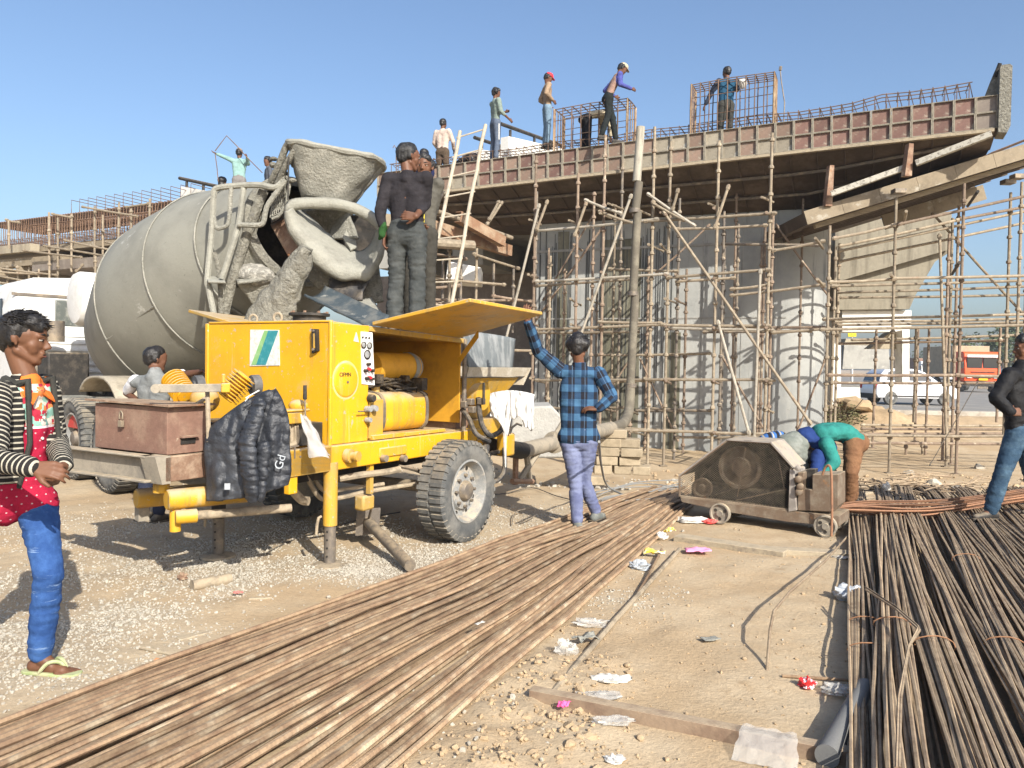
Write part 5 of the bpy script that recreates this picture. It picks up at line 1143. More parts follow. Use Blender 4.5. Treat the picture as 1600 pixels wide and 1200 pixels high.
m_drab = M('drab_dusty_channel', (.30, .265, .21), (.20, .18, .15), rough=.85, scale=5, var=.25, bump=.3, dust=DUST, damt=.9)
mb = MB(); mb.box(PF, -1.15, -1.13, .40, 1.30, .72, .87); mb.box(PF, -1.21, -1.13, .40, 1.34, .872, .885); mb.box(PF, -1.21, -1.15, .40, 1.30, .715, .73); cbm = mb.build('front_channel', m_drab, pu, bevel=.004)
mb = MB(); p = fb(233, 729, .065); mb.cyl(p, p-PF.x*.03, .02, n=6); mb.build('bolt', m_line, cbm)
mb = MB(); mb.hexa([PF(-1.16, .3, .71), PF(-1.1, .3, .71), PF(-1.1, .45, .71), PF(-1.16, .45, .71), PF(-1.21, .3, .885), PF(-1.1, .3, .885), PF(-1.1, .45, .885), PF(-1.21, .45, .885)]); mb.build('gusset_plate', m_drab, pu)
mb = MB(); mb.box(PF, -.80, -.02, -.045, .02, .70, .885); mb.build('side_apron', m_yellow_dirty, pu, bevel=.006)
mb = MB(); a = PF(-1.17, 1.33, .80); mb.cyl(a, a+PF.y*.16, .035, n=10); mb.cyl(a+PF.y*.14, a+PF.y*.17, .05, n=10); mb.build('tow_pin', m_drab, pu)
def cylp(name, p0, L_, r_, mat, d=PF.x, cap_=True, n=22):
    mb = MB(); mb.lathe([(.001, -.01), (r_*.9, -.008), (r_, .0), (r_, L_), (.001, L_)], p0, d, n); return mb.build(name, mat, pu)
cylp('accumulator', W(262, 781, 5.05), .55, .066, m_yellow_dirty, PF.x*1.0+PF.y*-.35); cylp('accumulator', W(214, 779, 5.35), .5, .066, m_yellow_dirty, PF.x+PF.y*-.35)
cylp('elbow_pipe', W(274, 796, 5.1), .14, .035, m_yellow_dirty, V(0, 0, -1), n=14); cylp('elbow_pipe', W(222, 790, 5.4), .10, .05, m_drab, V(0, 0, -1), n=4)
cylp('pipe_tee', W(276, 808, 5.05), .12, .045, m_yellow_dirty, PF.x*.9-PF.y*.5, n=16); cylp('drain_pipe', W(284, 807, 5.1), .7, .03, m_line, PF.x*.9-PF.y*.5, n=12)
cylp('support_stub', W(252, 757, 5.1), .05, .05, m_yellow_dirty, V(0, 0, -1), n=12)
pbox('step_bracket', m_yellow, -.42, -.34, -.03, .02, .58, .70)
# finned twin compressor on the drawbar
def finned(p0, d, L_, r_, nf):
    d = d.normalized(); mb = MB(); mb.cyl(p0, p0+d*L_, r_*.62, n=16); o = mb.build('compressor_head', m_yellow, pu)
    for k in range(nf):
        q = p0+d*L_*(k+.5)/nf; mb = MB(); mb.lathe([(r_*.5, -.004), (r_, -.003), (r_, .003), (r_*.5, .004)], q, d, 20); mb.build('cooling_fin', m_yellow, o)
finned(W(352, 622, 5.35), V(.35, .1, .45), .20, .085, 9); finned(W(290, 618, 5.45), V(-.4, .3, .35), .20, .085, 8)
mb = MB(); mb.ell(W(320, 625, 5.5), .10, .10, .09); mb.build('crankcase', m_yellow_dirty, pu)
for x, y, d in ((389, 602, 5.5), (301, 602, 5.75)): 
    mb = MB(); mb.lathe([(.001, 0), (.03, 0), (.035, .012), (.066, .014), (.07, .02), (.07, .07), (.05, .075)], W(x, y, d), V(.72, .65, .05), 28); mb.build('air_intake', M('black_intake_drum', (.07, .072, .075), (.14, .13, .12), rough=.6, scale=8, bump=.05), pu)
bm = Fr(W(243, 607, 5.0), W(345, 606, 5.15)-W(243, 607, 5.0)); mb = MB(); mb.box(bm, 0, .40, -.02, .02, -.026, .026); lb = mb.build('lever_bar', m_drab, pu, bevel=.004); mb = MB(); mb.cyl(bm(.0, -.05, 0), bm(.0, .03, 0), .028, n=14); mb.build('bar_eye', m_drab, lb)
mb = MB(); mb.box(bm, .385, .44, -.03, .03, -.03, .03); mb.cyl(bm(.40, 0, .03), bm(.40, 0, .09), .013, n=8); mb.build('clamp', m_yellow_dirty, lb, bevel=.006)
mb = MB(); mb.tube([W(326, 690, 5.1), W(325, 640, 5.1), W(324, 612, 5.2)], .015, 8); mb.tube([W(258, 634, 5.2), W(300, 636, 5.2), W(322, 622, 5.3)], .014, 7); mb.build('frame_tube', m_line, pu)
# lever valve bank
lv = thing('x', '', 'x') if False else None
vf = Fr(W(461, 648, 5.55), PF.x, PF.y); mb = MB(); mb.box(vf, -.16, .06, -.04, .06, -.06, .02); mb.box(vf, -.20, .10, -.05, .07, .022, .04); vbk = mb.build('lever_valve', m_yellow_dirty, pu, bevel=.008)
mb = MB(); mb.cyl(W(477, 652, 5.5), W(476.5, 622, 5.5), .006, n=6); mb.build('lever', m_steel, vbk); mb = MB(); mb.cyl(W(476.5, 624, 5.5), W(476.5, 602, 5.5), .014, .012, n=10); mb.build('lever_grip', m_dark, vbk)
mb = MB(); mb.ell(W(466, 634, 5.6), .07, .05, .045); mb.build('valve_dome', m_yellow, vbk)
for pts in ([(449, 662, 5.5), (450, 680, 5.48), (444, 692, 5.46), (432, 697, 5.45)], [(462, 665, 5.55), (463, 690, 5.55), (452, 697, 5.5), (436, 700, 5.5)], [(456, 662, 5.55), (456, 695, 5.55)]):
    P = [W(*p) for p in pts]; Q = [V(*curve([tuple(p) for p in P], k/12)) for k in range(13)]; mb = MB(); mb.tube(Q, .02, 8); mb.build('hose', m_line, vbk)
mb = MB(); mb.box(Fr(W(446, 655, 5.5), PF.x, PF.y), -.02, .03, -.02, .02, -.02, .03); mb.build('brass_union', M('orange_brass', (.55, .24, .02), var=.2), vbk, bevel=.008)
pbox('recess', m_dark, -.55, -.005, .06, .9, .89, 1.05)
# hatches
def hatch(label, A, B, A2, B2, mat=m_yellow_dirty):
    n = (B-A).cross(A2-A).normalized(); n = n if n.z > 0 else -n
    mb = MB(); mb.hexa([A, B, B2, A2, A+n*.03, B+n*.03, B2+n*.03, A2+n*.03]); h_ = mb.build('hatch', mat, pu, bevel=.006, label=label)
    return h_, n
A, B = PF(.45, -.01, ZR+.0), PF(1.66, -.01, ZR-.055); A2, B2 = W(735, 472, 5.75), W(848, 492, 6.78)
h_, nn = hatch('raised yellow hatch held up by the man in the checked shirt', A, B, A2, B2)
for k in ():
    mb = MB(); mb.box(Fr(lerp(A, A2, k), lerp(B, B2, k)-lerp(A, A2, k), None), 0, (B-A).length, -.04, .04, -.016, -.002); mb.build('hatch_stiffener', m_yellow_in, h_)
mb = MB(); a, b_ = W(716, 566, 7.15), W(747, 522, 6.95); mb.box(Fr(a, b_-a, PF.y), 0, (b_-a).length, -.006, .006, -.03, .03); mb.build('hatch_stay', m_yellow_dirty, pu)
hatch('far hatch folded open on the other side of the roof', PF(.30, 1.32, ZR-.01), PF(1.5, 1.32, ZR-.05), PF(.50, 2.2, ZR+.14), PF(1.7, 2.2, ZR+.09))
# flanged opening on the roof
fl = PF(.35, .55, ZR-.03); mb = MB(); mb.lathe([(.13, 0), (.13, .10), (.16, .105), (.16, .125), (.001, .125)], fl, (0, 0, 1), 24); fo = mb.build('exhaust_flange', m_dark, pu)
for k in range(8): 
    mb = MB(); q = fl+V(.14*math.cos(k*.785), .14*math.sin(k*.785), .12); mb.cyl(q, q+V(0, 0, .02), .012, n=6); mb.build('bolt', m_rust, fo)
for px, py, d in ((430, 503, 6.3), (392, 505, 6.6)):
    q = W(px, py, d); mb = MB(); mb.tube([q+V(.02+.032*math.cos(a), 0, .035+.035*math.sin(a)) for a in np.linspace(-2.2, 5.3, 18)][::-1], .010, 7); mb.build('lifting_eye', m_line, pu)
# ---- hopper end
hb = MB(); hb.hexa([PF(1.95, .25, .95), PF(2.55, .25, .95), PF(2.55, 1.05, .95), PF(1.95, 1.05, .95), PF(1.84, .04, 1.36), PF(2.86, .04, 1.36), PF(2.86, 1.25, 1.36), PF(1.84, 1.25, 1.36)]); hop_ = hb.build('hopper', m_yellow_dirty, pu, bevel=.01)
m_grey_pan = M('cement_caked_hopper_lip', (.40, .35, .27), (.50, .46, .38), rough=.95, scale=7, var=.3, bump=.5)
mb = MB(); mb.hexa([PF(1.80, 0, 1.37), PF(2.92, 0, 1.37), PF(2.92, .02, 1.37), PF(1.80, .02, 1.37), PF(1.80, -.03, 1.46), PF(2.95, -.03, 1.46), PF(2.95, 0, 1.46), PF(1.80, 0, 1.46)])
mb.hexa([PF(2.86, 0, 1.28), PF(2.88, 0, 1.28), PF(2.88, 1.25, 1.28), PF(2.86, 1.25, 1.28), PF(2.96, -.03, 1.46), PF(2.99, -.03, 1.46), PF(2.99, 1.28, 1.46), PF(2.96, 1.28, 1.46)]); mb.build('hopper_lip', m_grey_pan, hop_)
def rub(u, v_): return PF(lerp(1.82, 2.62, u)+.1*v_*(u-.5), -.01+.05*math.sin(u*5)*v_+.05*v_, 1.44+.36*v_*(1-.14*u*u))
mb = MB(); mb.grid(rub, 18, 8); mb.build('splash_rubber', m_rubber_grey, hop_, smooth=60, solid=.015)
def rub2(u, v_): return PF(2.62+.28*u, .04+.5*u, 1.44+.33*v_)
mb = MB(); mb.grid(rub2, 6, 6); mb.build('splash_rubber', m_rubber_grey, hop_, smooth=60, solid=.015)
pbox('hopper_plinth', m_yellow_dirty, 2.0, 2.6, .1, 1.1, .70, .95); pbox('pump_cylinder_box', m_rust, 1.78, 2.0, .1, 1.1, .88, 1.2)
mb = MB(); mb.cyl(PF(2.1, .0, 1.18), PF(2.1, .18, 1.18), .13, n=24); mb.build('agitator_housing', m_yellow_dirty, pu); 
for pts, r_ in (([(722, 640, 7.2), (733, 655, 7.1), (744, 678, 7.0), (765, 690, 7.1)], .022), ([(747, 622, 7.2), (752, 660, 7.1), (765, 680, 7.1), (780, 675, 7.3), (790, 660, 7.4)], .024), ([(757, 685, 7.2), (760, 700, 7.1), (757, 712, 7.1)], .03), ([(788, 700, 7.6), (788, 735, 7.5), (775, 752, 7.4), (760, 745, 7.4), (762, 712, 7.5), (785, 705, 7.7)], .022)):
    P = [W(*p) for p in pts]; Q = [V(*curve([tuple(p) for p in P], k/16)) for k in range(17)]; mb = MB(); mb.tube(Q, r_, 8); mb.build('hydraulic_hose', m_black_rubber, pu)
for x, y in ((735, 628), (752, 627), (738, 640), (726, 632)):
    mb = MB(); mb.box(Fr(W(x, y, 7.15), PF.x, PF.y), -.03, .03, -.03, .03, -.03, .03); mb.build('hose_union', m_steel, pu, bevel=.008)
mb = MB(); mb.cyl(W(755.5, 632, 7.1), W(756, 598, 7.1), .012, n=8); mb.build('control_lever', m_dark, pu)
mb = MB(); mb.box(Fr(W(790, 712, 7.7), PF.x, PF.y), -.08, .08, -.06, .06, 0, .22); mb.build('grease_pump', m_yellow_dirty, pu, bevel=.02); mb = MB(); mb.tube([W(796, 678, 7.6), W(800, 668, 7.6), W(808, 662, 7.6), (W(816, 665, 7.6))], .012, 7); mb.build('grease_hose', m_black_rubber, pu)
mb = MB(); mb.cyl(W(768, 698, 7.8), W(818, 704, 8.3), .085, n=18); mb.build('outlet_pipe', m_dark, pu)
# ================================================================== DELIVERY LINE
m_bleached = M('bleached_pipe_end', (.36, .335, .275), (.27, .25, .205), rough=.9, scale=5, var=.25, bump=.3, stretch=(3, 3, .5))
dl = thing('delivery_pipe', 'dusty concrete delivery pipe running from the pump and turning up as a tall riser', 'pipe', W(975, 680, 13))
P = [W(812, 705, 8.3), W(866, 692, 9.0)]; mb = MB(); mb.tube(P, .085, 18); mb.build('pipe', m_grey_pipe, dl)
P = [W(868, 688, 9.0), W(935, 674, 11.2), W(955, 669, 12.2)]; mb = MB(); mb.tube(P, .10, 18); mb.build('pipe', m_grey_pipe, dl)
P = [W(955, 669, 12.2), W(970, 664, 13.2), W(978, 655, 13.8), W(983, 638, 14.1), W(985, 600, 14.15)]; Q = [V(*curve([tuple(p) for p in P], k/20)) for k in range(21)]; mb = MB(); mb.tube(Q, .088, 18); mb.build('elbow', m_brown_pipe, dl)
b0 = W(985, 602, 14.15); 
for k, (ya, yb) in enumerate(((602, 460), (458, 330), (328, 284), (283, 198))):
    za, zb = W(985, ya, 14.15).z, W(985, yb, 14.15).z; mb = MB(); mb.cyl(V(b0.x+.012*k, b0.y, za), V(b0.x+.05+.012*k, b0.y, zb), .074, n=18); mb.build('pipe', m_brown_pipe if k < 3 else m_bleached, dl)
for x, y, d in ((866, 691, 9.0),):
    mb = MB(); p = W(x, y, d); mb.lathe([(.09, -.04), (.125, -.03), (.125, .03), (.09, .04)], p, W(868, 688, 9.2)-W(850, 694, 8.8), 18); mb.build('coupling', m_grey_pipe, dl)
for z in (W(985, 602, 14.15).z, W(985, 459, 14.15).z, W(985, 329, 14.15).z):
    mb = MB(); mb.lathe([(.074, -.04), (.098, -.035), (.098, .035), (.074, .04)], V(b0.x+.01, b0.y, z), (0, 0, 1), 18); mb.build('coupling', m_steel, dl)
mb = MB(); mb.cyl(W(862, 688, 8.9), W(893, 635, 9.4), .025, n=8); mb.build('stay', m_grey_pipe, dl)
trs = thing('pipe_trestle', 'rough rusty trestle stand under the delivery pipe outlet', 'trestle', G(815, 755))
for a, b_ in (((806, 708, 8.3), (805, 757, 8.3)), ((822, 708, 8.5), (828, 752, 8.6)), ((845, 700, 8.7), (812, 750, 8.4))):
    mb = MB(); mb.cyl(W(*a), W(*b_), .035, n=6); mb.build('leg', m_rust if a[0] == 806 else m_grey_pipe, trs)
mb = MB(); mb.cyl(W(800, 752, 8.2), W(832, 752, 8.6), .03, n=6); mb.build('foot_bar', m_rust, trs)
# concrete chunk and timber blocks behind
cw = thing('broken_concrete_slab', 'tilted pale broken concrete slab lying behind the delivery pipe', 'concrete slab', W(830, 715, 11.6))
pts = [(795, 700), (800, 655), (815, 636), (862, 634), (888, 662), (893, 705), (885, 716), (795, 716)]
mb = wpoly(pts, 11.8, 1.2); o = mb.build('slab', M('pale_broken_concrete', (.37, .36, .33), (.30, .29, .265), rough=.95, scale=3, var=.15, bump=.5, bscale=18, bdist=.04), cw, bevel=.03)
bl = thing('block_stack', 'stack of sandy coloured concrete blocks under the delivery pipe elbow', 'block stack', W(965, 740, 12.2))
m_block = M('sandy_block', (.34, .28, .195), (.27, .22, .15), rough=.95, scale=8, var=.25, bump=.4, rnd=.12)
f0 = Fr(W(965, 742, 11.9), (1, -.1, 0)); 
for r_, row in enumerate(((-.35, -.05, .22), (-.32, .02), (-.30, .04), (-.28, .0), (-.2,))):
    for k, a in enumerate(row):
        mb = MB(); ff_ = f0.rot(random.uniform(-.13, .13)).at(0, random.uniform(-.03, .03), 0); L_ = .28 if r_ == 0 else .34; mb.box(ff_, a, a+L_-.02, 0, .3, .135*r_+.003, .135*(r_+1)-.003); mb.build('block', m_block, bl, bevel=.012)
for s_ in range(4):
    mb = MB(); x = 910+6*s_; 
ply = thing('lying_timber', 'short pale timber baulk lying on sand behind the man in checked shirt', 'timber', G(925, 752)); mb = MB(); a = G(908, 752, .05); mb.box(Fr(a, (1, .05, 0)), 0, .3, 0, .12, -.05, .06); mb.build('baulk', m_block, ply, bevel=.01)
# ================================================================== LOOSE BARS IN FRONT
def attr_along(o, n_side, pts):
    me = o.data; d = 0; vals = []; 
    for i, p in enumerate(pts):
        if i: d += (p-pts[i-1]).length
        vals += [d]*n_side
    at = me.attributes.new('along', 'FLOAT', 'POINT'); at.data.foreach_set('value', vals[:len(me.vertices)])
m, t, b = m_rebar, m_rebar.node_tree, m_rebar.node_tree.nodes['Principled BSDF']
al = nd(t, 'ShaderNodeAttribute', attribute_name='along').outputs['Fac']
wv = mathn(t, 'SINE', mathn(t, 'MULTIPLY', al, 2*math.pi/.022))
old_b = b.inputs['Normal'].links[0].from_node; hsrc = old_b.inputs['Height'].links[0].from_socket
t.links.new(mathn(t, 'ADD', hsrc, mathn(t, 'MULTIPLY', wv, .16)), old_b.inputs['Height'])
old_b.inputs['Distance'].default_value = .005
GP = 'loose rusty bars lying side by side across the sand'
N0, N1 = G(0, 1142), G(640, 1200); Q0, Q1 = G(1062, 752), G(1075, 800)
def flat(p): return V(p.x, p.y, 0)
N0, N1, Q0, Q1 = map(flat, (N0, N1, Q0, Q1))
nr = 100; slots = []
for i in range(nr):
    layer = 0 if i < 52 else (1 if i < 84 else 2)
    u = (i+.5)/52 if layer == 0 else random.uniform(.05, .93)
    un = u+random.uniform(-.01, .01); uf = min(1, max(0, u+random.gauss(0, .09 if layer == 0 else .20)))
    A = lerp(N0, N1, un); B = lerp(Q0, Q1, uf); d = (B-A).normalized()
    A = A-d*random.uniform(.9, 1.5); B = B+d*random.uniform(-.9, .25) if layer else B+d*random.uniform(-.3, .3)
    r_ = random.choice([.0105, .012, .0135, .0145]); nrm = V(-d.y, d.x, 0); ph = random.random()*6; am = random.uniform(.006, .032); pts = []
    for k in range(13):
        p = lerp(A, B, k/12)+nrm*am*math.sin(ph+k*.55); z = gz(p.x, p.y)+.012+r_+layer*.026+.003*math.sin(k*1.3+ph)
        if layer: z += .008*random.random()
        pts.append(V(p.x, p.y, z))
    mb = MB(); mb.tube(pts, r_, 6); o = mb.build('rebar_rod', m_rebar, loc=tuple(pts[0])); attr_along(o, 6, pts)
    tag(o, 'long rusty ribbed bar among the loose bars fanned across the sand', 'rebar rod', GP)
# ================================================================== TIED BUNDLES ON THE RIGHT
m_tie = M('rust_tie_wire', (.27, .14, .075), (.20, .11, .06), rough=.85, var=.2, bump=0)
DB = V(.40, .917, 0).normalized(); NB = V(.917, -.40, 0)
L0 = V(1.28, 3.0, 0)
labs = ['tied rebar bundle at the left edge of the pile, next to the grey roll', 'rebar bundle second from the left edge of the tied pile', 'rebar bundle third from the left edge of the tied pile', 'rebar bundle fourth from the left, crossed by two bent wires',
        'rebar bundle fifth from the left edge of the tied pile', 'rebar bundle sixth from the left edge of the tied pile', 'rebar bundle seventh from the left, passing under the red rust bars', 'rebar bundle eighth from the left edge of the tied pile',
        'ninth rebar bundle from the left, in front of the shoe of the black jacket man', 'tenth rebar bundle from the left, under the foot of the man in black', 'rebar bundle eleventh from the left, behind the man in black', 'rebar bundle at the far right corner of the tied pile']
def zpile(w_): return .02+.06*sstep(0, .25, w_)
for bi in range(12):
    off = .06+bi*.172; bl_ = thing('rebar_bundle', labs[bi], 'rebar bundle', L0+NB*off+DB*2, 'tied bundles of thin rebar heaped on the right')
    nrod = 31; ph = random.random()*6; y1 = random.uniform(7.5, 9.0)
    for k in range(nrod):
        lay = k % 3; o_ = random.uniform(-.10, .10); pts = []; rr = random.choice([.0072, .008, .009]); p2 = random.random()*6; o2 = random.uniform(-.10, .10); am = random.uniform(.005, .025)
        for j in range(11):
            s = lerp(-1.5, y1+random.uniform(-.02, .02) if j == 10 else y1, j/10); tt = j/10
            pinch = .72+.28*abs(math.sin(tt*math.pi*2+ph*.2))
            lat = off+(lerp(o_, o2, tt))*pinch+.035*math.sin(ph+tt*5)+am*math.sin(p2+tt*9)
            p = L0+DB*s+NB*lat; z = max(gz(p.x, p.y), -.25*sstep(9.3, 11, p.y))+zpile(off)+lay*.022+.012*math.sin(p2+tt*7)+.01
            pts.append(V(p.x, p.y, z))
        mb = MB(); mb.tube(pts, rr, 5); mb.build('rod', m_rebar_thin, bl_)
    for s in ([(1.15, 1.62), (1.5,), (1.25,), (), (1.4, 3.4), (1.2,), (1.5,), (3.2,), (1.6, 3.9), (2.3,), (2.6,), ()][bi]):
        tt = (s+1.5)/(y1+1.5); c_ = L0+DB*s+NB*(off+.035*math.sin(ph+tt*5)); z = zpile(off)+.045
        q = Fr(c_+V(0, 0, z), NB.lerp(DB, .15*random.uniform(-1, 1)), DB)
        mb = MB(); mb.tube([q(.095*math.cos(a), .015*math.sin(a*2), .045*math.sin(a)) for a in np.linspace(0, 6.6, 15)], .0036, 5); mb.build('tie_wire', m_tie, bl_)
# dark rods under the pile (filling): one more low layer
lowr = thing('rebar_bed', 'lowest dark layer of bars under the tied bundles', 'rebar bed', L0+NB+DB*2)
mb = MB()
for k in range(90):
    off = .04+2.1*k/90+random.uniform(-.02, .02); pts = []
    for j in range(7):
        p = L0+DB*lerp(-1.5, 7.6, j/6)+NB*(off+.015*math.sin(k+j)); pts.append(V(p.x, p.y, max(gz(p.x, p.y), -.25)+.015+.4*zpile(off)*(k % 2)))
    mb.tube(pts, .008, 4)
mb.build('rod', m_rebar_thin, lowr, kind='stuff')
# two bent wires crossing
wb = thing('bent_wire_pair', 'two bent wires lying across the tied bundles', 'wire', G(1390, 930, .2))
for dx in (0, 4):
    P = [G(1352, 917+dx, .2), G(1400, 948+dx, .22), G(1434, 978+dx, .24), G(1437-dx, 985, .24), G(1420, 1010, .22), G(1408-dx, 1090, .2), G(1405-dx, 1200, .2)]; mb = MB(); mb.tube(P, .006, 5); mb.build('wire', m_rebar_thin, wb)
# the bright rust bundle across the pile
rbun = thing('red_rust_bundle', 'bundle of orange rusted bars lying across the dark pile to the cutting machine', 'rebar bundle', W(1430, 790, 8.2))
for k in range(15):
    v_ = k/14; pts = []
    for (xa, ya, xb, yb, d) in ((1304, 790, 1308, 797, 7.65), (1350, 784, 1350, 803, 7.66), (1420, 782, 1425, 810, 7.68), (1480, 779, 1485, 804, 7.8), (1545, 773, 1550, 792, 8.0), (1640, 758, 1640, 778, 8.4)):
        pts.append(W(lerp(xa, xb, v_), lerp(ya, yb, v_)+random.uniform(-1.4, 1.4), d-.12*math.sin(v_*3.1)+.03*((k*7) % 3-1)))
    Q = [V(*curve([tuple(p) for p in pts], j/14)) for j in range(15)]; mb = MB(); mb.tube(Q, .0085, 5); mb.build('rod', m_rebar_red, rbun)
# scrap bars behind
for gi, (n, xr, yr, zr, lab) in enumerate(((30, (1325, 1395), (745, 772), .12, 'tangle of short scrap bars behind the cutting machine'), (26, (1400, 1560), (738, 765), .12, 'splayed ends of thin bars at the far end of the tied pile'))):
    sb = thing('scrap_bars', lab, 'scrap bars', G(sum(xr)/2, sum(yr)/2, 0))
    for k in range(n):
        a = G(random.uniform(*xr), random.uniform(*yr), random.uniform(-.05, zr)); L_ = random.uniform(.4, 1.2); an = random.uniform(.2, 2.6) if gi == 0 else random.uniform(2.2, 2.8)
        mb = MB(); dv = V(math.cos(an), -math.sin(an), random.uniform(-.08, .08)); mb.tube([a, a+dv*L_*.5+V(0, 0, .03), a+dv*L_], .008, 4); mb.build('bar', m_rebar_thin, sb)
# ================================================================== BAR CUTTING MACHINE
A0, A1 = G(1127, 817), G(1291, 838); MF = Fr(flat(A0), flat(A1)-flat(A0)); ML = (flat(A1)-flat(A0)).length
def onm(px, py, off=0.0): return hit(px, py, MF(0, -off, 0), MF.y)
def mpoly(pts, y0, y1, name, mat, parent, bevel=0.004):
    P = [onm(*p) for p in pts]; A = [p+MF.y*y0 for p in P]; B = [p+MF.y*y1 for p in P]; n = len(P); mb = MB(); mb.add(A+B, [tuple(range(n)), tuple(range(2*n-1, n-1, -1))]+[(k, n+k, n+(k+1) % n, (k+1) % n) for k in range(n)]); return mb.build(name, mat, parent, smooth=0, bevel=bevel)
cm = thing('bar_cutting_machine', 'rusty wheeled bar cutting machine with a mesh guard over its flywheel', 'cutting machine', MF(ML/2, .2, 0))
m_mach = M('worn_machine_steel', (.16, .115, .08), (.22, .18, .135), rough=.75, scale=6, var=.3, bump=.3, metal=.15, dust=DUST, damt=.7, col3=(.28, .14, .06), s3=5, lo3=.58, hi3=.68)
outl = [(1062, 744), (1136, 688), (1204, 692), (1237, 728), (1233, 797), (1062, 775)]
mpoly(outl, .40, .41, 'rear_guard', m_dark, cm)
for (a, b_) in zip(outl, outl[1:]+outl[:1]):
    mb = MB(); mb.tube([onm(*a), onm(*b_)], .012, 6); mb.build('guard_frame', m_mach, cm)
m_topc = M('pale_scuffed_cover', (.31, .28, .25), (.21, .19, .17), rough=.6, scale=6, var=.2, bump=.2, dust=DUST, damt=.7)
for (a, b_) in ((outl[0], outl[1]), (outl[1], outl[2]), (outl[2], (1240, 732))):
    P, Q = onm(*a), onm(*b_); up = (Q-P).cross(MF.y).normalized(); up = up if up.z > 0 else -up; mb = MB(); mb.hexa([P-MF.y*.015, Q-MF.y*.015, Q+MF.y*.41, P+MF.y*.41, P-MF.y*.015+up*.014, Q-MF.y*.015+up*.014, Q+MF.y*.41+up*.014, P+MF.y*.41+up*.014]); mb.build('cover_plate', m_topc, cm, smooth=0)
# wire mesh clipped to the guard outline
poly2 = [(( onm(*p)-MF.o).dot(MF.x), onm(*p).z) for p in outl]
def clip_line(ax_, ay, dx, dy):
    ts = []
    n = len(poly2)
    for i in range(n):
        (x0, y0), (x1, y1) = poly2[i], poly2[(i+1) % n]; ex, ey = x1-x0, y1-y0; den = dx*ey-dy*ex
        if abs(den) < 1e-9: continue
        tq = ((x0-ax_)*ey-(y0-ay)*ex)/den; u_ = ((x0-ax_)*dy-(y0-ay)*dx)/den
        if 0 <= u_ < 1: ts.append(tq)
    return (min(ts), max(ts)) if len(ts) >= 2 else None
mb = MB(); k = -1.2
while k < 2.4:
    for dx, dy in ((.80, .6), (.80, -.6)):
        c_ = clip_line(k, .35, dx, dy)
        if c_:
            p = MF(k+dx*c_[0], -.004, .35+dy*c_[0]); q = MF(k+dx*c_[1], -.004, .35+dy*c_[1]); mb.tube([p, q], .0018, 3, cap=False)
    k += .027
mb.build('wire_mesh', m_dark, cm, smooth=0, kind='stuff')
def disc(px, py, r_, y0, name, mat, prof): mb = MB(); mb.lathe([(r_*a, h_) for a, h_ in prof], onm(px, py, -y0), -MF.y, 36); return mb.build(name, mat, cm)
fw = disc(1158, 730, .205, .16, 'flywheel', m_mach, [(.001, 0), (1, 0), (1, .06), (.86, .06), (.84, .02), (.50, .02), (.47, .07), (.40, .07), (.38, .03), (.001, .03)])
disc(1158, 730, .085, .10, 'flywheel_hub', m_mach, [(.75, 0), (1, 0), (1, .03), (.8, .03)])
disc(1099, 762, .10, .16, 'motor_pulley', m_mach, [(.001, 0), (1, 0), (1, .05), (.8, .05), (.7, .02), (.4, .02), (.3, .06), (.001, .06)])
mb = MB(); mb.tube([onm(1094, 746, -.14), onm(1140, 704, -.14)], .01, 5); mb.tube([onm(1110, 776, -.14), onm(1172, 758, -.14)], .01, 5); mb.build('drive_belt', m_dark, cm)
mb = MB()
for a, b_ in (((1165, 698), (1152, 776)), ((1216, 718), (1226, 766)), ((1150, 782), (1230, 764))): mb.tube([onm(*a, -.02), onm(*b_, -.02)], .006, 5)
mb.build('guard_stay', m_mach, cm)
mb = MB(); mb.box(MF, -.38, .55, .15, .38, .18, .34); mb.build('motor', m_dark, cm, bevel=.04)
mpoly([(1064, 776), (1235, 798), (1312, 806), (1312, 822), (1232, 815), (1140, 800), (1066, 784)], -.02, .42, 'base_frame', m_mach, cm)
mpoly([(1235, 733), (1241, 736), (1246, 797), (1233, 799)], -.03, .40, 'front_post', m_topc, cm)
mpoly([(1246, 738), (1256, 738), (1257, 764), (1269, 765), (1269, 741), (1310, 741), (1310, 790), (1302, 800), (1246, 798)], .0, .30, 'jaw_block', m_mach, cm, .008)
mpoly([(1256, 735), (1270, 735), (1270, 790), (1256, 790)], .10, .20, 'cutter_slide', m_dark, cm)
for x, y in ((1249, 748), (1252, 760), (1250, 768)): disc(x, y, .03, -.0, 'jaw_bolt', m_mach, [(.001, 0), (1, 0), (1, .06), (.5, .07), (.001, .07)])
disc(1248, 731, .025, -.02, 'pivot_pin', m_topc, [(.001, 0), (1, 0), (1, .04), (.001, .05)])
mb = MB(); P = [onm(1285, 742, .1), onm(1290, 730, .11), onm(1296, 728, .12), onm(1299, 742, .13), onm(1300, 800, .13), onm(1299, 838, .13)]; mb.tube([V(*curve([tuple(p) for p in P], k/20)) for k in range(21)], .011, 8); mb.build('bent_handle', m_rebar_red, cm)
for a in (0.0, ML):
    for y in (-.03, .42):
        mb = MB(); c_ = MF(a, y, .098); mb.lathe([(.045, .0), (.07, .004), (.074, -.012), (.098, -.014), (.098, .03), (.085, .032), (.08, .012), (.03, .012), (.028, .035), (.001, .035)], c_, -MF.y, 28, cap=False); w_ = mb.build('wheel', m_drab, cm)
        mb = MB()
        for k in range(3): q = c_-MF.y*.011+MF.d(math.cos(k*2.09+.5)*.052, 0, math.sin(k*2.09+.5)*.052); mb.cyl(q, q-MF.y*.004, .016, n=10)
        mb.build('wheel_hole', m_dark, w_, smooth=0)
    mb = MB(); mb.cyl(MF(a, -.02, .098), MF(a, .42, .098), .02, n=8); mb.build('axle', m_dark, cm)
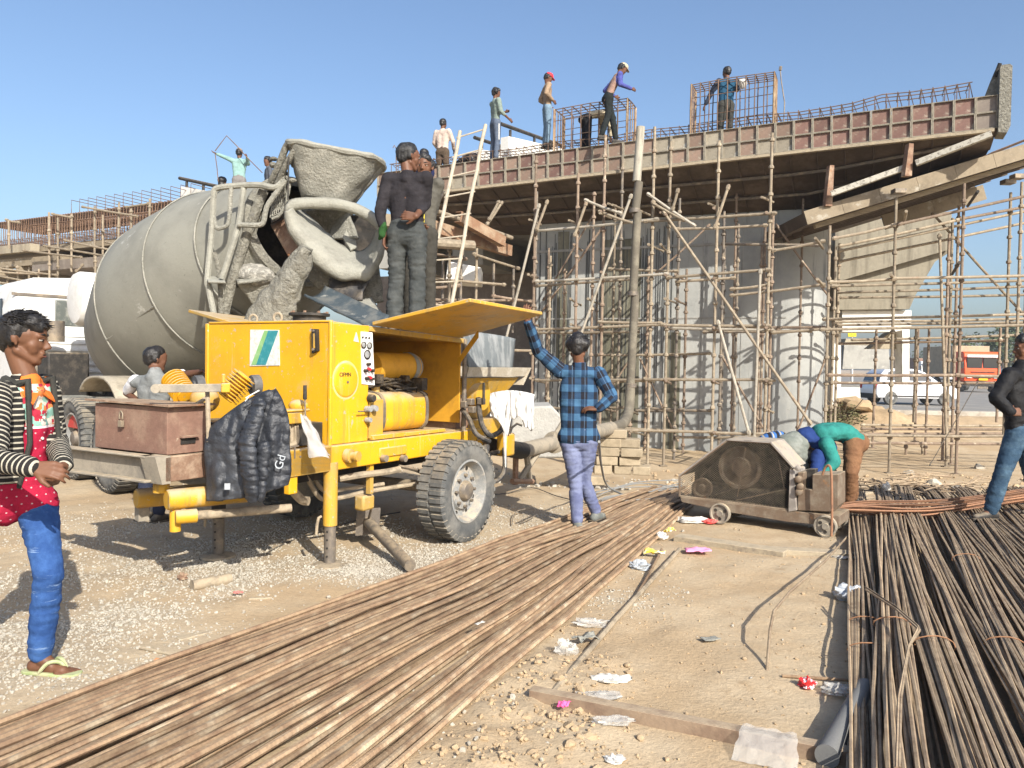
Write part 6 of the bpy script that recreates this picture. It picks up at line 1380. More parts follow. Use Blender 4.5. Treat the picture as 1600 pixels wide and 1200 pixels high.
# ================================================================== TIMBERS, EDGES, PIPES
def edge_bar(name, label, cat, p, q, hgt, wd, mat, lean=0):
    a, b_ = G(*p, 0), G(*q, 0); fr = Fr(flat(a), flat(b_)-flat(a)); L_ = (flat(b_)-flat(a)).length
    mb = MB(); mb.box(fr, 0, L_, 0, .012, -.02, hgt); mb.box(fr, 0, L_, .0125, wd, hgt-.012, hgt); return tag(mb.build(name, mat, bevel=.002), label, cat)
edge_bar('steel_channel_edge', 'rusty steel channel edging the sand nearest the camera', 'steel channel', (826, 1100), (1345, 1205), .062, .06, M('bronze_rust_channel', (.26, .19, .13), (.19, .13, .09), rough=.7, scale=5, var=.25, bump=.25, dust=DUST, damt=.6))
def plank(label, p, q, wd, th, zb=0.0, mat=m_timber):
    a, b_ = G(*p, 0), G(*q, 0); fr = Fr(flat(a)+V(0, 0, gz(a.x, a.y)+zb), flat(b_)-flat(a)); L_ = (flat(b_)-flat(a)).length
    mb = MB(); n = 8
    for side in range(1): pass
    def fn(k): return .004*math.sin(k*2.1)
    A = [fr(L_*k/n, fn(k), -.01) for k in range(n+1)]; B = [fr(L_*k/n, wd+fn(k+3), -.01) for k in range(n+1)]; C_ = [p_+V(0, 0, th) for p_ in A]; D = [p_+V(0, 0, th) for p_ in B]; N = n+1
    mb.add(A+B+C_+D, [(k, k+1, 2*N+k+1, 2*N+k) for k in range(n)]+[(N+k+1, N+k, 3*N+k, 3*N+k+1) for k in range(n)]+[(2*N+k, 2*N+k+1, 3*N+k+1, 3*N+k) for k in range(n)]+[(0, 2*N, 3*N, N), (n, N+n, 3*N+n, 2*N+n)])
    return tag(mb.build('timber_plank', mat, bevel=.004), label, 'plank')
plank('long weathered timber plank lying in front of the cutting machine', (1052, 846), (1224, 872), .16, .055); plank('shorter grey timber plank right of the long one, below the cutting machine wheel', (1190, 866), (1338, 874), .14, .05, .0)
def rod(name, label, cat, pts, r_, mat, sm=True):
    P = [G(x, y, z) for x, y, z in pts]
    if sm and len(P) > 2: P = [V(*curve([tuple(p) for p in P], k/(6*(len(P)-1)))) for k in range(6*(len(P)-1)+1)]
    ns_ = 18 if r_ > .03 else 8; mb = MB(); mb.tube(P, r_, ns_); o = mb.build(name, mat); tag(o, label, cat)
    if mat is m_rebar: attr_along(o, ns_, P)
    return o
rod('steel_pipe', 'thin dusty pipe lying along the left side of the sandy bed', 'pipe', [(864, 1082, .02), (960, 970, .02), (1062, 858, .03)], .016, m_line, False)
rod('steel_bar', 'short bar crossing the dusty pipe beside the yellow wrapper', 'bar', [(998, 925, .03), (1018, 890, .03), (1034, 858, .04)], .010, m_rebar, False)
rod('bent_bar', 'single bent bar rising from the sand and throwing a curved shadow', 'bar', [(1198, 1050, .0), (1203, 985, .12), (1209, 955, .15), (1234, 925, .16), (1290, 876, .12), (1324, 838, .06)], .008, m_rebar_thin, False)
rod('short_bar', 'short bar lying flat at the foot of the bent bar', 'bar', [(1222, 1056, .01), (1345, 1064, .015)], .008, m_rebar, False)
rod('grey_roll', 'dark grey rolled sheet lying in the shade of the tied bundles', 'roll', [(1292, 1182, .045), (1352, 1075, .045)], .045, M('grey_roll', (.16, .16, .155), rough=.7, var=.15, scale=8), False)
rod('pipe_offcut', 'short fat pipe offcut on the gravel below the pump', 'pipe', [(300, 915, .035), (360, 904, .035)], .036, m_line, False)
rod('stick', 'thin stick lying near the flip-flop of the young man', 'stick', [(219, 1012, .012), (265, 1022, .012), (303, 1031, .01)], .008, m_timber)
for lab, p, q, wd in (('grey wooden offcut lying on sand beside the bars', (283, 1001), (335, 987), .06), ('dark broken slat half under the bars near the young man', (146, 1086), (215, 1072), .045), ('small slat beside the pipe offcut on the gravel', (388, 938), (425, 936), .03)): plank(lab, p, q, wd, .018)
def cable(label, pts, r_=.009, mat=None): return rod('cable', label, 'cable', [(x, y, z) for x, y, z in pts], r_, mat or m_black_rubber)
cable('thin wire loop on the gravel right of the pump wheel', [(800, 820, .01), (806, 800, .05), (832, 795, .06), (835, 806, .03), (812, 818, .01)], .005, m_steel)
m_cab = M('grey_cable', (.22, .22, .21), rough=.6, scale=10, var=.2)
for k in range(7):
    y0 = 752+4*k; cable('grey cable among the tangle beside the far ends of the loose bars', [(905+8*k, y0+22, .03), (950, y0+10+random.uniform(-6, 6), .05), (1000, y0+random.uniform(-6, 6), .06), (1065, y0+random.uniform(-10, 4), .06)], .007, m_cab)['group'] = 'grey cables by the bar ends'
cable('grey hose hanging behind the checked-shirt man down to the ground', [(936, 690, .9), (940, 730, .5), (950, 760, .1), (985, 778, .04)], .011, m_cab)
cable('long cable lying on the sand under the pump outlet', [(700, 770, .01), (780, 772, .01), (830, 762, .02), (870, 775, .01), (930, 790, .04)], .006)
cable('dark cable across the gravel under the chassis', [(420, 862, .01), (455, 845, .01), (500, 832, .01), (560, 812, .01), (625, 800, .01)], .006)
# ================================================================== LITTER
def litter(label, px, py, s, mat, fl=.35, seed=0, z=0.0, name='plastic_litter', cat='litter', sx=1.0, open_=True):
    p = G(px, py, z); p.z = max(p.z, gz(p.x, p.y)); s *= .8; rs_ = Vector((seed*3.1, seed*1.7, seed)); mb = MB(); nu, nv = 22, 14
    def fn(u, v_):
        a = 2*math.pi*u; ph = math.pi*v_; d = V(math.cos(a)*math.sin(ph), math.sin(a)*math.sin(ph), math.cos(ph)); q = d*1.6+rs_
        k = 1+.55*mnoise.noise(q*1.1)+.45*abs(mnoise.noise(q*2.6))-.2; return p+V(d.x*s*k*sx, d.y*s*k*.8, (d.z*.9+.55)*s*fl*k+.003)
    mb.grid(fn, nu, nv); return tag(mb.build(name, mat, smooth=28), label, cat)
def paper(label, px, py, wd, dp_, mat, rot=0, seed=0, amp=.018, name='paper_litter', z=0):
    p = G(px, py, z); fr = Fr(V(p.x, p.y, max(p.z, gz(p.x, p.y))+.012)).rot(rot); mb = MB()
    def fn(u, v_): 
        q = V(u*2.2+seed*5, v_*2.2, seed); e_ = .12*mnoise.noise(V(u*4, v_*4, seed+9)); return fr((u-.5+e_*.3)*wd, (v_-.5+e_*.4)*dp_, amp*(1+mnoise.noise(q*1.3))+amp*.6*abs(mnoise.noise(q*3)))
    mb.grid(fn, 10, 8); return tag(mb.build(name, mat, smooth=25, solid=.002), label, 'litter')
litter('crumpled clear bag by the lower end of the dusty pipe', 886, 1028, .075, m_bag_clear, .8, 1); litter('white torn bag on the sand near the steel channel', 955, 1072, .075, m_bag_white, .35, 2, sx=1.4); litter('flat clear film beside the white torn bag, along the steel channel', 935, 1098, .09, m_bag_clear, .2, 3, sx=1.5)
litter('clear crinkled bag touching the middle of the dusty pipe', 925, 978, .09, m_bag_clear, .4, 4, sx=1.3); paper('pale card scrap stuck to the dusty pipe', 915, 1008, .13, .09, m_slurry_pale, .6, 1, .03); litter('dusty grey bag under the yellow wrapper', 1000, 888, .11, m_bag_grey, .45, 5)
paper('yellow and white wrapper beside the upper end of the dusty pipe', 1022, 872, .17, .06, m_yellow_wrap, -.4, 2, .03); paper('yellow scrap among white bags near the bar ends', 1046, 836, .10, .06, m_yellow_wrap, .4, 3, .03); litter('small white bag next to the yellow scrap near the bar ends', 1034, 842, .07, m_bag_white, .7, 6)
paper('pink ruled sheet lying on the sand below the plank', 1090, 866, .20, .16, m_pink, -.12, 4, .022); litter('blue and white crumpled wrapper near the pink sheet', 1112, 852, .05, m_blue_wrap, .6, 7); litter('red and white foil snack wrapper by the short bar', 1262, 1074, .055, m_red_wrap, .6, 8)
litter('clear bag at the foot of the tied bundles below the short bar', 1312, 1084, .085, m_bag_clear, .4, 9, sx=1.4); litter('grey polythene bag caught against the tied bundles', 1325, 936, .12, m_bag_grey, .6, 10); litter('flat white bag beside the end of the shorter plank', 1318, 872, .11, m_bag_white, .2, 11, sx=1.3)
litter('white rag in front of the cutting machine wheel', 1082, 816, .13, m_bag_white, .3, 12, sx=1.4); litter('red cloth scrap beside the white rag by the wheel', 1108, 818, .085, M('red_cloth', (.62, .10, .09), var=.15, bump=.1), .4, 13); paper('hot pink scrap at the left end of the steel channel', 881, 1117, .055, .045, m_pink_hot, 1.1, 5, .02)
litter('clear film lying in front of the steel channel', 955, 1142, .07, m_bag_clear, .25, 14, sx=1.6); litter('white and red scrap at the bottom edge of the sand', 960, 1196, .05, m_bag_white, .4, 15); paper('pale card lying alone in the middle of the sandy bed', 1110, 1003, .10, .06, m_slurry_pale, .3, 6, .006)
paper('orange dead leaf on the sand near the bars', 258, 1040, .10, .035, M('orange_leaf', (.62, .27, .12), var=.1, bump=0), .1, 7, .01, 'dead_leaf'); paper('red dead leaf on gravel near the pipe offcut', 372, 931, .06, .025, M('red_leaf', (.55, .16, .14), var=.1, bump=0), 0, 8, .01, 'dead_leaf'); litter('small rusty fitting lying beside the pipe offcut', 285, 906, .045, m_rust, .8, 16, name='metal_fitting', cat='fitting'); paper('small white scrap on top of the loose bars', 750, 978, .06, .02, m_bag_white, .8, 9, .004, z=.11)
litter('white plastic cup on the scrap bars behind the cutting machine', 1385, 765, .06, m_bag_white, 1.1, 17, .15)
# debris between the machine and the right scaffold
for lab, p, q, wd in (('grey plank lying among debris below the right scaffold', (1400, 742), (1500, 728), .14), ('short board on the debris under the ramp scaffold legs', (1510, 745), (1575, 735), .16), ('long thin board beyond the scrap bars', (1345, 728), (1440, 716), .10), ('pale board end beside the standing leg of the ramp scaffold', (1440, 756), (1490, 750), .18)): plank(lab, p, q, wd, .03)
scatter('rubble', 900, (2.2, 9.5, 9.6, 15), (.012, .05), m_clod, lambda x, y: .5)
scatter('rubble', 260, (-.5, 3.0, 9.6, 14), (.012, .045), m_stone, lambda x, y: .5)
for k, (px, py, s) in enumerate(((1460, 735, .13), (1495, 742, .10), (1422, 720, .12), (1530, 712, .16), (1385, 735, .10))):
    p = G(px, py, -.2); mb = MB(); mb.ell(V(p.x, p.y, gz(p.x, p.y)+s*.2), s, s*.8, s*.5, WF.rot(k*1.3), 9, 6)
    for i, q in enumerate(mb.v): mb.v[i] = q+mnoise.noise_vector(q*7)*s*.5
    tag(mb.build('rubble_lump', m_stone, smooth=25), 'grey concrete lump lying among debris under the ramp scaffold', 'rubble', 'concrete lumps under the ramp scaffold')
# clear sheet draped over the channel edge
cs = G(1200, 1178, 0); fr = Fr(V(cs.x, cs.y, 0), flat(G(1345, 1205))-flat(G(826, 1100))); mb = MB()
def drape(u, v_): 
    x = (u-.5)*.2*(1+.2*v_); y = lerp(.05, -.14, v_); z = .075 if v_ < .35 else lerp(.075, .012, (v_-.35)/.65); return fr(x+.01*mnoise.noise(V(u*5, v_*5, 1)), y, z+.012*mnoise.noise(V(u*6, v_*4, 3))+.004)
mb.grid(drape, 16, 12); tag(mb.build('plastic_sheet', m_bag_clear, smooth=40), 'clear plastic sheet draped over the right part of the steel channel', 'plastic sheet')
# loose stones one can pick out
for k, (px, py, s) in enumerate(((840, 1050, .022), (872, 1072, .03), (1000, 1160, .018), (905, 1165, .02), (890, 1178, .026), (1163, 1032, .016), (1075, 948, .014), (1255, 928, .015), (980, 1048, .02), (1245, 1027, .012))):
    p = G(px, py); mb = MB(); mb.ell(V(p.x, p.y, gz(p.x, p.y)+s*.4), s, s*.8, s*.6, WF.rot(k), 8, 6)
    for i, q in enumerate(mb.v): mb.v[i] = q+mnoise.noise_vector(q*30)*s*.35
    tag(mb.build('stone', m_clod, smooth=30), 'small sandy stone lying loose on the bed between the bars and the bundles', 'stone', 'loose stones on the sand')
# ================================================================== PEOPLE
def caps_mesh(segs):
    vs_ = []; fs = []; N = 14
    for sg in segs:
        p0, r0, p1, r1 = sg[:4]; fl = sg[4] if len(sg) > 4 else None
        p0, p1 = Vector(p0), Vector(p1)
        if (p1-p0).length < 1e-5: p1 = p0+Vector((0, 0, 1e-4))
        d = (p1-p0).normalized(); x, y = perp(d); rings = []
        for a in (-80, -50, -20): rings.append((p0, r0, RAD(a)))
        rings.append((p0, r0, 0)); rings.append((p1, r1, 0))
        for a in (20, 50, 80): rings.append((p1, r1, RAD(a)))
        b0 = len(vs_)
        for c_, r_, a in rings:
            for k in range(N):
                t_ = 2*math.pi*k/N; o = (x*math.cos(t_)+y*math.sin(t_))*r_*math.cos(a)+d*r_*math.sin(a)
                if fl: o = o-fl[0]*(o.dot(fl[0])*(1-fl[1]))
                vs_.append(tuple(c_+o))
        M_ = len(rings)
        for i in range(M_-1):
            for k in range(N): k2 = (k+1) % N; fs.append((b0+i*N+k, b0+i*N+k2, b0+(i+1)*N+k2, b0+(i+1)*N+k))
        fs.append(tuple(b0+k for k in range(N-1, -1, -1))); fs.append(tuple(b0+(M_-1)*N+k for k in range(N)))
    me = bpy.data.meshes.new('tmp'); me.from_pydata(vs_, [], fs); return me
def fuse(name, segs, vox, mat, parent, sm=3, fold=0.0, fscale=(9, 9, 22), cut=None, solid=0, bc=False, keepfaces=None):
    me = caps_mesh(segs); o = bpy.data.objects.new('tmp', me); COL.objects.link(o)
    r_ = o.modifiers.new('r', 'REMESH'); r_.mode = 'VOXEL'; r_.voxel_size = vox
    if sm: s_ = o.modifiers.new('s', 'SMOOTH'); s_.iterations = sm; s_.factor = .6
    dg = bpy.context.evaluated_depsgraph_get(); m2 = bpy.data.meshes.new_from_object(o.evaluated_get(dg)); bpy.data.objects.remove(o); bpy.data.meshes.remove(me)
    n = len(m2.vertices); co = np.empty(n*3); m2.vertices.foreach_get('co', co); co = co.reshape(-1, 3)
    if fold:
        nr_ = np.empty(n*3); m2.vertices.foreach_get('normal', nr_); nr_ = nr_.reshape(-1, 3)
        for i in range(n):
            p = co[i]; a = mnoise.noise(Vector((p[0]*fscale[0], p[1]*fscale[1], p[2]*fscale[2])))
            b_ = mnoise.noise(Vector((p[0]*fscale[0]*.5+9, p[1]*fscale[1]*.5, p[2]*fscale[2]*.6+p[0]*8)))
            co[i] = p+nr_[i]*fold*(.9*(1-2*abs(a))+.7*b_)
    if bc:
        best = np.full(n, 1e9); out = np.zeros((n, 3)); off = 0
        for k, sg in enumerate(segs):
            p0, p1 = np.array(sg[0], float), np.array(sg[2], float); d = p1-p0; L_ = np.linalg.norm(d)+1e-6; d = d/L_
            t_ = (co-p0)@d; tc = np.clip(t_, 0, L_); q = co-(p0+tc[:, None]*d); dist = np.linalg.norm(q, axis=1)/(sg[1]+(sg[3]-sg[1])*tc/L_+1e-6)
            x, y = perp(Vector(d)); ang = np.arctan2(q@np.array(y), q@np.array(x)); w_ = dist < best; best[w_] = dist[w_]
            out[w_, 0] = t_[w_]; out[w_, 1] = ang[w_]*(sg[1]+sg[3])*.5; out[w_, 2] = sg[5] if len(sg) > 5 else 0
    L = root_loc(parent); co2 = co-np.array(L); m2.vertices.foreach_set('co', co2.ravel())
    if bc: at = m2.attributes.new('bc', 'FLOAT_VECTOR', 'POINT'); at.data.foreach_set('vector', out.ravel())
    m2.materials.clear(); m2.materials.append(mat)
    if cut:
        import bmesh
        bm = bmesh.new(); bm.from_mesh(m2); kill = [v_ for v_ in bm.verts if cut(v_.co+L)]; bmesh.ops.delete(bm, geom=kill, context='VERTS'); bm.to_mesh(m2); bm.free()
    m2.name = name; finish(m2, 180); o = link(name, m2, parent)
    if solid: b = o.modifiers.new('s', 'SOLIDIFY'); b.thickness = solid; b.offset = -1
    return o
def cloth(name, c1, c2=None, rough=.9, scale=9, bump=.25):
    return M(name, c1, c2 or tuple(x*.72 for x in c1), rough=rough, scale=scale, lo=.4, hi=.7, var=.12, bump=.5, bscale=13, bdist=.03, spec=.15)
def skin(name, c1): return M(name, c1, tuple(x*.8 for x in c1), rough=.55, scale=9, var=.08, bump=.05, bscale=120, bdist=.002, spec=.35)
sk1, sk2, sk3 = skin('brown_skin', (.145, .066, .036)), skin('deep_brown_skin', (.13, .06, .035)), skin('warm_brown_skin', (.26, .13, .075))
m_hair = M('black_hair', (.010, .009, .009), (.025, .022, .02), rough=.45, scale=40, stretch=(1, 1, .2), var=.4, bump=.6, bscale=70, bdist=.01, spec=.5)
m_greyhair = M('greying_hair', (.014, .014, .015), (.045, .045, .046), rough=.5, scale=50, stretch=(1, 1, .2), var=.4, bump=.6, bscale=70, bdist=.01)
m_eyew = M('eye_white', (.42, .38, .34), rough=.3, var=0, bump=0); m_iris = M('dark_iris', (.012, .008, .006), rough=.15, var=0, bump=0); m_lip = M('lip', (.20, .075, .06), rough=.5, var=.05, bump=0)
STD = dict(pel=(0, 0, .94), waist=(0, 0, 1.08), chest=(0, 0, 1.28), neck=(0, -.01, 1.44), head=(0, .015, 1.585), shR=(.175, -.01, 1.395), elR=(.225, -.03, 1.13), wrR=(.235, .05, .90), shL=(-.175, -.01, 1.395), elL=(-.225, -.03, 1.13), wrL=(-.235, .05, .90),
           hipR=(.088, 0, .90), knR=(.10, .015, .49), anR=(.105, -.02, .09), hipL=(-.088, 0, .90), knL=(-.10, .015, .49), anL=(-.105, -.02, .09))
class Person:
    def __init__(s, label, base, yaw, sc_=1.0, J=None, head=0.0, pitch=0.0, world=None, vox=.016, sk=None, group=None, foot=(None, None), tilt=0.0):
        s.o = thing('person', label, 'person', base, group); s.base = Vector(base); s.R = Matrix.Rotation(yaw, 3, 'Z'); s.sc = sc_; s.vox = vox; s.sk = sk or sk1
        j = {k: s.base+s.R @ (Vector(v_)*sc_) for k, v_ in {**STD, **(J or {})}.items()}
        if world: j.update({k: Vector(v_) for k, v_ in world.items()})
        s.j = j; s.fwd = s.R @ V(0, 1, 0); s.right = (j['shR']-j['shL']).normalized(); s.up = (j['neck']-j['pel']).normalized(); s.front = s.up.cross(s.right).normalized()
        hy = Matrix.Rotation(yaw+head, 3, 'Z') @ V(0, 1, 0); hx = Matrix.Rotation(yaw+head, 3, 'Z') @ V(1, 0, 0)
        q = Matrix.Rotation(pitch, 3, hx) @ Matrix.Rotation(tilt, 3, hy); s.H = Fr(j['head'], q @ hx, q @ hy, q @ V(0, 0, 1)); s.foot = foot; s.yaw = yaw
    def hf(s, a, b_, c_): return s.H.o+s.H.d(a, b_, c_)*s.sc
    def head_segs(s, fine=True):
        h, k = s.hf, s.sc; g = []
        def e(a, ra, b_, rb, fl=None): g.append((h(*a), ra*k, h(*b_), rb*k, fl))
        e((0, -.022, .028), .086, (0, .015, .028), .082, (s.H.x, .90)); e((0, .035, .035), .066, (0, .035, -.01), .062, (s.H.x, .98)); e((0, .033, -.03), .055, (0, .045, -.085), .036)
        e((.044, -.008, -.050), .024, (.016, .055, -.096), .020); e((-.044, -.008, -.050), .024, (-.016, .055, -.096), .020); e((0, .062, -.1), .020, (0, .06, -.1), .020)
        e((.036, .048, -.022), .030, (.030, .05, -.045), .026); e((-.036, .048, -.022), .030, (-.030, .05, -.045), .026)
        if fine:
            e((0, .090, .006), .0095, (0, .112, -.030), .0115); e((.011, .100, -.036), .0085, (-.011, .100, -.036), .0085)
            e((-.017, .088, -.060), .0085, (.017, .088, -.060), .0085); e((-.015, .087, -.073), .0085, (.015, .087, -.073), .0085); e((.048, .078, .020), .011, (.012, .090, .018), .011); e((-.048, .078, .020), .011, (-.012, .090, .018), .011)
        for sg in (-1, 1): e((sg*.083, -.012, .012), .011, (sg*.080, -.006, -.022), .008); e((sg*.090, -.022, .014), .007, (sg*.087, -.020, -.010), .006)
        g.append((h(0, -.03, -.05), .047*k, s.j['neck'], .052*k)); return g
    def hand(s, wr, d, n, thumb, curl=(.35, .5, .4), sz=1.0):
        k = s.sc*sz; d = Vector(d).normalized(); n = Vector(n); n = (n-d*n.dot(d)).normalized(); t_ = d.cross(n)*thumb; g = []; wr = Vector(wr); nt_ = ((t_, 0),)
        for i, x in enumerate((1.5, .5, -.5, -1.5)):
            kn = wr+d*(.088-.006*abs(x-.3))*k+t_*x*.0205*k; g.append((wr+t_*x*.011*k+d*.01*k, .0155*k, kn, .0115*k))
            L_ = (.070, .078, .072, .057)[i]*k; dd = d+t_*x*.05; p = kn
            for jn, fr_ in enumerate((.45, .30, .25)):
                dd = (Matrix.Rotation(curl[jn]*(1+.08*i), 3, dd.cross(n)) @ dd).normalized(); q = p+dd*L_*fr_; g.append((p, (.0098-.0012*jn)*k, q, (.0088-.0014*jn)*k)); p = q
        p = wr+t_*.020*k+d*.022*k; dd = (d*.65+t_*.75+n*.30).normalized(); q = p+dd*.045*k; g.append((p, .016*k, q, .0115*k)); dd = (dd+d*.5+n*.25-t_*.2).normalized(); g.append((q, .0115*k, q+dd*.032*k, .009*k)); return g
    def body(s, hands=None, fine=True, feet='shoe'):
        j, k = s.j, s.sc; g = s.head_segs(fine); fl = (s.front, .72)
        g += [(j['pel']-s.right*.06*k, .085*k, j['pel']+s.right*.06*k, .085*k, fl), (j['pel'], .085*k, j['chest'], .085*k, fl), (j['chest']-s.right*.06*k, .075*k, j['chest']+s.right*.06*k, .075*k, fl), (j['shL'], .042*k, j['shR'], .042*k), (j['chest'], .065*k, j['neck'], .054*k)]
        for S_ in 'LR':
            g += [(j['sh'+S_], .044*k, j['el'+S_], .037*k), (j['el'+S_], .037*k, j['wr'+S_], .026*k), (j['hip'+S_], .074*k, j['kn'+S_], .048*k), (j['kn'+S_], .05*k, j['an'+S_], .036*k)]
            fd = s.footdir(S_); a = j['an'+S_]; g += [(a-fd*.03*k-V(0, 0, .05*k), .032*k, a+fd*.12*k-V(0, 0, .062*k), .026*k), (a, .036*k, a+fd*.06*k-V(0, 0, .045*k), .03*k)]
            if feet == 'bare':
                sd_ = fd.cross(V(0, 0, 1))
                for i, x in enumerate((-.03, -.014, .0, .014, .028)): g.append((a+fd*.11*k+sd_*x-V(0, 0, .066*k), .014*k, a+fd*(.185-.012*i)*k+sd_*x*1.15-V(0, 0, .072*k), .010*k))
            hd = (hands or {}).get(S_)
            w_ = j['wr'+S_]; dflt = (w_-j['el'+S_]).normalized()
            if hd is None: hd = dict(d=dflt, n=-s.right if S_ == 'R' else s.right)
            g += s.hand(w_, hd.get('d', dflt), hd.get('n', s.front), hd.get('t', 1 if S_ == 'R' else -1), hd.get('curl', (.35, .5, .4)))
        return fuse('body', g, s.vox*(.55 if fine else .8) if fine else s.vox*.8, s.sk, s.o, sm=2)
    def footdir(s, S_):
        f_ = s.foot[0 if S_ == 'L' else 1]
        return Vector(f_).normalized() if f_ else s.fwd
    def shirt(s, mat, name='shirt', sleeve=1.0, r=1.0, hem=-.06, fold=.006, cut=None, solid=0, bc=False, loose=0.0, fs=(9, 9, 22), tail=0):
        j, k = s.j, s.sc; fl = (s.front, .74); dn = j['pel']+(j['pel']-j['waist']).normalized()*(-hem-.0)*k if hem < 0 else j['pel']
        dn = lerp(j['pel'], j['waist'], -.0)+ (j['pel']-j['waist']).normalized()*(-hem)*k
        rt = s.right; g = []
        for sg in (-1, 1):
            g += [(dn+rt*sg*.055*k, (.105+loose)*r*k, j['waist']+rt*sg*.055*k, (.098+loose)*r*k, fl, 1), (j['waist']+rt*sg*.055*k, (.098+loose)*r*k, j['chest']+rt*sg*.075*k, .108*r*k, fl, 1)]
        g += [(j['shL']-V(0, 0, .012), .060*r*k, j['shR']-V(0, 0, .012), .060*r*k, None, 1), (j['chest']+s.up*.05*k-rt*.06*k, .10*r*k, j['chest']+s.up*.05*k+rt*.06*k, .10*r*k, fl, 1), (j['neck']-s.up*.015*k, .064*r*k, j['neck']-s.up*.05*k, .085*r*k, None, 1)]
        if tail: g += [(j['hipL']+V(0, 0, .02), tail, j['hipR']+V(0, 0, .02), tail, (s.front, .97), 1), (lerp(j['hipL'], j['hipR'], .5)+V(0, 0, .03), tail, j['waist'], .10, (s.front, .9), 1), (j['chest']+s.front*.01, .08, j['pel']+s.front*.032-V(0, 0, .06), .085, None, 1)]
        for S_ in 'LR':
            sh, el, wr = j['sh'+S_], j['el'+S_], j['wr'+S_]
            if sleeve >= .55: g += [(sh, .064*r*k, el, .053*r*k, None, 2), (el, .053*r*k, lerp(el, wr, min(1, (sleeve-.5)*2)*.93), .040*r*k, None, 3)]
            elif sleeve > 0: g += [(sh, .066*r*k, lerp(sh, el, sleeve*2), .058*r*k, None, 2)]
        return fuse(name, g, s.vox, mat, s.o, sm=3, fold=fold*k, cut=cut, solid=solid, bc=bc, fscale=fs)
    def pants(s, mat, name='trousers', r=1.0, fold=.006, flare=1.0, top=.03, bc=False, hemz=.0):
        j, k = s.j, s.sc; fl = (s.front, .80); rt = (j['hipR']-j['hipL']).normalized(); up = (j['waist']-j['pel']).normalized()
        g = [(j['pel']+up*top*k-rt*.05*k, .104*r*k, j['pel']+up*top*k+rt*.05*k, .104*r*k, fl, 0), (j['pel']-rt*.055*k-up*.05*k, .112*r*k, j['pel']+rt*.055*k-up*.05*k, .112*r*k, (s.front, .88), 0)]
        for S_ in 'LR':
            h_, kn, an = j['hip'+S_], j['kn'+S_], j['an'+S_]; g += [(h_, .096*r*k, kn, .066*r*k, None, 1), (kn, .066*r*k, lerp(kn, an, .55), .066*r*flare*k, None, 2), (lerp(kn, an, .55), .064*r*flare*k, lerp(kn, an, .96+hemz), .056*r*flare*k, None, 2)]
        return fuse(name, g, s.vox, mat, s.o, sm=3, fold=fold*k, fscale=(7, 7, 26), bc=bc)
    def shoes(s, mat, sides='LR', sole=None):
        k = s.sc
        for S_ in sides:
            fd = s.footdir(S_); a = s.j['an'+S_]; z = V(0, 0, 1); g = [(a-fd*.045*k-z*.052*k, .040*k, a+fd*.05*k-z*.05*k, .042*k), (a+fd*.05*k-z*.055*k, .042*k, a+fd*.16*k-z*.064*k, .030*k), (a-z*.01*k, .044*k, a-fd*.01*k-z*.04*k, .044*k)]
            sh = fuse('shoe', g, min(s.vox, .012), mat, s.o, sm=2)
            sd_ = fd.cross(z).normalized(); mb = MB(); mb.prism([(-.085*k, -.035*k), (-.06*k, -.045*k), (.05*k, -.046*k), (.15*k, -.043*k), (.195*k, -.02*k), (.195*k, .02*k), (.15*k, .043*k), (.05*k, .046*k), (-.06*k, .045*k), (-.085*k, .035*k)], Fr(a-z*.098*k, fd-z*fd.z, sd_), 0, .025*k); mb.build('sole', sole or m_dark, sh, bevel=.004)
    def hair(s, mat=None, kind='short', spikes=0):
        h, k = s.hf, s.sc; mat = mat or m_hair
        g = [(h(0, -.04, .046), .079*k, h(0, .005, .062), .074*k, (s.H.x, .97)), (h(0, -.06, -.005), .058*k, h(0, -.052, .03), .072*k), (h(.045, -.02, .052), .046*k, h(-.045, -.02, .052), .046*k)]
        for sg in (-1, 1): g += [(h(sg*.055, -.015, .045), .036*k, h(sg*.060, -.025, .0), .028*k)]
        if kind == 'fringe': g += [(h(0, .06, .080), .030*k, h(0, .098, .068), .014*k), (h(.03, .06, .085), .034*k, h(.03, .09, .07), .014*k), (h(-.03, .06, .085), .034*k, h(-.03, .09, .07), .014*k), (h(.045, .045, .085), .036*k, h(-.045, .05, .085), .036*k), (h(.05, .05, .07), .028*k, h(.04, .075, .055), .018*k), (h(-.05, .05, .07), .028*k, h(-.03, .08, .055), .018*k), (h(0, -.02, .085), .045*k, h(0, .03, .088), .042*k)]
        if kind == 'bushy': g += [(h(0, -.03, .09), .062*k, h(0, .035, .095), .05*k), (h(.06, -.04, .04), .05*k, h(-.06, -.04, .04), .05*k), (h(.04, .05, .08), .035*k, h(-.04, .05, .08), .035*k)]
        if kind == 'hood': g = [(h(0, -.03, .035), .105*k, h(0, .01, .04), .098*k), (h(0, -.03, -.05), .09*k, s.j['neck'], .095*k)]
        o = fuse('hair' if kind != 'hood' else 'hood', g, min(s.vox, .011), mat, s.o, sm=2, fold=.006*k if kind != 'hood' else .003, fscale=(55, 55, 20))
        if spikes:
            mb = MB()
            for _ in range(spikes):
                a, e_ = random.uniform(-3.14, 3.14), random.uniform(.15, 1.4); d = V(math.cos(a)*math.cos(e_), math.sin(a)*math.cos(e_), math.sin(e_))
                p = h(d.x*.088, d.y*.095-.012, .055+d.z*.075); t_ = s.H.d(d.x*.45+random.gauss(0, .22), d.y*.4+.75*random.random(), d.z*.35+random.gauss(0, .18)); L_ = random.uniform(.02, .045)
                mb.tube([p-t_*.01, p+t_*L_*.6, p+t_*L_+s.H.d(0, .012, -.004)], [.006, .004, .0008], 4)
            mb.build('hair_strand', mat, s.o, kind='stuff')
        return o
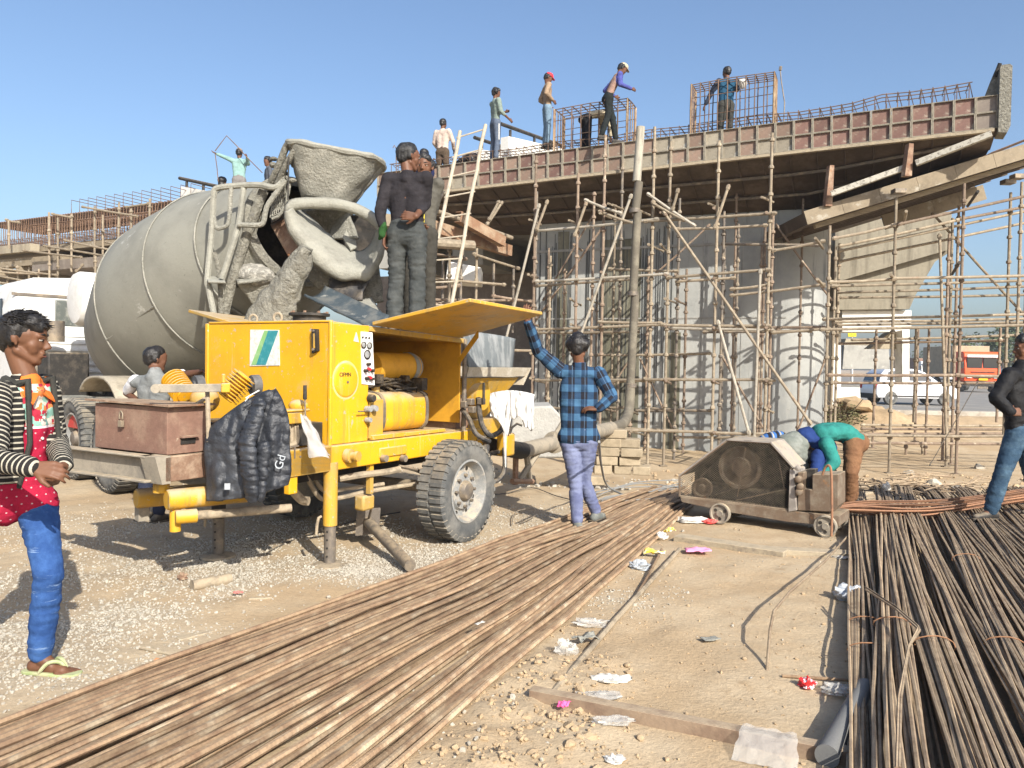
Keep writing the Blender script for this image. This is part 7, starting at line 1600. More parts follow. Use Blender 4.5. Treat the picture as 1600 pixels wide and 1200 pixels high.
    def face(s, beard=None):
        h, k = s.hf, s.sc
        for sg in (-1, 1):
            mb = MB(); mb.ell(h(sg*.031, .0810, .002), .0140*k, .0115*k, .0062*k, s.H, 12, 8); mb.build('eye', m_eyew, s.o, smooth=180); mb = MB(); mb.ell(h(sg*.031, .0905, .002), .0062*k, .0045*k, .0062*k, s.H, 10, 6); mb.build('iris', m_iris, s.o, smooth=180)
            mb = MB(); mb.tube([h(sg*.012, .100, .024), h(sg*.030, .096, .030), h(sg*.050, .083, .026)], [.0045*k, .0048*k, .002*k], 5); mb.build('eyebrow', m_hair, s.o)
            mb = MB(); mb.tube([h(sg*.014, .0915, .0085), h(sg*.030, .0945, .0105), h(sg*.046, .085, .006)], .0026*k, 5); mb.build('eyelid', s.sk, s.o)
        mb = MB(); mb.tube([h(-.020, .0905, -.067), h(-.008, .0985, -.0662), h(.008, .0985, -.0662), h(.020, .0905, -.067)], .0024*k, 5); mb.build('mouth', m_iris, s.o)
        mb = MB(); mb.tube([h(-.018, .091, -.073), h(0, .0965, -.074), h(.018, .091, -.073)], [.002*k, .0052*k, .002*k], 6); mb.build('lip', m_lip, s.o)
    def cap(s, mat, peak=True):
        h, k = s.hf, s.sc; g = [(h(0, -.02, .062), .088*k, h(0, .015, .066), .086*k, (s.H.x, .95))]
        o = fuse('cap', g, min(s.vox, .012), mat, s.o, sm=2, cut=lambda p: (p-s.hf(0, 0, .045)).dot(s.H.z) < 0, solid=.004)
        if peak: 
            mb = MB(); A = [h(math.sin(a)*.075, .05+math.cos(a)*.105, .05-.02*math.cos(a)) for a in np.linspace(-1.25, 1.25, 11)]; B = [h(math.sin(a)*.07, .06, .062) for a in np.linspace(-1.25, 1.25, 11)]
            mb.add(A+B, [(i, i+1, 11+i+1, 11+i) for i in range(10)]); mb.build('peak', mat, o, solid=.006)
# ---- pattern materials
def pattern(name, fn, rough=.9):
    m, t, b = newmat(name); at = nd(t, 'ShaderNodeAttribute', attribute_name='bc'); sx = nd(t, 'ShaderNodeSeparateXYZ'); t.links.new(at.outputs['Vector'], sx.inputs[0])
    v = coords(t); c = fn(t, sx.outputs, v); t.links.new(c, b.inputs['Base Color']); b.inputs['Roughness'].default_value = rough; b.inputs['Specular IOR Level'].default_value = .15
    bn = nd(t, 'ShaderNodeBump'); bn.inputs['Strength'].default_value = .25; bn.inputs['Distance'].default_value = .03; bn.inputs['Strength'].default_value = .45; t.links.new(noise(t, v, 12, 6, .6), bn.inputs['Height']); t.links.new(bn.outputs[0], b.inputs['Normal']); return m
def band(t, x, per, duty, off=0.0): return mathn(t, 'LESS_THAN', mathn(t, 'FRACT', mathn(t, 'ADD', mathn(t, 'DIVIDE', x, per), 50.0+off)), duty)
def checks(t, s_, v):
    sx = nd(t, 'ShaderNodeSeparateXYZ'); t.links.new(v, sx.inputs[0]); tor = mathn(t, 'LESS_THAN', s_[2], 1.5)
    def sel(a, b_): return mathn(t, 'ADD', mathn(t, 'MULTIPLY', tor, a), mathn(t, 'MULTIPLY', mathn(t, 'SUBTRACT', 1.0, tor), b_))
    u, w_ = sel(sx.outputs[2], s_[0]), sel(sx.outputs[0], s_[1]); a, b_ = band(t, u, .13, .5), band(t, w_, .115, .5)
    k = mathn(t, 'MULTIPLY', mathn(t, 'ADD', a, b_), .5); c = mixc(t, mathn(t, 'GREATER_THAN', k, .25), (.05, .12, .215), (.022, .05, .10)); c = mixc(t, mathn(t, 'GREATER_THAN', k, .75), c, (.016, .017, .024))
    thin = band(t, w_, .115, .05, .72); return mixc(t, mathn(t, 'MULTIPLY', thin, .5), c, (.11, .19, .30))
m_check = pattern('blue_black_check_shirt', checks)
def stripes(t, s_, v):
    sx = nd(t, 'ShaderNodeSeparateXYZ'); t.links.new(v, sx.inputs[0]); tor = mathn(t, 'LESS_THAN', s_[2], 1.5)
    u = mathn(t, 'ADD', mathn(t, 'MULTIPLY', tor, sx.outputs[2]), mathn(t, 'MULTIPLY', mathn(t, 'SUBTRACT', 1.0, tor), s_[0]))
    return mixc(t, band(t, u, .026, .30), (.022, .021, .02), (.40, .37, .30))
m_stripe = pattern('black_cream_striped_hoodie', stripes)
def jeans_fn(t, s_, v): 
    n1 = noise(t, v, 6, 6, .7); n2 = noise(t, v, 14, 5, .75, (.35, .35, 3.0)); c = mixc(t, ramp(t, n1, .35, .65), (.022, .060, .185), (.045, .11, .29)); return mixc(t, mathn(t, 'MULTIPLY', ramp(t, n2, .60, .70), .75), c, (.24, .34, .50))
m_jeans1 = pattern('bright_blue_jeans', jeans_fn); m_jeans5 = M('faded_lilac_jeans', (.10, .115, .21), (.18, .205, .32), rough=.9, scale=5, lo=.35, hi=.6, var=.15, bump=.3, bscale=24, bdist=.015, spec=.15)
def redshirt(t, s_, v):
    sx = nd(t, 'ShaderNodeSeparateXYZ'); t.links.new(v, sx.inputs[0]); z = sx.outputs[2]
    def fr_(x, per, off=0.0): return mathn(t, 'SUBTRACT', mathn(t, 'FRACT', mathn(t, 'ADD', mathn(t, 'DIVIDE', x, per), 40.0+off)), .5)
    h_ = mathn(t, 'ADD', mathn(t, 'MULTIPLY', sx.outputs[0], .76), mathn(t, 'MULTIPLY', sx.outputs[1], .65))
    row = mathn(t, 'MULTIPLY', mathn(t, 'FLOOR', mathn(t, 'ADD', mathn(t, 'DIVIDE', z, .036), 40.0)), .5)
    dx = mathn(t, 'SUBTRACT', mathn(t, 'FRACT', mathn(t, 'ADD', mathn(t, 'DIVIDE', h_, .040), row)), .5); dz = fr_(z, .036)
    d2 = mathn(t, 'ADD', mathn(t, 'MULTIPLY', dx, dx), mathn(t, 'MULTIPLY', dz, dz)); dots = mathn(t, 'LESS_THAN', d2, .010)
    c = mixc(t, dots, (.33, .014, .042), (.50, .33, .35))
    vo = nd(t, 'ShaderNodeTexVoronoi'); vo.distance = 'CHEBYCHEV'; vo.inputs['Scale'].default_value = 36; vo.inputs['Randomness'].default_value = .75; t.links.new(v, vo.inputs['Vector']); sc3 = nd(t, 'ShaderNodeSeparateColor'); t.links.new(vo.outputs['Color'], sc3.inputs[0])
    mo = mixc(t, mathn(t, 'GREATER_THAN', sc3.outputs[0], .30), (.62, .19, .06), (.40, .03, .055)); mo = mixc(t, mathn(t, 'GREATER_THAN', sc3.outputs[1], .68), mo, (.24, .44, .37)); mo = mixc(t, mathn(t, 'GREATER_THAN', sc3.outputs[2], .78), mo, (.60, .54, .46))
    c = mixc(t, mathn(t, 'GREATER_THAN', z, 1.165), c, mo); ln = mathn(t, 'MULTIPLY', mathn(t, 'GREATER_THAN', z, 1.155), mathn(t, 'LESS_THAN', z, 1.166)); c = mixc(t, ln, c, (.8, .7, .7))
    return mixc(t, mathn(t, 'GREATER_THAN', z, 1.365), c, (.64, .165, .03))
m_redshirt = pattern('red_dotted_patchwork_shirt', redshirt)
def stripes2(t, s_, v):
    sx = nd(t, 'ShaderNodeSeparateXYZ'); t.links.new(v, sx.inputs[0]); c = mixc(t, band(t, sx.outputs[0], .10, .4), (.05, .14, .36), (.02, .02, .025)); return mixc(t, band(t, sx.outputs[0], .10, .15, .5), c, (.40, .36, .26))
m_stripe_b = pattern('blue_black_striped_jumper', stripes2)
# ---- 1 young man in the left foreground
yaw1 = math.atan2(-.72, -.69)
b1 = V(-2.33, 3.80, 0)
wr_R, wr_L = W(52, 731, 3.36), W(99, 728, 3.64)
p1 = Person('young man in red dotted shirt, striped hoodie and blue jeans standing at the left', b1, yaw1, 1.0, head=RAD(60), pitch=RAD(-2), vox=.0105, sk=sk1, foot=((.98, -.16, 0), (.8, -.6, 0)),
            world=dict(anL=G(62, 1052)+V(0, 0, .085), knL=W(76, 892, 3.70), hipL=W(58, 792, 3.80), anR=V(-2.62, 3.42, .085), knR=V(-2.50, 3.50, .50), hipR=V(-2.40, 3.72, .90), pel=V(-2.33, 3.79, .94), waist=V(-2.315, 3.80, 1.08), chest=V(-2.31, 3.80, 1.235),
                       neck=V(-2.30, 3.79, 1.385), head=W(36, 531, 3.78), shL=W(69, 606, 3.92), elL=W(86, 692, 3.95), wrL=wr_L, shR=W(-8, 615, 3.62), elR=W(-12, 720, 3.42), wrR=wr_R))
p1.body(hands=dict(R=dict(d=(.95, .10, -.10), n=(.1, .5, -.35), t=-1, curl=(.35, .55, .45)), L=dict(d=(.10, -.75, -.55), n=(-.75, -.25, .2), t=-1, curl=(.55, .7, .5))), feet='bare')
p1.face(); p1.hair(kind='fringe', spikes=420)
p1.shirt(m_redshirt, 'shirt', sleeve=.2, r=.96, hem=-.13, fold=.005, loose=.008, tail=.097)
p1.pants(m_jeans1, r=.93, fold=.006)
fr1 = p1.front
def openf(p):
    q = p-p1.j['chest']; a, b_ = q.dot(p1.right), q.dot(fr1)
    for S_ in 'LR':
        for i, k in (('sh', 'el'), ('el', 'wr')):
            A_, B_ = p1.j[i+S_], p1.j[k+S_]; d_ = B_-A_; t_ = max(.2 if i == 'sh' else 0, min(1, (p-A_).dot(d_)/d_.length_squared))
            if (p-(A_+d_*t_)).length < .076: return False
    return b_ > .02 and -.105 < a < .10 and (p-p1.j['waist']).length < .6 or p.z < .90
hd1 = p1.shirt(m_stripe, 'hoodie', sleeve=1.0, r=1.07, hem=-.02, fold=.006, cut=openf, solid=.006, bc=True)
m_char = cloth('charcoal_rib_knit', (.045, .045, .04))
for wr, el in ((wr_R, p1.j['elR']), (wr_L, p1.j['elL'])):
    mb = MB(); d = (wr-el).normalized(); mb.cyl(wr-d*.065, wr-d*.005, .044, .040, 16); mb.build('cuff', m_char, hd1)
for sg in (-1, 1):
    pts = [p1.j['chest']+p1.right*sg*(.104-.025*k/7)+fr1*(.110-.011*abs(k-3))+p1.up*lerp(-.34, .155, k/7) for k in range(8)]; pts += [p1.j['neck']+p1.right*sg*.085+fr1*.02-p1.up*.02, p1.j['neck']+p1.right*sg*.065-fr1*.06-p1.up*.005]
    mb = MB(); mb.tube(pts, [.012]*6+[.014, .017, .024, .026], 8); mb.build('hood_edge', m_char, hd1)
# shirt collar
m_orange_c = cloth('orange_collar_cloth', (.64, .16, .03)); nk = p1.j['neck']
for sg in (-1, 1):
    mb = MB(); q = [nk+p1.right*sg*.010+fr1*.078-p1.up*.060, nk+p1.right*sg*.070+fr1*.100-p1.up*.105, nk+p1.right*sg*.098+fr1*.035-p1.up*.035, nk+p1.right*sg*.060+fr1*.02+p1.up*.005]; mb.add(q, [(0, 1, 2, 3)]); mb.build('collar', m_orange_c, p1.o, solid=.006, smooth=0)
for z in (-.02, -.12, -.22):
    mb = MB(); q = p1.j['chest']+fr1*.103+p1.up*z+p1.right*.01; mb.cyl(q, q+fr1*.006, .007, n=10); mb.build('button', m_white, p1.o)
m_flip = M('green_flip_flop', (.30, .36, .16), (.40, .40, .24), rough=.7, scale=9, var=.15, bump=.1)
fd = p1.footdir('L'); a = p1.j['anL']; sd_ = fd.cross(V(0, 0, 1)).normalized(); mb = MB(); zz = .008
mb.prism([(-.075, -.035), (-.05, -.042), (.06, -.040), (.15, -.047), (.20, -.035), (.215, 0), (.20, .035), (.15, .047), (.06, .040), (-.05, .042), (-.075, .03)], Fr(V(a.x, a.y, gz(a.x, a.y)+.003), fd, sd_), 0, .016); fl_ = mb.build('flip_flop', m_flip, p1.o, bevel=.004)
for sg in (-1, 1):
    mb = MB(); P = [V(a.x, a.y, .02)+fd*.135-sd_*.012, V(a.x, a.y, .062)+fd*.11+sd_*(.01*sg-.008), V(a.x, a.y, .066)+fd*.07+sd_*.032*sg, V(a.x, a.y, .02)+fd*.03+sd_*.044*sg]; mb.tube([V(*curve([tuple(p) for p in P], k/9)) for k in range(10)], [.004]+[.009]*8+[.006], 6); mb.build('strap', m_flip, fl_)
# ---- 2 man in grey waistcoat behind the tool box
b2 = V(W(240, 600, 7.3).x, 7.3, 0)
p2 = Person('man in grey waistcoat and white tee reaching to the yellow pump panel', b2, RAD(-25), .95, head=RAD(-25), vox=.015, sk=sk2,
            world=dict(wrR=W(312, 581, 6.9), elR=W(290, 585, 7.0), shR=W(268, 592, 7.2), shL=W(212, 595, 7.35), elL=W(198, 614, 7.5), wrL=W(218, 628, 7.3), neck=W(243, 580, 7.25), head=W(244, 562, 7.3), chest=W(241, 608, 7.27)))
p2.body(fine=False, hands=dict(R=dict(n=(0, 0, -1)))); p2.hair(); m_wt = cloth('white_tee', (.70, .71, .74)); p2.shirt(m_wt, sleeve=.38, r=.98, fold=.004)
p2.shirt(cloth('grey_waistcoat', (.17, .18, .18), (.23, .24, .24)), 'waistcoat', sleeve=0, r=1.05, fold=.005); p2.pants(cloth('navy_trousers', (.03, .035, .06)), fold=.004); p2.shoes(m_dark)
# ---- 3 man in black tee standing on the pump
b3 = V(W(634, 500, 7.3).x, 7.3, 1.735)
p3 = Person('greying man in black sweater standing on the pump, one hand behind his back', b3, RAD(-12), 1.02, head=RAD(-42), vox=.011, sk=sk2,
            world=dict(elR=W(664, 320, 7.35), wrR=W(650, 338, 7.12), elL=W(594, 330, 7.3), wrL=W(600, 368, 7.28)))
p3.body(hands=dict(R=dict(d=(-.9, -.05, .05), n=(0, 1, .0), t=1, curl=(.3, .5, .5)), L=dict(d=(0, .1, -1), n=(1, 0, 0)))); p3.face(); p3.hair(m_greyhair, spikes=0)
p3.shirt(cloth('black_sweater', (.022, .02, .023), (.035, .032, .036)), 'sweater', sleeve=.80, r=.98, fold=.005, hem=-.05); p3.pants(cloth('charcoal_jeans', (.045, .05, .05), (.075, .08, .078)), fold=.009, r=1.02, flare=1.12); p3.shoes(m_dark)
mb = MB(); q = W(598, 362, 7.18); mb.ell(q, .034, .05, .085, WF.rot(.25, 'y'), 18, 14)
for i, v_ in enumerate(mb.v): mb.v[i] = v_+mnoise.noise_vector(v_*16)*.020
tag(mb.build('green_cloth', cloth('green_cloth', (.025, .075, .022))), 'folded green cloth hanging at the side of the man in black sweater', 'cloth')
# ---- 4 man behind him, facing us
b4 = V(W(656, 400, 7.9).x, 7.9, 1.86); p4 = Person('young man with black hair and yellow cords, half hidden behind the man in black sweater', b4, RAD(168), .99, head=RAD(8), vox=.013, sk=sk1, world=dict(elR=W(640, 320, 7.8), wrR=W(655, 345, 7.65), head=W(663, 262, 7.86), elL=W(676, 330, 7.95), wrL=W(668, 365, 7.9)))
p4.body(); p4.face(); p4.hair(kind='bushy'); p4.shirt(cloth('dusty_grey_shirt', (.10, .095, .08)), r=1.0, fold=.006); p4.pants(cloth('dusty_trousers', (.05, .047, .04))); p4.shoes(m_dark)
mb = MB(); mb.cyl(p4.j['elR']+V(0, 0, .03), p4.j['wrR'], .058, .052, 14); mb.build('maroon_sleeve', cloth('maroon_cloth', (.25, .025, .05)), p4.o)
for sg in (-.05, .04):
    mb = MB(); mb.tube([p4.j['neck']+V(sg, -.09, -.02), p4.j['chest']+V(sg*1.1, -.125, 0), p4.j['waist']+V(sg*1.2, -.13, -.08)], .008, 6); mb.build('cord', M('yellow_cord', (.70, .58, .03), var=.1, bump=0), p4.o)
mb = MB(); mb.box(PF, 1.80, 2.5, .30, 1.1, 1.80, 1.86); tag(mb.build('standing_board', m_timber, bevel=.006), 'board under the feet of the young man with yellow cords on the pump hopper', 'board')
# ---- 5 man in checked shirt holding the hatch
D5 = 7.22; b5 = V(W(905, 700, D5).x, D5, gz(W(905, 700, D5).x, D5)+.03)
p5 = Person('man in blue and black checked shirt, back turned, holding up the yellow hatch', b5, RAD(2), 1.0, head=RAD(-14), pitch=RAD(-4), vox=.0105, sk=sk1, foot=((-.35, .9, 0), (.5, .85, 0)),
            world=dict(pel=W(905, 678, D5), waist=W(903, 654, D5), chest=W(904, 612, D5), neck=W(905, 571, D5), head=W(903, 545, D5), shR=W(936, 583, D5), elR=W(956, 620, D5-.08), wrR=W(934, 639, D5-.14), shL=W(874, 578, D5), elL=W(841, 549, D5-.05), wrL=W(824, 502, D5-.22),
                       hipL=W(889, 686, D5), knL=W(899, 752, D5+.03), anL=W(902, 814, D5-.02), hipR=W(920, 686, D5), knR=W(912, 752, D5+.12), anR=W(931, 799, D5+.20)))
p5.body(hands=dict(L=dict(d=(-.08, -.15, 1), n=(.5, .8, .1), t=1, curl=(.15, .35, .5)), R=dict(d=(-.95, .15, .05), n=(0, .3, -.95), t=-1, curl=(.3, .5, .4)))); p5.hair(kind='bushy', spikes=260)
p5.shirt(m_check, r=1.0, fold=.007, hem=-.02, bc=True, loose=.006, tail=.101, fs=(7, 7, 15)); p5.pants(m_jeans5, r=.93, fold=.006, flare=.98); p5.shoes(M('dusty_grey_boot', (.13, .14, .13), (.22, .21, .18), rough=.9, scale=12, var=.2, bump=.3))
mb = MB(); c_ = p5.j['neck']; mb.lathe([(.070, -.03), (.066, .0), (.060, .028), (.057, .03)], c_-V(0, 0, .005), (0, 0, 1), 20, cap=False); mb.build('collar', m_check, p5.o, solid=.006)
mb = MB(); d = (p5.j['wrR']-p5.j['elR']).normalized(); mb.lathe([(.030, -.004), (.033, 0), (.030, .004)], p5.j['wrR'], d, 16, cap=False); mb.build('bracelet', M('red_white_bracelet', (.55, .1, .1), (.8, .8, .8), scale=60), p5.o, solid=.003)
# ---- 6,7 and third: bending men at the machine
D6 = 8.35
p6 = Person('man in blue jumper and grey jeans bent double behind the cutting machine', V(W(1240, 700, D6).x, D6, gz(4, D6)), RAD(-80), .98, head=0, pitch=RAD(-75), vox=.014, sk=sk2,
            world=dict(pel=W(1240, 695, D6-.2), waist=W(1264, 680, D6-.15), chest=W(1284, 694, D6-.15), neck=W(1288, 716, D6-.2), head=W(1289, 744, D6-.15), shR=W(1279, 712, D6-.38), shL=W(1283, 704, D6+.1), elR=W(1274, 742, D6-.5), wrR=W(1270, 765, D6-.45), elL=W(1290, 745, D6), wrL=W(1275, 765, D6-.1),
                       hipR=W(1242, 706, D6-.25), knR=W(1254, 768, D6-.2), anR=W(1250, 815, D6-.05), hipL=W(1247, 703, D6+.0), knL=W(1262, 766, D6+.05), anL=W(1256, 811, D6+.15)))
p6.body(fine=False); p6.hair(); p6.shirt(cloth('royal_blue_jumper', (.016, .037, .135), (.024, .05, .175)), 'jumper', r=1.08, fold=.009, hem=.19); p6.pants(cloth('grey_green_jeans', (.15, .165, .145), (.24, .25, .225)), r=1.32, fold=.012); p6.shoes(m_dark)
D7 = 8.25
p7 = Person('man in turquoise shirt and brown trousers stooping over the cutting machine jaw', V(W(1325, 780, D7).x, D7, gz(3.5, D7)), RAD(82), 1.0, head=0, pitch=RAD(-70), vox=.014, sk=sk2, foot=((-.9, -.3, 0), (-.9, -.3, 0)),
            world=dict(pel=W(1334, 688, D7), waist=W(1318, 674, D7-.02), chest=W(1292, 675, D7-.06), neck=W(1272, 694, D7-.12), head=W(1270, 722, D7-.15), shR=W(1280, 684, D7+.12), shL=W(1292, 693, D7-.30), elL=W(1304, 722, D7-.38), wrL=W(1284, 744, D7-.40), elR=W(1280, 725, D7-.1), wrR=W(1272, 748, D7-.2),
                       hipL=W(1334, 696, D7-.12), knL=W(1330, 738, D7-.22), anL=W(1326, 782, D7-.1), hipR=W(1336, 694, D7+.1), knR=W(1328, 738, D7+.0), anR=W(1332, 776, D7+.15)))
p7.body(fine=False); p7.hair(); p7.shirt(cloth('turquoise_shirt', (.032, .215, .185), (.024, .15, .135)), r=1.10, fold=.006, hem=.02); p7.pants(cloth('brown_trousers', (.20, .105, .055), (.15, .075, .04)), r=1.05, fold=.007); p7.shoes(m_dark)
D62 = 9.0
p62 = Person('man in striped jumper bent low behind the cutting machine, only his back showing', V(W(1205, 700, D62).x, D62, gz(3.3, D62)), RAD(90), .95, pitch=RAD(-60), vox=.016, sk=sk2,
             world=dict(pel=W(1222, 690, D62), waist=W(1214, 684, D62), chest=W(1200, 688, D62-.05), neck=W(1192, 702, D62-.08), head=W(1190, 722, D62-.1), shR=W(1198, 700, D62+.15), shL=W(1198, 702, D62-.2), elR=W(1200, 730, D62), wrR=W(1200, 755, D62), elL=W(1200, 730, D62-.2), wrL=W(1196, 755, D62-.2), hipL=W(1222, 698, D62-.1), hipR=W(1222, 698, D62+.1), knL=W(1212, 742, D62-.1), knR=W(1212, 742, D62+.1), anL=W(1218, 785, D62-.1), anR=W(1218, 785, D62+.1)))
p62.body(fine=False); p62.hair(); p62.shirt(m_stripe_b, 'jumper', r=1.1, fold=.005); p62.pants(cloth('dark_work_trousers', (.05, .05, .055))); p62.shoes(m_dark)
# ---- 8 man in black jacket at the right edge
D8 = 7.5; zb8 = .20; b8 = V(W(1588, 700, D8).x, D8, zb8)
p8 = Person('man in black jacket and blue jeans striding over the tied bundles at the right edge', b8, RAD(78), 1.0, head=RAD(0), vox=.013, sk=sk1, foot=((-1, -.15, 0), (-1, -.1, 0)),
            world=dict(pel=W(1592, 668, D8), waist=W(1591, 648, D8), chest=W(1590, 610, D8), neck=W(1597, 570, D8), head=W(1604, 545, D8), shL=W(1578, 586, D8-.16), elL=W(1556, 622, D8-.26), wrL=W(1580, 645, D8-.34), shR=W(1606, 582, D8+.16), elR=W(1612, 620, D8+.2), wrR=W(1600, 650, D8),
                       hipL=W(1590, 676, D8-.08), knL=W(1565, 742, D8-.12), anL=W(1548, 797, D8-.1), hipR=W(1600, 676, D8+.08), knR=W(1612, 745, D8+.1), anR=W(1625, 791, D8+.1)))
p8.body(hands=dict(L=dict(d=(.8, .2, .1), n=(0, .8, -.3), t=1))); p8.face(); p8.hair(kind='bushy'); m_bj = cloth('black_jacket', (.008, .008, .009), (.02, .02, .021), rough=.6); p8.shirt(m_bj, 'jacket', r=1.15, fold=.008, loose=.01)
p8.pants(cloth('dark_teal_jeans', (.03, .06, .10), (.07, .12, .17)), r=1.05, fold=.007, flare=1.05); p8.shoes(m_dark)
# ---- people on the deck
def deck(px, t_, zoff=0.0):
    s_ = s_at(px, t_); q = CF(s_, t_, 0); return V(q.x, q.y, ztop(s_)+zoff)
def simple(label, base, yaw, shirt, pants, hairk='short', sk=sk2, J=None, sc_=1.0, head=0, sleeve=1.0, hair=True, shname='shirt', vox=.022, world=None, pitch=0, r=1.0, shoe=None):
    p = Person(label, base, yaw, sc_, J=J, head=head, vox=vox, sk=sk, world=world, pitch=pitch); p.body(fine=False)
    if hair: p.hair(kind=hairk)
    p.shirt(shirt, shname, sleeve=sleeve, fold=.006, r=r); p.pants(pants, fold=.006); p.shoes(shoe or m_dark); return p
simple('man in pale pink shirt and brown trousers standing on the left end of the deck', deck(686, .5, -.44), RAD(-25), cloth('pale_pink_shirt', (.52, .42, .36)), cloth('brown_deck_trousers', (.09, .065, .045)), sleeve=1, J=dict(elR=(.26, .06, 1.14), wrR=(.2, .2, .98), elL=(-.26, .02, 1.15), wrL=(-.2, .18, 1.0)))
trk = simple('slim man in grey green shirt and side-striped track trousers on the deck', deck(767, .35, .0), RAD(-62), cloth('grey_green_shirt', (.20, .25, .22)), cloth('slate_track_trousers', (.10, .125, .175)), hairk='bushy', sleeve=.75, sc_=1.02, J=dict(elR=(.24, .02, 1.12), wrR=(.25, .22, .98), elL=(-.24, .14, 1.2), wrL=(-.05, .28, 1.22)))
for S_ in 'R':
    mb = MB(); mb.tube([trk.j['hipR']+trk.right*.105*1.0-V(0, 0, .05), trk.j['knR']+trk.right*.075], .012, 5); mb.build('side_stripe', m_white, trk.o)
rc = simple('man in red cap, brown hooded top and pale blue jeans standing on the deck rebar', deck(847, .5, .24), RAD(-78), cloth('tan_hooded_top', (.30, .215, .145)), cloth('pale_blue_jeans', (.17, .25, .33)), hair=True, shname='hooded_top', r=1.05, J=dict(elR=(.27, -.10, 1.16), wrR=(.20, .08, 1.03), elL=(-.27, -.10, 1.16), wrL=(-.2, .08, 1.03)), pitch=RAD(-22)); rc.cap(M('red_cap', (.62, .03, .04), var=.08, bump=0))
cp_ = simple('man in khaki cap, brown waistcoat and violet sleeves leaning on the open rebar cage', deck(941, -.12, .02), RAD(-80), cloth('violet_blue_sleeves', (.07, .08, .28)), cloth('black_deck_trousers', (.018, .022, .022)), shname='shirt', sc_=1.03, pitch=RAD(-30),
             J=dict(waist=(0, .06, 1.07), chest=(0, .14, 1.25), neck=(0, .22, 1.40), head=(0, .30, 1.52), shR=(.17, .2, 1.36), shL=(-.17, .2, 1.36), elR=(.24, .18, 1.12), wrR=(.15, .46, 1.08), elL=(-.3, .02, 1.15), wrL=(-.2, .2, 1.02), knR=(.10, -.02, .5), anR=(.11, -.16, .09), knL=(-.10, .14, .5), anL=(-.11, .22, .09)))
cp_.cap(M('khaki_cap', (.40, .34, .24), var=.08, bump=0)); cp_.shirt(cloth('rosy_brown_waistcoat', (.30, .195, .155)), 'waistcoat', sleeve=0, r=1.06, fold=.004)
simple('man in cream shirt and dark trousers stooping inside the rebar cage beside the capped man', deck(908, .55, -.1), RAD(-70), cloth('cream_shirt', (.55, .48, .34)), cloth('black_work_trousers', (.02, .02, .022)), J=dict(waist=(0, .16, 1.0), chest=(0, .36, 1.05), neck=(0, .5, 1.02), head=(0, .62, .96), shR=(.17, .44, 1.02), shL=(-.17, .44, 1.02), elR=(.2, .5, .76), wrR=(.15, .55, .5), elL=(-.2, .5, .76), wrL=(-.15, .55, .5), pel=(0, -.02, .90)), pitch=RAD(-60))
bv = simple('man in blue waistcoat reaching down inside the taller rebar cage', deck(1124, .45, -.28), RAD(8), cloth('dark_check_sleeves', (.035, .045, .07)), cloth('olive_black_trousers', (.05, .05, .045)), J=dict(elL=(-.30, .05, 1.18), wrL=(-.42, .1, .92), elR=(.28, .1, 1.28), wrR=(.25, .3, 1.38)), head=RAD(15)); bv.shirt(cloth('petrol_blue_waistcoat', (.02, .075, .14)), 'waistcoat', sleeve=0, r=1.06, fold=.004)
mb = MB(); q = deck(1148, .4, 1.02); mb.ell(q, .10, .08, .10, WF, 12, 8)
for i, v_ in enumerate(mb.v): mb.v[i] = v_+mnoise.noise_vector(v_*6)*.05
tag(mb.build('white_bag', m_bag_white), 'white bag hanging on the taller rebar cage beside the blue waistcoat', 'bag')
simple('person in dark jacket crouching on the deck next to the man in pale pink shirt', deck(706, .7, -.5), RAD(-80), cloth('dark_jacket', (.015, .015, .018)), cloth('dark_trousers', (.03, .03, .03)), J=dict(pel=(0, 0, .62), hipR=(.09, 0, .6), hipL=(-.09, 0, .6), knR=(.1, .3, .45), knL=(-.1, .3, .45), waist=(0, .1, .72), chest=(0, .26, .82), neck=(0, .38, .86), head=(0, .50, .84), shR=(.17, .3, .85), shL=(-.17, .3, .85), elR=(.2, .42, .62), wrR=(.15, .5, .45), elL=(-.2, .42, .62), wrL=(-.15, .5, .45)), hairk='hood')
q = W(662, 300, 19.0); simple('person in navy hood whose head shows above the man with yellow cords', V(q.x, 19.0, W(662, 235, 19).z-1.68), RAD(150), cloth('navy_hooded_top', (.015, .02, .06)), cloth('navy_work_trousers', (.02, .025, .04)), hairk='hood')
# ---- far left deck
def far(px, y_head, d, H_=1.70): q = W(px, y_head, d); return V(q.x, d, q.z-H_)
tealm = simple('man in pale teal shirt with back turned, lifting a bent rebar above the mixer drum', far(374, 233, 21), RAD(15), cloth('pale_teal_shirt', (.22, .36, .34)), cloth('grey_far_trousers', (.18, .17, .165)), world=dict(elL=W(352, 246, 20.9), wrL=W(338, 240, 20.8), elR=W(388, 256, 21), wrR=W(386, 246, 20.8)), head=RAD(-15))
tealm.cap(cloth('grey_head_cloth', (.25, .21, .18)), False)
mb = MB(); mb.tube([W(341, 284, 20.7), W(339, 262, 20.7), W(336, 240, 20.7)], .012, 5); mb.tube([W(336, 236, 20.7), W(345, 224, 20.7), W(354, 212, 20.7), W(370, 228, 20.7), W(386, 246, 20.7), W(410, 270, 20.7)], .012, 5); tag(mb.build('bent_rebar', m_rebar_deck), 'sharply bent rebar held up against the sky by the man in teal shirt', 'rebar')
simple('man with dark head cloth half hidden behind the mixer hopper, holding the bent rebar', far(419, 246, 21), RAD(120), cloth('slate_shirt', (.09, .10, .12)), cloth('slate_trousers', (.05, .05, .06)), hairk='bushy')
simple('person in black hood crouched behind the mixer drum ladder', far(347, 277, 21.5), RAD(-60), cloth('black_hooded_top', (.015, .017, .025)), cloth('black_hooded_trousers', (.02, .02, .025)), hairk='hood')
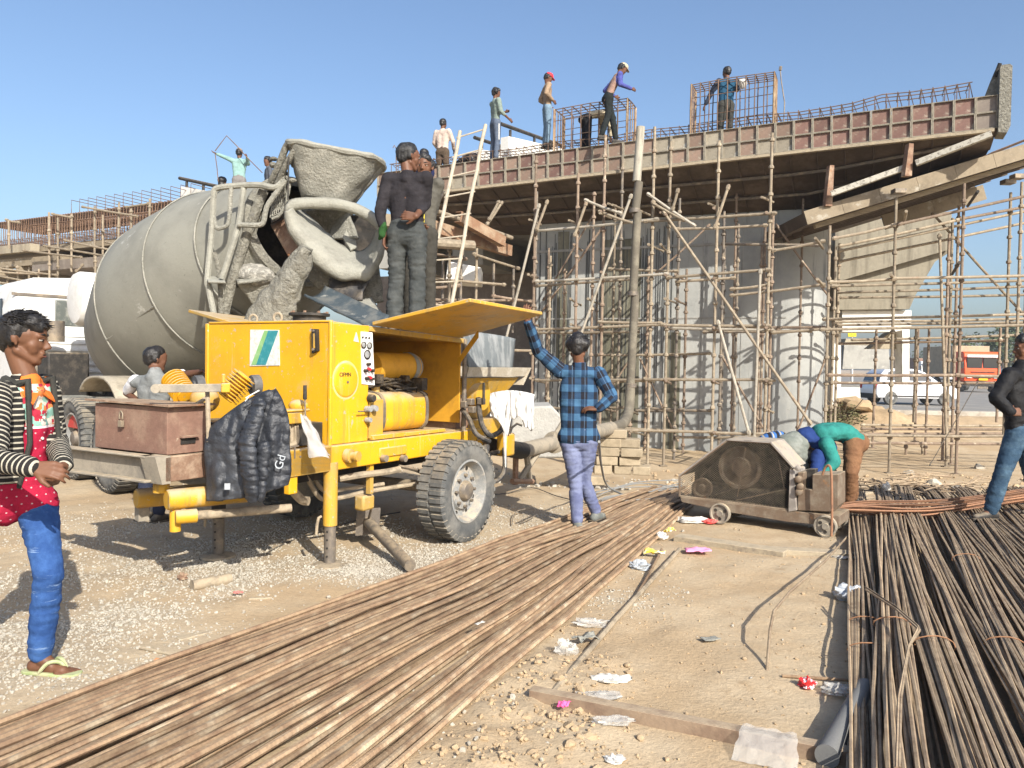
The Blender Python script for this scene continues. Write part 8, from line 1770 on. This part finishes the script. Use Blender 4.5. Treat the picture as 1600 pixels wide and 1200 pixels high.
# ================================================================== JACKET, BAGS
jk = thing('black_jacket', 'black padded jacket hanging over the front corner of the yellow pump', 'jacket', W(390, 700, 5.0))
m_jk = M('black_padded_nylon', (.022, .025, .032), (.05, .055, .065), rough=.42, scale=5, var=.2, bump=.5, bscale=16, bdist=.03, spec=.45)
def jw(x, y, d=5.02): return W(x, y, d)
jl = [(420, 611), (402, 618), (374, 634), (346, 655), (326, 673), (320, 702), (323, 742), (324, 783)]; jr = [(429, 608), (438, 622), (446, 642), (452, 665), (451, 690), (454, 720), (453, 742), (449, 757)]
def jf(u, v_):
    a, b_ = curve(jl, v_), curve(jr, v_); x, y = lerp(a[0], b_[0], u), lerp(a[1], b_[1], u)+6*math.sin(u*math.pi)*v_
    q = Vector((x*.035+v_*.9, y*.011, 3)); fl = abs(mnoise.noise(q))*.9+.5*mnoise.noise(q*2.1); qu = .007*abs(math.sin(y*.19+2*mnoise.noise(Vector((x*.02, y*.02, 7)))))*sstep(.35, .7, v_)
    return W(x, y, 5.13-.07*math.sin(u*math.pi)**.7*(.4+.6*v_)-.045*fl-qu-.01*mnoise.noise(Vector((x*.11, y*.11, 1))))
mb = MB(); mb.grid(jf, 60, 70); mb.build('jacket_body', m_jk, jk, smooth=180, solid=.02)
fs_ = (V(.5, .86, 0).normalized(), .62)
g = [(jw(404, 634, 5.04), .05, jw(386, 690, 4.98), .062, fs_), (jw(386, 690, 4.98), .062, jw(390, 740, 4.97), .055, fs_), (jw(390, 740, 4.97), .055, jw(394, 774, 4.98), .046, fs_)]; fuse('sleeve', g, .009, m_jk, jk, sm=1, fold=.012, fscale=(9, 9, 42))
g = [(jw(412, 700, 5.02), .050, jw(405, 776, 5.01), .040, fs_)]; fuse('sleeve', g, .009, m_jk, jk, sm=1, fold=.010, fscale=(9, 9, 36))
mb = MB(); mb.box(Fr(jw(355, 760, 5.0), (1, 0, 0)), -.015, .02, -.006, .0, -.02, .02); mb.build('label_patch', m_bag_grey, jk)
mb = MB(); mb.tube([jw(384, 622, 4.99), jw(394, 616, 5.0), jw(405, 610, 5.03)], .004, 5); mb.tube([jw(383, 627, 4.99), jw(389, 620, 4.99), jw(386, 625, 4.99)], .003, 5); mb.build('embroidered_script', m_white, jk)
text('Gd', W(438, 722, 5.02), (.25, .1, 1), (-.95, 0, .25), .075, m_bag_grey, 'pocket_lettering', jk)
pb = thing('clear_plastic_bag', 'long clear plastic bag hanging from the lever valve of the pump', 'plastic bag', W(490, 680, 5.4))
mb = MB(); 
def bagf(u, v_): 
    a = 2*math.pi*u; c_ = V(*lerp(W(474, 648, 5.42), W(500, 714, 5.30), v_)); r_ = lerp(.012, .07, v_**.8); return c_+V(math.cos(a)*r_, math.sin(a)*r_*.4, 0)+mnoise.noise_vector(V(u*6, v_*5, 2))*.018
mb.grid(bagf, 24, 16); mb.build('bag', plastic('cloudy_bag', (.50, .48, .45), .62, .3), pb, smooth=50)
mb = MB(); mb.ell(W(501, 705, 5.36), .035, .02, .035, WF, 10, 8); mb.build('pink_content', m_pink, pb)
ws = thing('white_sack', 'white woven sack draped over the pump hopper outlet', 'sack', W(800, 640, 7.1))
def sack(u, v_):
    top = lerp(613, 612, u)+4*abs(u-.45)*6*(abs(u-.45)); bot = 652+16*mnoise.noise(Vector((u*5.5, 2.2, 0)))+10*u+(24*math.exp(-((u-.36)/.07)**2))-8*math.exp(-((u-.62)/.12)**2)+14*math.exp(-((u-.97)/.06)**2)
    x = lerp(766, 834, u)+3*mnoise.noise(Vector((v_*3, u*4, 8))); hang = max(0, v_-.3)/.7
    y = top+(-2 if v_ < .3 else 0)+(bot-top)*hang
    d = 7.35-.85*min(v_, .3)/1.0-.10*math.sin(min(1, hang*1.3)*1.6)-.06*abs(mnoise.noise(Vector((u*9, hang*1.6, 4))))-.03*mnoise.noise(Vector((u*16, hang*4, 1)))
    return W(x, y, d)
mb = MB(); mb.grid(sack, 60, 30); mb.build('sack_cloth', M('white_woven_sack', (.62, .62, .61), (.50, .49, .46), rough=.85, scale=6, var=.08, bump=.5, bscale=18, bdist=.02), ws, smooth=70, solid=.008)
mb = MB(); mb.tube([W(789, 655, 7.0), W(789, 690, 7.0), W(790, 730, 7.0)], [.02, .015, .006], 6); mb.build('torn_strip', m_bag_white, ws)
# ================================================================== AIR
hz = bpy.data.materials.new('haze_air'); hz.use_nodes = True; t = hz.node_tree; t.nodes.remove(t.nodes['Principled BSDF'])
pv = t.nodes.new('ShaderNodeVolumePrincipled'); pv.inputs['Density'].default_value = .0008; pv.inputs['Color'].default_value = (.86, .91, 1, 1); pv.inputs['Anisotropy'].default_value = .3
t.links.new(pv.outputs[0], t.nodes['Material Output'].inputs['Volume'])
mb = MB(); mb.box(WF, -320, 320, -60, 520, -3, 14); o = mb.build('haze', hz, loc=(0, 0, 0), smooth=0); o['kind'] = 'stuff'
